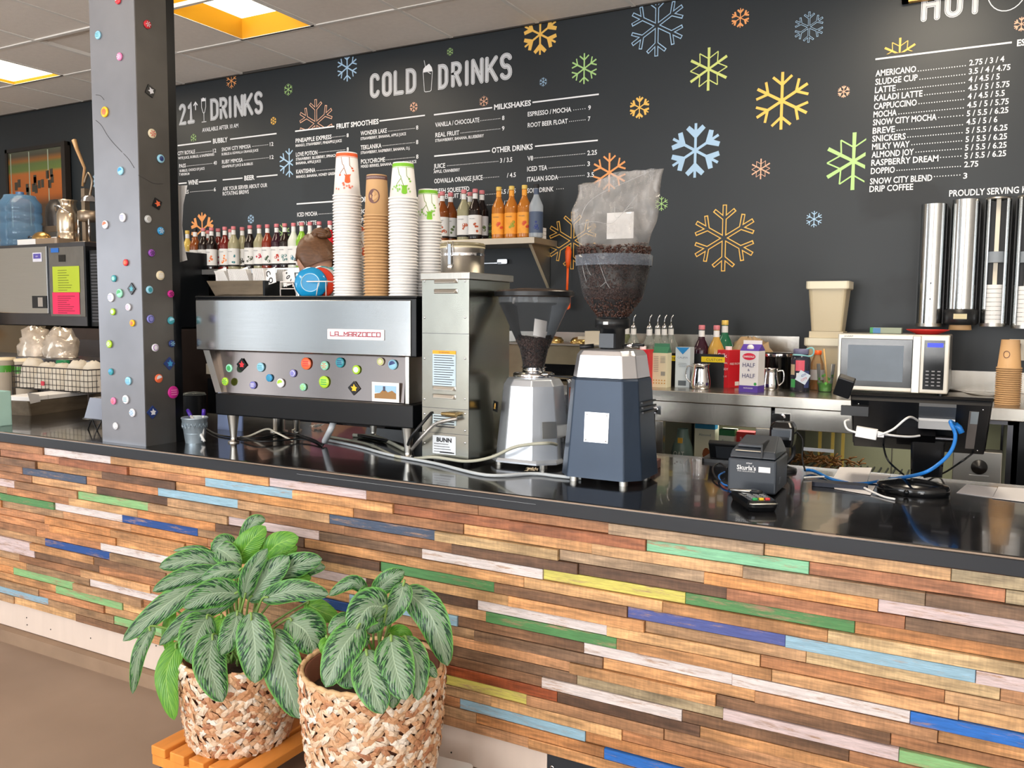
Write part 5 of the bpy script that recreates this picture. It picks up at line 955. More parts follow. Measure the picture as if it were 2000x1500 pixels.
for z in range(9): m.box(-.03, -.005, -.0012, -.0004, .152-z*.009, .1545-z*.009); m.box(.004, .03, -.0012, -.0004, .152-z*.007, .1545-z*.007) if z < 5 else None
m.box(.008, .03, -.0012, -.0004, .06, .08)
part('print_line', m, flat((150, 150, 140), .5), c); m = MB()
for i in range(5):
    for j in range(2): m.cyl((-.028+i*.014, -.001, .022+j*.014), .0035, .0006, 8, 'Y')
part('icon_dots', m, flat((200, 150, 60), .5), c)
c = carton(1332, 757, .075, .2, .07, 'almond_milk_carton', 'pale grey carton with a blue wedge at the top, left of the steel pitcher', flat((196, 208, 218), .45), texts=(('CALIFIA', 0, .75, .7, .009, flat((120, 130, 150), .5)),))
part('blue_wedge', MB(BW).add([(-.034, .2, 0), (.034, .2, 0), (0, .165, 0)], [(0, 1, 2)]), flat((36, 130, 196), .4), c, (0, -.0012, 0)); part('barcode', MB().box(-.02, .02, -.0012, -.0004, .01, .035), flat((90, 100, 110), .5), c); part('print_line', MB().box(-.02, .02, -.0012, -.0004, .12, .122).box(-.022, .022, -.0012, -.0004, .112, .114).box(-.018, .018, -.0012, -.0004, .104, .106), flat((140, 150, 160), .5), c)
c = carton(1411, 757, .072, .188, .09, 'soy_milk_carton', 'red soy milk carton turned to show its side, left of the half and half', R_, rz=-.42, texts=(('Silk', -.05, .86, .8, .022, Wt), ('ORIGINAL', 0, .66, .8, .008, Wt), ('SILK SOY', 0, .5, .9, .012, Wt), ('LOVE IT', 0, .3, .7, .008, Wt)), capc=Wt)
label_text('FREE FROM', Wt, c, .0368, .045, .12, .075, .011, normal='+X'); part('barcode', MB().box(.036, .037, .05, .08, .01, .03), Wt, c)
c = carton(1461, 766, .090, .195, .09, 'half_and_half_carton', 'white and purple half and half carton in front on the steel worktop', flat((226, 224, 228), .4), rz=-.12, gable=.03, extra=PRP, bands=((0, .16, PRP),), texts=(('HALF', 0, .66, .66, .021, NVY), ('&', 0, .54, .12, .012, NVY), ('HALF', 0, .4, .68, .021, NVY), ('PASTEURIZED', 0, .1, .5, .006, Wt)))
part('brand_oval', MB(BW @ Matrix.Diagonal((1.9, 1, 1, 1))).lathe([(.0165, 0), (.0001, .0008)], 24), flat((214, 40, 70), .4), c, (0, -.001, .168)); label_text('DARIGOLD', Wt, c, 0, -.0024, .168, .052, .009, bold=.02); part('green_seal', MB(BW).lathe([(.007, 0), (.0001, .0006)], 14), flat((60, 160, 80), .4), c, (.033, -.001, .04)); part('carton_cap', MB(BW).lathe([(.016, 0), (.016, .006), (.0001, .007)], 20), Wt, c, (.0, .018, .208)); part('gable_seal', MB().box(-.045, .045, .042, .048, .225, .243), Wt, c)
def lathe_thing(name, P, prof, m, label, cat, group=None, seg=28, cap=False): t = thing(name, P, label, cat, group); part('body', MB().lathe(prof, seg, cap=cap), m, t); return t
def pitcher(px, py, s, label, side):
    t = lathe_thing('milk_pitcher', onZ(px, py, ZK), [(.040*s, 0), (.044*s, .003), (.046*s, .02*s), (.045*s, .04*s), (.037*s, .09*s), (.038*s, .112*s), (.042*s, .115*s), (.0365*s, .11*s), (.034*s, .09*s), (.042*s, .02*s), (.0001, .015*s)], CHROME, label, 'pitcher')
    part('handle', MB().tube(spline([(side*.036*s, 0, .1*s), (side*.065*s, 0, .1*s), (side*.068*s, 0, .05*s), (side*.045*s, 0, .025*s)], 5), .004, 8), CHROME, t)
pitcher(1368, 759, 1.06, 'round-bellied steel milk pitcher between the cartons', -1); pitcher(1504, 761, .92, 'small steel milk pitcher right of the half and half carton', 1)
t = lathe_thing('black_canister', Vector((pxX(1518, 4.42, ZK), 4.42, ZK)), [(.078, 0), (.08, .003), (.08, .155), (.083, .158), (.083, .172), (.078, .176), (.0001, .177)], BLACKG, 'wide black canister with steel rim behind the small pitcher', 'canister'); part('rim', MB().lathe([(.0835, .158), (.0845, .165), (.0835, .172)], 28, cap=False), CHROME, t)
P = onZ(1562, 764, ZK); t = lathe_thing('water_bottle', P, [(.042, 0), (.046, .004), (.046, .15), (.040, .168), (.034, .174), (.034, .18)], glassmat('smoky_bottle', (50, 52, 66), .1, .85), 'dark reusable water bottle covered in stickers', 'water bottle')
part('lid', MB().lathe([(.034, .178), (.036, .18), (.036, .2), (.033, .203), (.0001, .204)], 24, cap=False), flat((110, 110, 140), .4), t); part('lid_loop', MB().tube(spline([(.02, 0, .2), (.05, -.01, .21), (.06, -.01, .19), (.045, -.01, .17), (.0, -.04, .175), (-.03, -.03, .175)], 5), .004, 8), flat((140, 200, 205), .4), t)
for (a0, a1, z0, z1, cc) in ((-2.5, -1.9, .02, .06, (70, 160, 90)), (-1.9, -1.0, .1, .15, (220, 90, 110)), (-2.6, -2.0, .08, .13, (200, 180, 150)), (-1.0, -.4, .02, .1, (60, 70, 120)), (-1.8, -1.3, .06, .09, (230, 230, 235))): part('sticker', MB().lathe([(.0465, z0), (.0465, z1)], 6, cap=False, arc=(a0, a1)), flat(cc, .4), t)
part('sticker_square', MB().box(-.026, .026, -.0005, .0005, -.026, .026), flat((200, 214, 230), .4), t, (.02, -.0475, .07), (0, .5, .2)); label_text('SNOW', flat((60, 90, 160), .4), t, .02, -.0495, .08, .036, .012, tilt=.5); label_text('CITY', flat((200, 50, 70), .4), t, .026, -.0495, .062, .03, .011, tilt=.5)
t = lathe_thing('juice_bottle', Vector((pxX(1594, 4.40, ZK), 4.4, ZK)), [(.030, 0), (.034, .004), (.034, .1), (.03, .13), (.018, .16), (.0165, .175)], glassmat('juice_plastic', (196, 150, 100), .08, .35), 'clear plastic drink bottle with an orange cap', 'bottle'); part('cap', MB().lathe([(.019, .172), (.02, .175), (.02, .192), (.0001, .194)], 20, cap=False), flat((236, 96, 30), .4), t); part('wrap_label', MB().lathe([(.0345, .05), (.0345, .1)], 20, cap=False), flat((190, 186, 190), .4), t); part('contents', MB().lathe([(.031, .003), (.032, .05), (.0001, .05)], 20), flat((170, 96, 40), .3), t)
P = onZ(1611, 765, ZK); t = lathe_thing('iced_drink_cup', P, [(.028, 0), (.031, .003), (.042, .13), (.0435, .132)], CLEAR, 'clear plastic cup of green iced drink with a paper straw', 'cup'); part('drink', MB().lathe([(.0275, .003), (.0325, .04), (.0001, .041)], 24), flat((120, 190, 90), .3), t); part('straw', MB().tube([(.012, 0, .02), (-.012, 0, .205)], .004, 8), flat((210, 170, 110), .5), t)
m = MB()
for i in range(14): a = i*.45; r = .032+.0005; z = .06+.02*math.sin(i*2.1); m.add([(r*math.cos(a+.1*math.cos(u)*1.8)*1.1, r*math.sin(a+.1*math.cos(u)*1.8)*1.1, z+.008*math.sin(u)) for u in (0, 1.2, 2.5, 3.8, 5)], [tuple(range(5))])
part('leaf_print', m, flat((90, 170, 60), .5), t)
TUB = glassmat('frosted_tub', (206, 192, 160), .35, .8); TX = pxX(1616, 4.55, 1.3)
for i, (z, s, lb) in enumerate(((ZK, 1, 'frosted square food tub standing on the worktop behind the drink cup'), (ZK+.285, .98, 'frosted square food tub on top, beside the microwave'))):
    t = thing('food_tub', (TX, 4.56, z), lb, 'tub', None); h = .245*s
    part('tub_wall', MB().stack([(rrect(-.072, .072, -.07, .07, .015), 0), (rrect(-.09, .09, -.085, .085, .02), h*.86), (rrect(-.098, .098, -.09, .09, .02), h*.86), (rrect(-.098, .098, -.09, .09, .02), h)]), TUB, t)
    part('rim', MB().stack([(rrect(-.101, .101, -.093, .093, .02), h-.03), (rrect(-.101, .101, -.093, .093, .02), h+.006)]), glassmat('tub_rim', (226, 220, 196), .35, .85), t)
tag(part('tub_spacer', MB().box(TX-.08, TX+.08, 4.49, 4.63, ZK+.252, ZK+.284), TUB), 'pale lid between the two stacked frosted tubs', 'lid')
# plastic bag with buns
def sag(name, P, rx, ry, rz_, m, label, cat, n=16, k=10, amp=.18):
    mb = MB(); vs = []
    for i in range(k+1):
        for j in range(n):
            th = math.pi*.5*(1-i/k)*1.0; a = 2*math.pi*j/n; w2 = 1+amp*(rs.random()-.5); vs.append((rx*math.cos(a)*math.sin(math.pi/2*(1-i/k*.98)+.0)*w2 if 0 else rx*math.cos(a)*math.cos(math.pi/2*(i/k)*.98)**.6*w2, ry*math.sin(a)*math.cos(math.pi/2*(i/k)*.98)**.6*w2, rz_*math.sin(math.pi/2*(i/k))*w2))
    mb.add(vs, [(i*n+j, i*n+(j+1) % n, (i+1)*n+(j+1) % n, (i+1)*n+j) for i in range(k) for j in range(n)], True)
    mb.add(vs[-n:], [tuple(range(n))])
    return tag(part(name, mb, m, None, P), label, cat)
sag('bread_bag', (pxX(1465, 4.5, 1.2), 4.5, ZK), .13, .1, .235, mat('bagged_bread', (176, 150, 116), .25, var=.4, scale=14, bump=.6), 'clear bag of bread rolls behind the half and half carton', 'bag')
# bottles on the worktop
for i, px in enumerate((1210, 1237, 1268, 1284, 1297, 1310)): bottle((pxX(px, 4.38+.1*(i % 2 == 1)+.12*(i > 3), 1.3), 4.38+.1*(i % 2 == 1)+.12*(i > 3), ZK), (196, 202, 196) if i != 3 else CL, (150, 160, 150), 'clear syrup bottle with metal pour spout on the worktop, %s' % ORDL[i], 'bottles with pour spouts', spout=True, alpha=.22)
bottle((pxX(1224, 4.55, 1.3), 4.55, ZK), (120, 130, 90), (150, 150, 90), 'gold-foiled bottle among the pour-spout bottles', None, GOLDCAP, None, False, .6)
bottle((pxX(1370, 4.33, 1.3), 4.33, ZK), PUR, (120, 40, 80), 'purple-black syrup bottle with pink cap standing behind the steel pitcher', None, labz=(.085, .15)); bottle((pxX(1399, 4.33, 1.3), 4.33, ZK), (190, 150, 70), (120, 120, 80), 'pale gold syrup bottle with pink cap behind the red soy carton', None)
bottle((pxX(1415, 4.5, 1.3), 4.5, ZK), (40, 110, 80), (40, 120, 80), 'green glass bottle with gold foil neck behind the cartons', None, GOLDCAP, None, False, .8, s=1.08)
t = thing('bottle_rail', (pxX(1300, 4.27, 1.2), 4.26, ZK), 'black bottle rail with yellow tape labels behind the cartons', 'rail'); part('rail_front', MB().box(0, .32, 0, .012, .0, .165), BLACK, t)
for x, s in ((.0, 'LATTE'), (.19, 'CUSTOM')): part('yellow_tape', MB().box(x, x+.13 if x else .06, -.001, 0, .125, .152), flat((228, 200, 20), .4), t); label_text(s, INK, t, x+(.065 if x else .03), -.0015, .138, .08 if x else .05, .013)
# ================================================================ MICROWAVE
mwx = pxX(1636, 4.3, 1.3); P1 = onY(1636, 651, 4.3); mx1 = pxX(1855, 4.3, 1.3); mw = thing('microwave', (mwx, 4.3, ZK), 'silver and black microwave oven on the steel worktop', 'microwave'); W_ = mx1-mwx; Hh_ = P1.z-ZK
SLV = mat('silver_plastic', (208, 204, 194), .35, .3, var=.05)
part('case', MB().box(0, W_, .012, .36, .016, Hh_), flat((120, 118, 114), .4), mw, bev=.006); part('front_frame', MB().box(0, W_, 0, .014, .016, Hh_), SLV, mw, bev=.006)
kx = W_/220
part('door_glass', MB().box(7*kx, 150*kx, -.003, .001, .036, Hh_-.022), BLACKG, mw, bev=.002); part('window_mesh', MB().box(22*kx, 133*kx, -.0045, -.002, .062, Hh_-.052), mat('oven_window', (104, 116, 130), .35, 0), mw)
part('door_handle', MB().box(150*kx, 166*kx, -.014, 0, .016, Hh_-.006), STEELS, mw, bev=.003); part('control_panel', MB().box(172*kx, 211*kx, -.003, .001, .034, Hh_-.024), BLACKG, mw)
part('display', MB().box(178*kx, 208*kx, -.0045, -.002, Hh_-.055, Hh_-.036), mat('lit_display', (30, 40, 110), .3, emit=((30, 60, 255), 1.2)), mw); part('buttons', None or (lambda m: [m.box((177+i*11)*kx, (183+i*11)*kx, -.0045, -.002, .05+j*.016, .055+j*.016) for i in range(3) for j in range(5)] and m)(MB()), flat((150, 150, 155), .5), mw)
label_text('SHARP', INK, mw, 22*kx, -.001, Hh_-.012, .04, .007)
for x in (.03, W_-.03): part('foot', MB().cyl((x, .04, 0), .012, .017, 10), BLACK, mw)
t = lathe_thing('red_plate', (pxX(1812, 4.42, 1.4), 4.42, ZK+Hh_+.001), [(.05, 0), (.052, .003), (.09, .018), (.092, .022), (.088, .021), (.05, .006), (.0001, .005)], flat((210, 50, 44), .3), 'shallow red dish on top of the microwave', 'dish')
P = (pxX(1700, 4.4, 1.4), 4.4, ZK+Hh_+.001); t = thing('tea_box', P, 'small green and white box lying on the microwave', 'box'); part('box_body', MB().box(0, .135, 0, .08, 0, .027), flat((150, 160, 140), .5), t); part('end_panel', MB().box(-.001, .045, -.001, .06, .001, .026), flat((80, 130, 180), .5), t); part('end_stripe', MB().box(-.0015, .012, -.0015, .05, 0, .0272), flat((70, 150, 90), .5), t)
# kraft cups + outlet + cord + tray
kc = onZ(1967, 790, ZK); kc.y = min(kc.y, 4.4); me = MB().lathe(cup_prof(.034, .0445, .12), 28, cap=False).mesh('paper_cup', CK)
for i in range(17): tag(link('paper_cup', me, None, kc+Vector((0, 0, i*.0088))), 'brown paper cup in the right-hand worktop stack, %d%s from the top' % (18-i, {2: 'nd', 3: 'rd'}.get(18-i, 'th')), 'cup', 'cups nested in the right-hand stack')
o = thing('paper_cup', kc+Vector((0, 0, 17*.0088)), 'upside-down brown paper cup topping the stack at the right end of the worktop', 'cup'); part('cup_wall', me, None, o); part('cup_base', MB().lathe([(.033, .114), (.0001, .114)], 20, cap=False), PAPER, o); m = MB(); cone_print(m, [(.012*math.cos(i*.5236)-.012, .06+.014*math.sin(i*.5236)) for i in range(13)], .0025, 0, .034, .0445, .12, -1.6); part('leaf_mark', m, BRW, o)
P = onY(1985, 683, 4.735); t = thing('wall_outlet', P, 'beige power outlet with a plug on the black wall at the right edge', 'outlet'); part('plate', MB().box(-.03, .12, -.01, .014, -.05, .05), CREAM, t); part('plug', MB().box(-.016, .016, -.045, -.01, .0, .03), BLACK, t)
cable('power_cable', [onY(1986, 676, 4.68), onY(1984, 700, 4.62), onY(1990, 735, 4.55), onY(1975, 762, 4.4)+Vector((0, 0, .0)), onZ(1940, 775, ZK+.005), onZ(1900, 772, ZK+.005), onZ(1870, 765, ZK+.005), onZ(1852, 762, ZK+.005)], .006, flat((70, 66, 60), .5), 'dark power cord from the outlet across the worktop to the microwave')
tag(part('round_tray', MB().lathe([(.13, 0), (.15, .006), (.155, .008), (.148, .009), (.0001, .004)], 32, cap=False), mat('dull_steel_tray', (130, 122, 108), .3, .8), None, onZ(1905, 776, ZK+.0005)), 'dull round steel tray lying right of the microwave', 'tray')
# ================================================================ CUP DISPENSERS
def disp(px0, px1, pyb, pyt, kind, label):
    a = onY((px0+px1)/2, pyb, 4.6); b = onY((px0+px1)/2, pyt, 4.6); r = (px1-px0)/2/FPX*(a-EYE).dot(FW); h = b.z-a.z
    t = thing('cup_dispenser', a, label, 'cup dispenser', 'wall cup dispensers')
    part('wall_channel', MB().box(-r*1.08, r*1.08, .02, .148, .01, h-.005), BLACK, t)
    if kind in ('tube', 'collar'):
        part('tube', MB().lathe([(r, .0), (r, h)], 28, cap=True), STEEL, t); part('foot_ring', MB().lathe([(r*1.02, -.004), (r*1.02, .012)], 28), STEELS, t)
        if kind == 'tube': part('rivet', MB().sph((.004, -r, h*.35), .004, 8, 5).sph((.004, -r, h*.22), .004, 8, 5), DSTEEL, t)
    else:
        part('cover', MB().lathe([(r, 0), (r, h)], 18, cap=False, arc=(.25, math.pi-.25)).lathe([(r, 0), (r, h)], 4, cap=False, arc=(-.9, -.2)).lathe([(r, 0), (r, h)], 4, cap=False, arc=(math.pi+.2, math.pi+.9)), STEEL, t)
        part('top_cap', MB().lathe([(r*1.02, h), (r*1.0, h+.008), (.0001, h+.012)], 28), STEELS, t); part('bottom_cap', MB().lathe([(r, -.004), (r*1.02, .012)], 28), STEELS, t); part('spring_rod', MB().box(-.009, .009, -.01, .01, .01, h), CREAM, t); part('follower', MB().cyl((0, 0, h*.5), r*.86, .05, 20), flat((130, 138, 146), .4), t)
        part('lid_stack', (lambda m: [m.cyl((0, 0, .01+k*.02), r*.84, .0185, 20) for k in range(9)] and m)(MB()), WHITE, t)
    if kind == 'collar':
        part('collar', MB().lathe([(r*1.15, -.04), (r*1.28, -.03), (r*1.28, .03), (r*1.1, .035)], 28), BLACK, t); part('collar_plate', MB().box(-.028, .028, -r*1.31, -r*1.2, -.012, .012), flat((200, 190, 150), .4), t); part('cup_rim', MB().lathe([(r*.8, -.04), (r*.85, -.062), (r*.82, -.064)], 24), CK, t)
disp(1791, 1836, 636, 400, 'tube', 'leftmost wall cup dispenser, a plain steel tube with two rivets'); disp(1852, 1900, 618, 391, 'collar', 'steel wall cup dispenser with a black collar at its foot'); disp(1916, 1960, 636, 390, 'open', 'open-fronted wall dispenser with white lids and a grey follower'); disp(1977, 2022, 640, 386, 'open', 'open-fronted wall lid dispenser cut by the right edge of the photo')
P = onY(1762, 9, 4.742); t = thing('picture_frame', P, 'gold picture frame corner above the coffee menu', 'picture frame'); part('frame', MB().box(0, .9, -.03, 0, 0, .03).box(0, .03, -.03, 0, 0, .24).box(.0, .9, -.022, 0, .03, .045), mat('gold_frame', (206, 160, 84), .4, .3, var=.2, scale=40), t); part('picture', MB().box(.045, .9, -.012, 0, .045, .24), flat((90, 90, 80), .5), t)
# ================================================================ STEEL APPLIANCE left part of the worktop
t = thing('pastry_warmer', (-2.38, 4.18, ZK), 'squat stainless steel warmer with round lids on top, behind the silver grinder', 'appliance')
part('case', MB().box(0, .82, 0, .4, .01, .19), mat('warm_steel', (176, 166, 140), .3, .8, var=.2), t, bev=.004); part('slot', MB().box(.16, .72, -.003, .01, .03, .09), BLACKG, t); part('top_slab', MB().box(-.01, .83, -.01, .41, .19, .20), STEELS, t, bev=.002)
for x in (.1, .27, .44): part('round_lid', MB(Matrix.Translation((x, .15, .2))).lathe([(.06, 0), (.06, .012), (.045, .03), (.0001, .036)], 24), mat('brassy_lid', (190, 160, 100), .2, .9), t)
part('handle_block', MB().box(.52, .62, .02, .12, .2, .27).box(.47, .7, .04, .06, .225, .24), CREAM, t)
# things in the fridge
def inF(px, Y, z): return (pxX(px, Y, z), Y, z)
for nm, px, w2, h2, col, tx, lb, bn_, bc in (('almond_milk_carton', 1377, .1, .24, (226, 222, 196), 'Almond', 'cream almond milk carton behind the fridge glass', True, (40, 130, 170)), ('plant_milk_carton', 1420, .075, .21, (222, 224, 204), 'vegg', 'green-topped plant milk carton behind the fridge glass', True, (40, 110, 60)), ('soy_milk_carton', 1456, .085, .205, (196, 44, 40), 'SOY', 'red soy milk carton behind the fridge glass', False, None)):
    z = .80 if nm[0] != 'p' else .79; t = thing(nm, (pxX(px, 4.15, .9), 4.15, .68), lb, 'carton'); zt_ = .2 if nm[0] == 'a' else .19
    part('carton_body', MB().box(-w2/2, w2/2, 0, .07, 0, h2), flat(col, .45), t)
    if bn_: part('colour_band', MB().box(-w2/2-.0005, w2/2+.0005, -.0006, .05, h2*.86, h2), flat(bc, .4), t)
    label_text(tx if tx != 'vegg' else 'Ripple', flat((110, 130, 130), .4) if tx != 'SOY' else Wt, t, 0, -.0012, h2*.74 if tx != 'SOY' else h2*.85, w2*.6, .013)
    if nm[0] == 'a': part('almond_print', MB(BW).add([(.01+.02*math.cos(u), .08+.034*math.sin(u)*(1 if math.sin(u) > 0 else .7), 0) for u in [k*.6283 for k in range(10)]], [tuple(range(10))]), flat((150, 80, 40), .5), t, (0, -.001, 0)); part('leaf_print', MB(BW).add([(-.03, .03, 0), (-.01, .045, 0), (.0, .03, 0), (-.015, .02, 0)], [(0, 1, 2, 3)]).add([(.0, .03, 0), (.02, .05, 0), (.04, .03, 0), (.02, .02, 0)], [(0, 1, 2, 3)]), flat((90, 150, 60), .5), t, (0, -.001, 0))
    if tx == 'SOY': part('heart_mark', MB(BW).lathe([(.022, 0), (.016, .001)], 16, cap=False), Wt, t, (0, -.001, .13))
t = lathe_thing('oat_milk_bottle', (pxX(1334, 4.15, .9), 4.15, .66), [(.05, 0), (.056, .01), (.058, .08), (.05, .13), (.034, .17), (.028, .2), (.0265, .22)], flat((110, 132, 122), .35), 'grey-green oat milk bottle behind the fridge glass', 'bottle'); label_text('OAT', flat((220, 225, 215), .4), t, 0, -.0595, .1, .055, .03); part('gold_mark', MB().box(-.012, .012, -.042, -.036, .152, .178), flat((220, 170, 60), .4), t)
tag(part('fridge_shelf_riser', MB().box(-1.38, -.72, 4.08, 4.6, .64, .655), STEELS), 'wire shelf under the milk cartons inside the fridge', 'shelf')
m = MB()
for i in range(160): a = rs.uniform(0, 6.28); r = .16*math.sqrt(rs.random()); x, y, z = r*1.3*math.cos(a), r*math.sin(a)*.8, rs.uniform(0, .05)*(1-r*4)+.005; d = Vector((rs.uniform(-.03, .03), rs.uniform(-.02, .02), rs.uniform(-.01, .02))); m.tube([(x, y, z), tuple(Vector((x, y, z))+d), tuple(Vector((x, y, z))+d*1.6+Vector((0, .01, -.006)))], .0035, 4)
tag(part('shredded_food', m, mat('caramel_shreds', (140, 92, 40), .4, var=.5, scale=40), None, (pxX(1595, 4.3, .8), 4.25, .74)), 'heap of brown shredded food on a dark tray in the right fridge', 'food', kind='stuff')
tag(part('mesh_tray', (lambda m: [m.box(-.32+i*.03, -.314+i*.03, -.03, .2, -.012, -.004) for i in range(24)] and m.box(-.33, .42, -.03, -.022, -.02, .0) and m)(MB()), BLACK, None, (pxX(1640, 4.22, .74), 4.2, .735)), 'black slatted tray inside the right fridge', 'tray')
for px in (1600, 1625, 1645): part('shelf_post', MB().box(pxX(px, 4.6, .9)+1.42, pxX(px, 4.6, .9)+1.435, .59, .605, .02, .9), flat((210, 180, 90), .3), fr)
P = onY(1862, 878, 3.9); Q = onY(1955, 940, 3.9); t = thing('steel_control_box', (P.x, 3.9, Q.z-.02), 'steel control box with a round black dial below the worktop', 'appliance'); part('panel', MB().box(0, Q.x-P.x, 0, .09, 0, P.z-Q.z+.02), STEELS, t, bev=.003); part('dial', MB(BW).lathe([(.03, 0), (.028, .012), (.014, .014), (.012, .026), (.0001, .027)], 24), BLACK, t, ((Q.x-P.x)*.55, 0, .07)); part('red_lamp', MB(BW).lathe([(.009, 0), (.0001, .006)], 12), flat((190, 30, 30), .3), t, ((Q.x-P.x)*.55, 0, .135)); part('dial_marks', MB().box(-.035, .035, -.001, 0, .0, .002), WHITE, t, ((Q.x-P.x)*.55, 0, .035))
tag(part('bracket_leg', MB().box(0, .03, 0, .09, 0, Q.z-.02), DSTEEL, None, (P.x+.04, 3.905, 0)), 'dark post holding up the steel control box', 'post')
# ================================================================ CHECKOUT GEAR ON THE BAR
P = ZP(1420, 962); Q = ZP(1514, 972); rzp = math.atan2(Q.y-P.y, Q.x-P.x); wpr = (Q-P).length
pr = thing('receipt_printer', P, 'dark grey receipt printer with a white maker label, in front of the tilted tablet', 'printer', rz=.03); GP = mat('grey_printer', (52, 58, 66), .4, var=.12)
part('case', MB().box(0, wpr, 0, .19, .006, .105), GP, pr, bev=.006); part('cover', MB().add([(.004, .0, .108), (wpr-.002, .0, .108), (wpr-.002, .19, .108), (.004, .19, .108), (.008, .012, .128), (wpr-.006, .012, .128), (wpr-.02, .14, .158), (.02, .14, .158), (wpr-.02, .185, .15), (.02, .185, .15)], [(0, 1, 5, 4), (4, 5, 6, 7), (7, 6, 8, 9), (9, 8, 2, 3), (1, 2, 8, 6, 5), (3, 0, 4, 7, 9), (3, 2, 1, 0)]), GP, pr, bev=.004)
part('paper_slot', MB().box(.02, wpr-.045, .004, .012, .1275, .1285), CREAM, pr); part('cover_window', MB().box(.022, wpr-.05, .03, .1, .137, .142), flat((70, 76, 84), .2), pr, (0, 0, 0), (0, 0, 0)); part('hinge_ridge', MB().box(wpr-.045, wpr-.04, .0, .15, .11, .15), BLACK, pr); part('side_label', MB().box(wpr-.001, wpr+.001, .05, .07, .03, .05), flat((90, 96, 104), .4), pr)
label_text('star', WHITE, pr, wpr*.45, -.0015, .094, .018, .006); label_text("Skurla's", WHITE, pr, wpr*.39, -.0015, .080, .055, .0135, bold=.02); label_text('POS SOLUTIONS', WHITE, pr, wpr*.39, -.0015, .069, .05, .004); part('label_box', MB().box(wpr*.64, wpr*.88, -.0012, -.0004, .069, .085), WHITE, pr)
a = ZP(1447, 968); b = ZP(1500, 1003); d = (b-a); ang = math.atan2(d.y, d.x)
ct = thing('card_terminal', b+Vector((-.015, .012, 0)), 'black handheld card terminal with coloured keys lying in front of the printer', 'card terminal', rz=ang-math.pi/2+math.pi)
L_ = .165
part('shell', MB().stack([(rrect(-.035, .035, 0, L_, .014), .001), (rrect(-.04, .04, -.004, L_, .016), .012), (rrect(-.041, .041, -.004, L_, .016), .02), (rrect(-.036, .036, 0, L_-.004, .014), .03)]), BLACKG, ct, bev=.001)
part('screen', MB().rbox(-.028, .028, .085, .15, .03, .0315, .003), mat('lcd_glass', (44, 50, 58), .08), ct); part('lip', MB().tube([(-.038, .0, .022), (-.03, -.006, .022), (.03, -.006, .022), (.038, .0, .022)], .0025, 6), STEELS, ct)
for r in range(4):
    for c in range(3): cc = (120, 124, 128) if r else ((210, 60, 60), (224, 190, 40), (50, 160, 90))[2-c] ; part('key', MB().rbox(-.024+c*.017, -.011+c*.017, .012+r*.016, .022+r*.016, .03, .034, .003), flat(cc, .4), ct)
cable('power_cable', [ZP(1424, 948, .01), ZP(1400, 935, .01), ZP(1392, 915, .02), ZP(1405, 905, .03), ZP(1420, 915, .03)], .003, BLACK, 'thin black loop of cable left of the receipt printer'); cable('network_cable', [ZP(1430, 950, .008), ZP(1412, 945, .008), ZP(1404, 930, .01), ZP(1415, 922, .01)], .003, flat((40, 110, 190), .4), 'short blue cable beside the receipt printer')
# pen on the printer
o = thing('pen', ZP(1428, 958, .03)+Vector((0, -.01, .004)), 'silver pen resting on the card terminal in front of the printer', 'pen'); part('barrel', MB().tube([(0, 0, 0), (.085, .004, .001)], .0042, 10), STEELS, o); part('grip', MB().tube([(.055, .0026, 0), (.088, .004, .001)], .0048, 10), BLACK, o)
# tilted tablet behind the printer
TBX = thing('tablet_display', ZP(1420, 905)+Vector((0, .02, 0)), 'black tilted till display seen from behind the printer', 'display', rz=.05)
RTm = Matrix.Rotation(math.radians(28), 4, 'X')
part('panel', MB().box(-.07, .17, -.008, .012, 0, .085), BLACK, TBX, (0, .03, .0), (.55, 0, 0), bev=.004); part('screen_back', MB().box(-.045, .09, -.0095, -.008, .015, .072), flat((50, 54, 60), .25), TBX, (0, .03, 0), (.55, 0, 0)); part('base_plate', MB().rbox(-.09, .12, -.03, .12, 0, .012, .01), BLACK, TBX); part('stand', MB().box(.02, .14, .0, .05, .01, .05), BLACK, TBX)
# scanner
P = onY(1530, 890, 2.98); sc = thing('barcode_scanner', (P.x, 2.96, ZT), 'black barcode scanner standing on a curved stand behind the printer', 'scanner'); part('base', MB().lathe([(.05, 0), (.048, .01), (.02, .018), (.0001, .02)], 24, cap=False), BLACK, sc); part('neck', MB().tube(spline([(0, .01, .015), (.03, .03, .05), (.025, .02, .1), (0, 0, .13)], 6), .008), BLACK, sc)
part('head', MB().stack([(rrect(-.035, .035, -.03, .03, .012), .085), (rrect(-.04, .04, -.035, .035, .012), .11), (rrect(-.04, .04, -.03, .04, .012), .15), (rrect(-.028, .028, -.01, .04, .01), .165)]), BLACKG, sc, bev=.003); part('scan_window', MB().box(-.03, .03, -.037, -.034, .12, .142), flat((90, 96, 104), .1), sc); part('cord', MB().tube(spline([(.03, .02, .14), (.06, .02, .11), (.065, 0, .05), (.08, -.02, .01)], 6), .003), BLACK, sc)
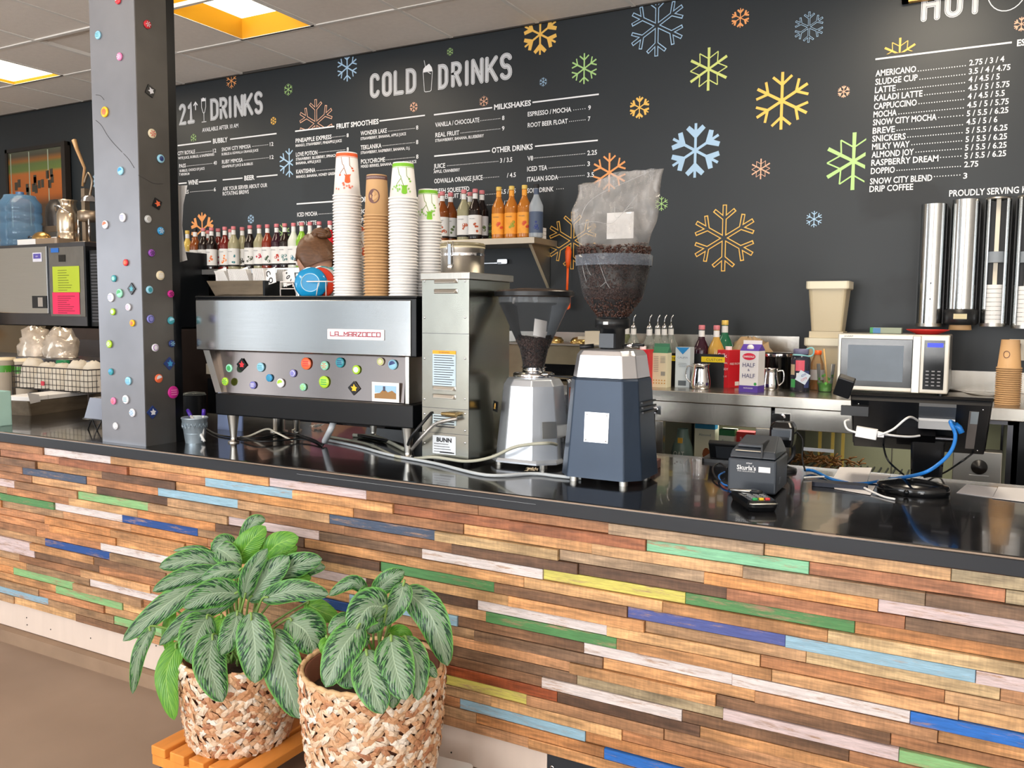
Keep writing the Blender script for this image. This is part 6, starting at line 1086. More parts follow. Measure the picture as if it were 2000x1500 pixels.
# monitor
YM = 2.86; A = onY(1660, 776, YM); B = onY(1932, 798, YM); mo = thing('till_monitor', ((A.x+B.x)/2, YM+.1, ZT), 'black point-of-sale touchscreen seen from behind, white adapters hanging on it', 'monitor', rz=.06); Wm = B.x-A.x; zt = (A.z+B.z)/2-ZT
TM = Matrix.Translation((0, -.1, zt)) @ Matrix.Rotation(math.radians(48), 4, 'X')
def mpart(nm, mb, m, **k): o = part(nm, mb, m, mo, **k); o.matrix_local = TM; return o
hh = .255
mpart('panel', MB().rbox(-Wm/2, Wm/2, 0, .022, -hh, 0, .004), BLACK, bev=.004); mpart('bezel_edge', MB().box(-Wm/2-.004, Wm/2+.004, .016, .026, -hh-.004, .004), BLACKG)
mpart('hinge', MB().box(-.06, .05, -.03, 0, -hh*.72, -hh*.5).cyl((-.1, -.02, -hh*.6), .009, .2, 12, 'X'), DSTEEL); mpart('screw', MB().sph((-Wm/2+.02, 0, -.02), .003, 6, 4).sph((Wm/2-.02, 0, -.02), .003, 6, 4).sph((Wm/2-.02, 0, -hh+.02), .003, 6, 4), CHROME)
mpart('side_strip', MB().box(Wm/2-.055, Wm/2-.03, -.002, 0, -hh+.03, -.03), flat((110, 104, 100), .35)); mpart('rating_label', MB().box(Wm/2-.05, Wm/2-.03, -.003, -.001, -.09, -.03), flat((150, 160, 165), .4))
mpart('adapter_cover', MB().box(-.0, .1, -.012, 0, -.06, -.0), flat((70, 74, 80), .4)); mpart('network_adapter', MB().rbox(-.0, .1, -.02, 0, -.105, -.062, .003), WHITE, bev=.002, label='white network adapter')
part('card_reader', MB().box(-Wm/2-.055, -Wm/2-.005, -.03, .0, -.03, .035), BLACK, mo, (0, -.1, zt-.02), (.4, .3, .0), bev=.004); part('reader_arm', MB().box(-Wm/2-.03, -Wm/2+.05, -.01, .01, -.03, .0), BLACK, mo, (0, -.09, zt-.02))
part('column', MB().stack([(rrect(-.045, .045, .015, .045, .01), .02), (rrect(-.05, .05, .0, .04, .01), zt-.11)]), BLACKG, mo, (.03, .0, 0))
sb = thing('monitor_stand_base', ZP(1780, 968)+Vector((0, .055, 0)), 'low round black base of the till monitor with a white maker mark', 'stand'); part('dome', MB(Matrix.Diagonal((1.25, .95, 1, 1))).lathe([(.078, 0), (.08, .003), (.08, .022), (.076, .027), (.03, .038), (.0001, .039)], 40, cap=False), BLACKG, sb); part('inlay', MB().rbox(-.045, .02, -.05, -.036, .0335, .035, .002), flat((96, 100, 108), .3), sb, (0, 0, -.0025), (.12, 0, 0)); label_text('hostpoint', WHITE, sb, .045, -.0662, .013, .042, .006, rz=.42); part('cable_hole', MB().sph((-.012, -.0745, .012), .008, 10, 6), BLACKM, sb)
TMw = Matrix.Translation(mo.location) @ Matrix.Rotation(.06, 4, 'Z') @ TM
M3 = lambda x, y, z: TMw @ Vector((x, y, z))
cable('adapter_cable', [M3(0, -.01, -.08), onY(1775, 815, 2.70), onY(1745, 838, 2.68), onY(1722, 848, 2.68), onY(1716, 850, 2.68)], .0032, WHITE, 'white adapter cable swinging across the back of the till monitor', n=8)
cable('adapter_cable', [onY(1673, 845, 2.68), onY(1655, 838, 2.68), onY(1650, 824, 2.70), onY(1658, 820, 2.72)], .0032, WHITE, 'short white cable curling up to the card reader'); cable('adapter_cable', [onY(1708, 842, 2.68), onY(1740, 850, 2.70), onY(1775, 853, 2.75), onY(1796, 851, 2.80)], .0032, WHITE, 'white cable running flat to the monitor hinge')
q = onY(1672, 838, 2.675); o = thing('cable_adapter', q, 'white plastic adapter dangling left behind the till monitor', 'adapter', rz=.05); part('shell', MB().rbox(0, .058, 0, .02, -.022, .008, .003), WHITE, o, rot=(0, .12, 0), bev=.002); part('plug', MB().box(.058, .075, .004, .016, -.02, -.008), WHITE, o)
NB = flat((30, 120, 205), .4)
cable('network_cable', [M3(.1, -.01, -.085), onY(1856, 824, 2.72), onY(1866, 850, 2.70), onY(1858, 880, 2.68), onY(1835, 905, 2.66), onY(1800, 925, 2.64), ZP(1740, 936, .012), ZP(1680, 945, .006), ZP(1630, 938, .006), ZP(1590, 920, .008), ZP(1572, 918, .012)], .0052, NB, 'bright blue network cable looping from the till monitor down to the bar', n=8)
part('boot', MB().tube([(0, 0, 0), (.012, 0, -.01), (.02, 0, -.026)], .009, 8), NB, COL.objects[-1], Vector((0, -.002, 0)))
cable('usb_cable', [ZP(1570, 933, .006), ZP(1620, 932, .006), ZP(1670, 945, .01), ZP(1720, 968, .004), ZP(1748, 975, .004)], .0032, WHITE, 'white cable lying across the papers on the bar'); cable('power_cable', [M3(-.1, .0, -.24), onY(1735, 900, 2.78), ZP(1765, 927, .01)], .003, BLACK, 'thin black cable hanging from the left of the till monitor'); cable('power_cable', [M3(.16, .0, -.25), onY(1880, 900, 2.8), ZP(1840, 925, .01), ZP(1805, 932, .01)], .003, BLACK, 'thin black cable hanging from the right of the till monitor')
PPR = flat((214, 212, 214), .6)
def paper(pts, label, dz=0): o = Vector(ZP(*pts[0])); vs = [ZP(*p)-o for p in pts]; n = len(vs); m = MB().add([(v.x, v.y, .0006+dz) for v in vs]+[(v.x, v.y, .0013+dz) for v in vs], [tuple(reversed(range(n))), tuple(range(n, 2*n))]+[(i, (i+1) % n, n+(i+1) % n, n+i) for i in range(n)]); tag(part('receipt', m, PPR, None, o), label, 'paper')
paper([(1640, 913), (1703, 914), (1692, 945), (1622, 943)], 'receipt slip under the blue cable, rear of the three'); paper([(1625, 944), (1710, 950), (1700, 968), (1630, 956)], 'receipt slip under the blue cable, front of the three', .001); paper([(1700, 925), (1740, 930), (1720, 948), (1695, 945)], 'receipt slip under the blue cable, right of the three', .002)
paper([(1888, 946), (1948, 953), (1938, 973), (1868, 963)], 'left receipt lying at the right edge of the bar'); paper([(1950, 952), (2030, 957), (2025, 985), (1938, 974)], 'right receipt lying at the right edge of the bar', .001)
tag(part('pouch', MB().rbox(0, .16, 0, .05, .001, .014, .01), flat((34, 40, 56), .5), None, ZP(1585, 950), (0, 0, .1), bev=.004), 'dark blue pouch lying under the receipts', 'pouch')
tag(part('wooden_block', MB().box(0, .05, 0, .09, 0, .03), mat('stained_block', (92, 56, 46), .5, var=.3, scale=20), None, ZP(1250, 918), (0, 0, .1), bev=.002), 'reddish block lying behind the black grinder', 'block')
gr = MB()
for i in range(110): x = rs.gauss(0, .07); y = rs.gauss(0, .025); s = rs.uniform(.001, .003); gr.add([(x, y, 0), (x+s, y+s*.3, 0), (x+s*.2, y+s, 0), (x+s*.4, y+s*.4, s*.7)], [(0, 1, 3), (1, 2, 3), (2, 0, 3)])
tag(part('coffee_grounds', gr, BEAN, None, ZP(1290, 900, .0008)), 'scattered coffee grounds on the bar behind the black grinder', 'coffee grounds', kind='stuff')
# ================================================================ LEFT END OF THE BAR
P = ZP(-60, 827); t = thing('mint_tin', P+Vector((0, 0, 0)), 'pale mint tin of white paper rolls at the left edge of the bar', 'tin', rz=.02); x1 = (ZP(-9, 834)-P).length; MINT = flat((178, 216, 204), .45)
part('tin_wall', MB().box(0, x1, 0, .003, 0, .155).box(0, x1, .06, .063, 0, .155).box(0, .003, 0, .063, 0, .155).box(x1-.003, x1, 0, .063, 0, .155).box(0, x1, 0, .063, 0, .003), MINT, t); label_text('COFFEE', flat((110, 130, 125), .5), t, x1*.45, -.001, .095, .1, .014); label_text('PACKETS', flat((110, 130, 125), .5), t, x1*.45, -.001, .055, .11, .014)
for i in range(9): o = thing('paper_roll', P+Vector((.015+(i % 5)*.022, .018+(i//5)*.026, .004)), 'white rolled napkin packet standing in the pale mint tin', 'packet', 'packets in the mint tin'); part('roll', MB().tube([(0, 0, 0), (.004*(i-4), 0, .21+.01*(i % 3))], .011, 8, rr=[.011, .012]), PAPER, o)
P = ZP(62, 811); Q = ZP(206, 795); Lg = .50; ag = -.05
A0 = ZP(60, 812); t = thing('wooden_trough', A0, 'long dark weathered wooden trough with white boxes across it, left end of the bar', 'box', rz=.0)
B0 = ZP(205, 792); wd = B0-A0; wl_ = wd.length; ang = math.atan2(wd.y, wd.x); t.rotation_euler = (0, 0, ang); part('trough', MB().stack([(rrect(0, wl_, 0, .16, .004, 1), .0), (rrect(-.02, wl_+.02, -.01, .17, .004, 1), .07)]), OLD, t); part('end_strip', MB().box(-.02, .0, .0, .16, .068, .072), OLD, t)  # trough with a thin strip of the same wood at its end
o = thing('white_box', t.matrix_basis @ Vector((0, 0, .072)) if 0 else A0+Vector((0, 0, .072)), 'flat white carton lying on the wooden trough, left end of the bar', 'box', rz=ang); part('lid', MB().box(-.01, wl_+.01, -.01, .15, .0, .022), PAPER, o, bev=.003); part('crease', MB().box(.1, .102, -.011, .15, .002, .023).box(.3, .302, -.011, .15, .002, .023), flat((190, 186, 182), .6), o); part('flap', MB().add([(-.01, -.011, -.012), (.05, -.014, -.006), (.035, -.02, .03), (-.03, -.016, .045)], [(0, 1, 2, 3)]), PAPER, o)
wb = onZ(24, 772, ZT+.0); WB = thing('wire_basket', (pxX(24, 2.80, 1.05), 2.80, ZT), 'black wire basket of white paper sacks on the bar, behind the wooden trough', 'basket', rz=0); m = MB(); w3, h3, d3 = pxX(172, 2.80, 1.05)-pxX(24, 2.80, 1.05), .215, .17; zb0 = .095; ang = 0
for k in range(21): x = w3*k/20; m.tube([(x, 0, zb0), (x, -.0, h3)], .0016, 4)
for k in range(5): z = zb0+(h3-zb0)*k/4; m.tube([(0, 0, z), (w3, 0, z), (w3, d3, z), (0, d3, z), (0, 0, z)], .0016 if k < 4 else .003, 4)
for k in range(8): y = d3*k/7; m.tube([(w3, y, zb0), (w3, y, h3)], .0016, 4).tube([(0, y, zb0), (0, y, h3)], .0016, 4)
for k in (0, 1):
    for y in (0, d3): m.tube([(k*w3, y, 0), (k*w3, y, zb0)], .003, 5)
part('wire_mesh', m, mat('black_wire', (40, 34, 34), .5), WB); part('basket_floor', MB().box(0, w3, 0, d3, zb0-.002, zb0), BLACK, WB); part('red_tag', MB().rbox(-.014, .014, -.012, .012, -.004, 0, .005, BW), flat((190, 30, 50), .5), WB, (w3*.42, -.003, .13)); part('handle', MB().rbox(.19, .34, -.03, -.004, .055, .08, .008), BLACK, WB)
SK = mat('paper_sack', (206, 196, 180), .7, var=.1, bump=.3)
for i in range(5): sag('paper_sack', Vector(WB.location)+Matrix.Rotation(ang, 3, 'Z') @ Vector((w3*(.1+.2*i), .085, zb0+.003)), .072, .07, .135+.02*(i in (0, 3, 4)), SK, 'pale paper sack in the black wire basket, %s' % ORDL[i], 'bag', amp=.1)
P = ZP(180, 765)+Vector((0, .0, 0)); P = Vector((pxX(176, 3.02, 1.1), 3.02, ZT)); t = lathe_thing('squeeze_bottle', P, [(.03, 0), (.034, .004), (.034, .15), (.03, .165), (.026, .168)], flat((206, 184, 130), .35), 'squeeze bottle of pale sauce beside the black wire basket', 'bottle'); part('cap', MB().lathe([(.034, .15), (.034, .185), (.02, .195), (.012, .2), (.006, .23), (.004, .235)], 24), flat((232, 214, 180), .4), t)
t = lathe_thing('green_lid_jar', (pxX(122, 3.05, 1.2), 3.05, ZT), [(.03, 0), (.034, .006), (.034, .19), (.03, .205)], glassmat('jar_plastic', (170, 150, 120), .1, .6), 'clear jar with a green lid behind the wire basket', 'jar'); part('lid', MB().lathe([(.033, .2), (.035, .203), (.035, .235), (.0001, .237)], 20, cap=False), flat((26, 130, 80), .4), t)
for px, lb in ((50, 'clear tub with a green band behind the paper sacks'), (8, 'clear tub with a green band at the left edge of the photo')):
    t = lathe_thing('sauce_tub', (pxX(px, 3.03, 1.15), 3.03, ZT), [(.05, 0), (.055, .004), (.058, .22), (.06, .222)], flat((196, 180, 160), .4), lb, 'tub'); part('green_band', MB().lathe([(.0575, .15), (.0585, .19)], 20, cap=False), flat((70, 140, 40), .4), t); part('tub_lid', MB().lathe([(.061, .22), (.061, .235), (.0001, .236)], 20, cap=False), flat((226, 206, 170), .4), t)
# acrylic dispenser by the column
P = ZP(168, 842); t = thing('acrylic_dispenser', (pxX(172, 2.40, 1.0), 2.38, ZT), 'clear smoky acrylic bin beside the steel column', 'dispenser'); part('acrylic_shell', MB().add([(0, 0, .05), (.15, 0, .05), (.15, .15, .05), (0, .15, .05), (.015, .02, .14), (.15, .02, .14), (.15, .13, .14), (.015, .13, .14)], [(0, 1, 5, 4), (1, 2, 6, 5), (2, 3, 7, 6), (3, 0, 4, 7), (4, 5, 6, 7), (0, 3, 2, 1)]), glassmat('smoky_acrylic', (130, 134, 150), .08, .55), t); part('wire_stand', MB().tube([(.01, .01, 0), (.04, .01, .05), (.07, .01, 0), (.11, .01, .05), (.14, .01, 0)], .003, 6).tube([(.01, .14, 0), (.04, .14, .05), (.07, .14, 0), (.11, .14, .05), (.14, .14, 0)], .003, 6), BLACK, t); part('rim', MB().box(-.005, .155, -.005, .155, .046, .052), CLEAR, t)
# ================================================================ BACK LEFT: ICE MACHINE AND ITS LOAD
IY = 3.9; A = onY(97, 483, IY); B = onY(165, 485, IY); Zt = 1.90; Zl = 1.415
im = thing('ice_machine', (-6.75, IY, 1.36), 'brushed steel ice machine with green and pink notes, far left', 'ice machine'); ix = lambda px: pxX(px, IY, 1.6)+6.75
part('left_door', MB().box(0, ix(95), -.01, 0, Zl-1.36, Zt-1.36), STEEL, im, bev=.003); part('right_panel', MB().box(ix(99), ix(166), -.004, 0, Zl-1.36-.02, Zt-1.37), mat('dim_steel', (120, 116, 110), .35, .7, var=.2), im, bev=.002); part('case', MB().box(0, ix(168), .001, .6, -.03, Zt-1.36+.02), DSTEEL, im); part('grille', (lambda m: [m.box(ix(168), ix(168)+.02, .03+0*k, .56, .05+k*.02, .06+k*.02) for k in range(22)] and m.box(ix(168)-.002, ix(168)+.006, .0, .6, -.03, .53) and m)(MB()), BLACKM, im)
part('vent_cabinet', MB().box(ix(168)+.02, ix(168)+.55, .02, .6, -.03, .5), BLACKM, im); g_ = MB()
for k_ in range(22): g_.box(ix(170)+.03, ix(168)+.54, .012, .02, -.0+k_*.022, .012+k_*.022)
part('vent_slats', g_, DSTEEL, im)
lp = lambda px, py: (pxX(px, IY, onY(px, py, IY).z)+6.75, onY(px, py, IY).z-1.36)
def ibox(nm, px0, py0, px1, py1, m, y=-.012, parent=im, th=.002): a = lp(px0, py0); b = lp(px1, py1); return part(nm, MB().box(min(a[0], b[0]), max(a[0], b[0]), y-th, y, min(a[1], b[1]), max(a[1], b[1])), m, parent)
ibox('latch_recess', 66, 578, 95, 602, BLACK); ibox('latch_paddle', 78, 581, 88, 599, CHROME, -.015); ibox('maker_sticker', 67, 494, 85, 511, flat((226, 226, 240), .4)); ibox('sticker_field', 69, 496, 83, 505, flat((90, 80, 170), .4), -.0145); label_text('*', WHITE, im, *((lambda q: (q[0], -.0175, q[1]))(lp(76, 502))), .03, .02)
ibox('blue_badge', 101, 485, 116, 493, flat((40, 110, 200), .4), -.006); ibox('sight_window', 116, 498, 129, 511, BLACKG, -.006)
for nm, y0, y1, c, lb in (('green', 521, 571, (186, 204, 52), 'yellow-green note taped on the ice machine, above the pink one'), ('pink', 571, 614, (244, 50, 100), 'hot pink note taped on the ice machine, below the green one')):
    a = lp(104, y0); b = lp(158, y1); t = thing('paper_note', (-6.75+a[0], IY-.0065, 1.36+b[1]), lb, 'note'); w5 = b[0]-a[0]; h5 = a[1]-b[1]; part('sheet', MB().box(0, w5, -.001, .0, 0, h5), flat(c, .6), t); m = MB()
    for k in range(9): m.box(.06, w5-.05-rs.random()*.1, -.0016, -.001, h5-.03-k*h5*.095, h5-.026-k*h5*.095)
    part('handwriting', m, flat(tuple(v*.55 for v in c), .6), t)
tag(part('ice_bin', MB().stack([([(-.01, -.12), (.0+ix(95), -.12), (ix(95), .6), (-.01, .6)], .62), ([(-.01, -.12), (ix(95), -.12), (ix(95), .6), (-.01, .6)], 1.15), ([(-.01, -.03), (ix(95), -.03), (ix(95), .6), (-.01, .6)], 1.325)]), mat('bronze_bin', (112, 100, 82), .22, .85, var=.3, scale=2), None, (-6.75, IY, 0)), 'bronze-tinted steel ice bin under the left door of the ice machine', 'ice bin')
t = tag(part('black_bin', MB().stack([([(0, -.1), (1.2, -.1), (1.2, .6), (0, .6)], .0), ([(0, -.1), (1.2, -.1), (1.2, .6), (0, .6)], 1.24), ([(.08, -.04), (1.2, -.04), (1.2, .6), (.08, .6)], 1.315)]), mat('dark_bin', (52, 44, 42), .35, .3, var=.2), None, (-6.75+ix(97), IY, 0)), 'dark brown-black bin right of the ice bin', 'bin'); part('white_sticker', MB().box(.2, .25, -.103, -.1, 1.15, 1.2), flat((180, 195, 215), .4), t)
tag(part('wooden_post', MB().box(-7.0, -6.757, 3.7, 3.76, 0, 1.42), flat((208, 176, 138), .5)), 'light wooden upright at the left edge of the photo', 'post')
for bx_, lb_ in ((-5.28, 'left'), (-5.02, 'right')): sag('clear_bag', (bx_, 3.34, 1.152), .13, .09, .17, mat('shiny_film', (190, 176, 160), .12, .2, var=.45, scale=16, bump=1, bscale=30), '%s of two crumpled clear plastic bags heaped below the ice machine' % lb_, 'bag', n=16, k=9, amp=.28)
tag(part('rear_shelf', MB().box(-6.2, -4.5, 3.2, 3.5, 1.12, 1.15), DSTEEL), 'dark steel ledge behind the left end of the bar', 'shelf'); tag(part('rear_shelf_post', MB().box(-5.3, -5.24, 3.3, 3.36, 0, 1.12), DSTEEL), 'post under the dark steel ledge behind the bar', 'post')
# on top of the ice machine
ZI = Zt+.02
P = Vector((pxX(42, 4.2, 2.0), 4.2, ZI)); t = lathe_thing('water_jug', P, [(.13, 0), (.152, .02), (.152, .05), (.145, .065), (.155, .08), (.155, .19), (.145, .205), (.155, .22), (.155, .27), (.147, .285), (.155, .30), (.153, .36), (.12, .40), (.115, .42), (.0001, .425)], glassmat('blue_polycarbonate', (110, 150, 185), .08, .38), 'large translucent blue water jug on the ice machine', 'water jug')
part('jug_cap', MB().lathe([(.03, .42), (.03, .45), (.0001, .452)], 16, cap=False), flat((60, 90, 130), .4), t)
t = thing('white_tray', Vector((pxX(37, 3.95, 1.95), 3.94, ZI)), 'long shallow tray with a white front on the ice machine', 'tray'); part('tray_body', MB().rbox(0, .46, 0, .16, 0, .045, .02), mat('tray_tan', (150, 130, 110), .4, .3), t); part('white_front', MB().rbox(0, .22, -.004, .01, .002, .043, .004), WHITE, t)  # tan tray body behind the white front
t = thing('brass_scoop', Vector((pxX(76, 3.98, 2.0), 4.0, ZI+.047)), 'brassy dome-shaped scoop lying on the tray', 'scoop'); part('bowl', MB().sph((0, 0, .0), .09, 20, 8, (1, .6, .62)), mat('brassy', (176, 140, 84), .3, .9), t); part('lip', MB().tube([(-.08, -.02, .015), (-.115, -.02, .022), (-.13, -.02, .015)], .006), DSTEEL, t)
t = lathe_thing('milk_can', Vector((pxX(134, 4.15, 2.1), 4.15, ZI)), [(.08, 0), (.084, .01), (.084, .09), (.08, .1), (.084, .11), (.084, .24), (.08, .25), (.058, .29), (.055, .32), (.066, .335), (.066, .345), (.0001, .35)], mat('shiny_can', (208, 190, 166), .22, .95, var=.15), 'shiny steel milk can on the ice machine', 'milk can'); part('bail_handle', MB().tube(spline([(-.07, -.05, .26), (-.03, -.085, .30), (.04, -.085, .28), (.075, -.04, .24)], 6), .006), CHROME, t)
t = thing('citrus_press', Vector((pxX(172, 4.12, 2.1), 4.12, ZI)), 'old metal lever citrus press beside the milk can', 'juicer'); JM = mat('aged_aluminium', (150, 134, 116), .35, .85, var=.2)
part('base', MB().rbox(-.09, .09, -.1, .1, 0, .02, .02), JM, t); part('post', MB().box(-.1, -.06, .02, .06, .02, .42), JM, t); part('bowl', MB(Matrix.Translation((.02, 0, .17))).lathe([(.07, 0), (.08, .01), (.08, .07), (.074, .075)], 20), JM, t); part('bowl_legs', MB().tube([(-.04, -.05, .02), (-.04, -.05, .18)], .007).tube([(.08, -.05, .02), (.08, -.05, .18)], .007), CHROME, t); part('press_cup', MB(Matrix.Translation((.03, 0, .31))).lathe([(.065, 0), (.055, .03), (.03, .05), (.0001, .055)], 20), CHROME, t); part('linkage', MB().tube(spline([(.03, 0, .36), (.06, 0, .46), (.02, 0, .52), (-.03, 0, .45)], 6), .009), JM, t); part('lever', MB().tube([(-.05, 0, .43), (-.02, 0, .56), (-.1, 0, .7), (-.13, 0, .77)], .012, rr=[.009, .01, .014, .018]), flat((180, 140, 96), .5), t)
t = thing('grey_scale', Vector((pxX(95, 4.3, 2.0), 4.32, ZI)), 'grey and white box-shaped device behind the tray', 'device'); part('body', MB().box(-.14, .1, 0, .14, 0, .14), flat((70, 66, 62), .5), t, bev=.005); part('top', MB().box(-.13, .09, .01, .13, .14, .19), flat((90, 76, 62), .4), t, bev=.005); part('white_side', MB().box(-.02, .1, -.004, 0, .02, .1), WHITE, t)
t = lathe_thing('dark_pan', Vector((pxX(112, 4.5, 2.2), 4.5, ZI+.0)), [(.06, 0), (.065, .01), (.09, .28), (.085, .36), (.05, .42), (.0001, .43)], mat('dark_pan', (72, 68, 66), .4, .5, var=.2), 'dark rounded steel urn behind the milk can', 'urn')
# framed picture
A = onY(14, 288, 4.74); B = onY(140, 445, 4.74); C2 = onY(137, 277, 4.74); fx = thing('framed_picture', (A.x, 4.735, B.z), 'dark-framed picture of a bright cafe interior, top left wall', 'picture'); fw, fh = C2.x-A.x, C2.z-B.z
part('frame', MB().box(0, fw, -.02, 0, 0, .03).box(0, fw, -.02, 0, fh-.03, fh).box(0, .03, -.02, 0, 0, fh).box(fw-.05, fw, -.05, 0, 0, fh), flat((34, 28, 24), .5), fx)
pm = bpy.data.materials.new('cafe_scene_print'); pm.use_nodes = True; nt = pm.node_tree; L = nt.links.new; b = nt.nodes['Principled BSDF']; tc = nt.nodes.new('ShaderNodeTexCoord'); sx = nt.nodes.new('ShaderNodeSeparateXYZ'); L(tc.outputs['Object'], sx.inputs[0]); mr = nt.nodes.new('ShaderNodeMapRange'); mr.inputs['From Max'].default_value = fh; L(sx.outputs['Z'], mr.inputs['Value']); rp = nt.nodes.new('ShaderNodeValToRGB'); L(mr.outputs[0], rp.inputs[0])
e = rp.color_ramp; e.elements[0].color = lin((58, 48, 38)); e.elements[1].position = .97; e.elements[1].color = lin((80, 84, 70))
for p_, c_ in ((.3, (96, 66, 38)), (.42, (206, 110, 40)), (.68, (214, 120, 48)), (.72, (120, 140, 70)), (.8, (110, 130, 70)), (.84, (170, 110, 50)), (.9, (90, 84, 66))): q = e.elements.new(p_); q.color = tuple(v*.6 for v in lin(c_)[:3])+(1,)
L(rp.outputs[0], b.inputs['Base Color']); b.inputs['Roughness'].default_value = .15
part('print', MB().box(.03, fw-.05, -.008, -.004, .03, fh-.03), pm, fx); m = MB()
for k_ in range(14): x = .1+rs.random()*(fw-.3); z = fh*(.42+rs.random()*.2); m.box(x, x+.04, -.0095, -.008, z, z+.07)
part('pictured_windows', m, flat((60, 56, 46), .4), fx)['kind'] = 'stuff'; m = MB()
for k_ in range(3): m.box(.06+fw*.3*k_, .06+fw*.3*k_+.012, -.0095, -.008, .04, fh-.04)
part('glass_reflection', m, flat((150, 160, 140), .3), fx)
# behind the column: white hanging sheet, dark shelf with odds
P = onY(350, 512, 3.0); q = [onY(a_, b_, 2.43) for a_, b_ in ((352, 362), (366, 362), (358, 400), (356, 440), (360, 480), (366, 508), (352, 512))]
o = q[0].copy(); m = MB().add([v-o for v in q]+[v-o+Vector((-.06, -.03, 0)) for v in (q[0], q[6])], [(0, 6, 5, 4, 3, 2, 1), (0, 7, 8, 6)]); tag(part('hanging_sheet', m, PAPER, None, o), 'curled white paper sheet hanging just right of the steel column', 'paper')
tag(part('dark_cabinet', MB().box(-4.70, -3.3, 4.2, 4.7, 0, .98), BLACKM), 'low black cabinet under the long bottle shelf', 'cabinet'); tag(part('lower_ledge', MB().box(-4.6, -3.4, 4.1, 4.2, 1.02, 1.09), flat((170, 164, 150), .4)), 'pale ledge behind the left end of the espresso machine', 'ledge'); tag(part('wall_panel', MB().box(-5.4, -3.35, 4.70, 4.745, .99, 1.58), BLACKG), 'glossy black panel on the wall under the long bottle shelf', 'panel')
t = lathe_thing('black_stockpot', (pxX(380, 2.98, .98), 2.98, ZT), [(.05, 0), (.055, .004), (.055, .1), (.057, .104)], BLACK, 'black pot with glass lid behind the galvanised bucket', 'pot'); part('glass_lid', MB().lathe([(.056, .105), (.05, .115), (.0001, .122)], 20, cap=False), GLASS, t)
cable('tap', [(pxX(366, 4.3, 1.4), 4.6, 1.0), (pxX(366, 4.3, 1.4), 4.6, 1.5), (pxX(368, 4.3, 1.4)+.03, 4.55, 1.56), (pxX(372, 4.3, 1.4)+.06, 4.5, 1.53), (pxX(372, 4.3, 1.4)+.06, 4.5, 1.48)], .012, CHROME, 'chrome tap in the dark gap right of the steel column', 'tap')
# ================================================================ THE WOMAN BEHIND THE MACHINE
SKIN = mat('skin', (214, 164, 138), .5, var=.05); HAIR = mat('brown_hair', (112, 78, 54), .42, var=.6, scale=18, bump=.6, stretch=(1, 6, 6)); SHIRT = mat('pink_shirt', (196, 130, 150), .8, var=.15); PANTS = mat('dark_trousers', (44, 46, 56), .8)
HD = onY(615, 507, 3.37); FLO = Vector((HD.x+.06, HD.y, 0))
def skinbody(name, joints, edges, radii, m, parent, root=0):
    me = bpy.data.meshes.new(name); me.from_pydata([tuple(j) for j in joints], edges, []); o = link(name, me, parent)
    s = o.modifiers.new('skin', 'SKIN'); me.skin_vertices[0].data
    for i, r in enumerate(radii): me.skin_vertices[0].data[i].radius = (r, r) if not isinstance(r, tuple) else r; me.skin_vertices[0].data[i].use_root = (i == root)
    sub = o.modifiers.new('sub', 'SUBSURF'); sub.levels = 2; sub.render_levels = 2
    me.materials.append(m); 
    dg = bpy.context.evaluated_depsgraph_get(); dg.update(); m2 = bpy.data.meshes.new_from_object(o.evaluated_get(dg)); bpy.data.objects.remove(o); return m2
pw_ = thing('person', FLO, 'woman with brown hair in a bun, bent over work behind the espresso machine', 'person'); hz_ = HD.z
J = [(.10, 0, .92), (.08, 0, 1.08), (.06, 0, 1.24), (.0, 0, hz_-.27), (-.02, 0, hz_-.19), (-.045, 0, hz_-.10),
     (.0, -.15, hz_-.30), (-.10, -.2, hz_-.52), (-.30, -.16, hz_-.60), (.0, .15, hz_-.30), (-.10, .2, hz_-.52), (-.30, .16, hz_-.60),
     (.10, -.09, .85), (.07, -.10, .46), (.10, -.10, .07), (-.06, -.10, .03), (.10, .09, .85), (.07, .10, .46), (.10, .10, .07), (-.06, .10, .03)]
ED = [(0, 1), (1, 2), (2, 3), (3, 4), (4, 5), (3, 6), (6, 7), (7, 8), (3, 9), (9, 10), (10, 11), (0, 12), (12, 13), (13, 14), (14, 15), (0, 16), (16, 17), (17, 18), (18, 19)]
RD_ = [(.15, .12), (.13, .11), (.15, .12), (.10, .09), .05, .055, .062, .045, .030, .062, .045, .030, .09, .06, .045, .04, .09, .06, .045, .04]
bme = skinbody('body', J, ED, RD_, SKIN, None)
def faceprof():     # head, facing -X
    vs = []; fs = []; n = 24; k = 18
    for i in range(k+1):
        th = math.pi*i/k
        for j in range(n):
            a = 2*math.pi*j/n; x = -math.cos(a)*math.sin(th); y = math.sin(a)*math.sin(th); z = math.cos(th)
            X_ = x*.098; Y_ = y*.075; Z_ = z*.118
            if z < 0: Y_ *= 1+.28*z; X_ = X_*(1+.1*z)-(.012*(-z) if x < 0 else 0)
            f = max(0, -x)*max(0, 1-abs(y)*5)
            X_ -= f*.028*math.exp(-((z+.12)/.13)**2)+f*.010*math.exp(-((z+.42)/.08)**2)+f*.012*math.exp(-((z+.75)/.1)**2)-f*.008*math.exp(-((z-.08)/.07)**2)
            vs.append((X_, Y_, Z_))
    for i in range(k):
        for j in range(n): fs.append((i*n+j, (i+1)*n+j, (i+1)*n+(j+1) % n, i*n+(j+1) % n))
    return vs, fs
hv, hf = faceprof(); HM = Matrix.Translation((-.06, 0, hz_)) @ Matrix.Rotation(math.radians(-22), 4, 'Y')
mb = MB(); mb.add([tuple(v.co) for v in bme.vertices], [tuple(p.vertices) for p in bme.polygons], True); mb.add(hv, hf, True, HM)
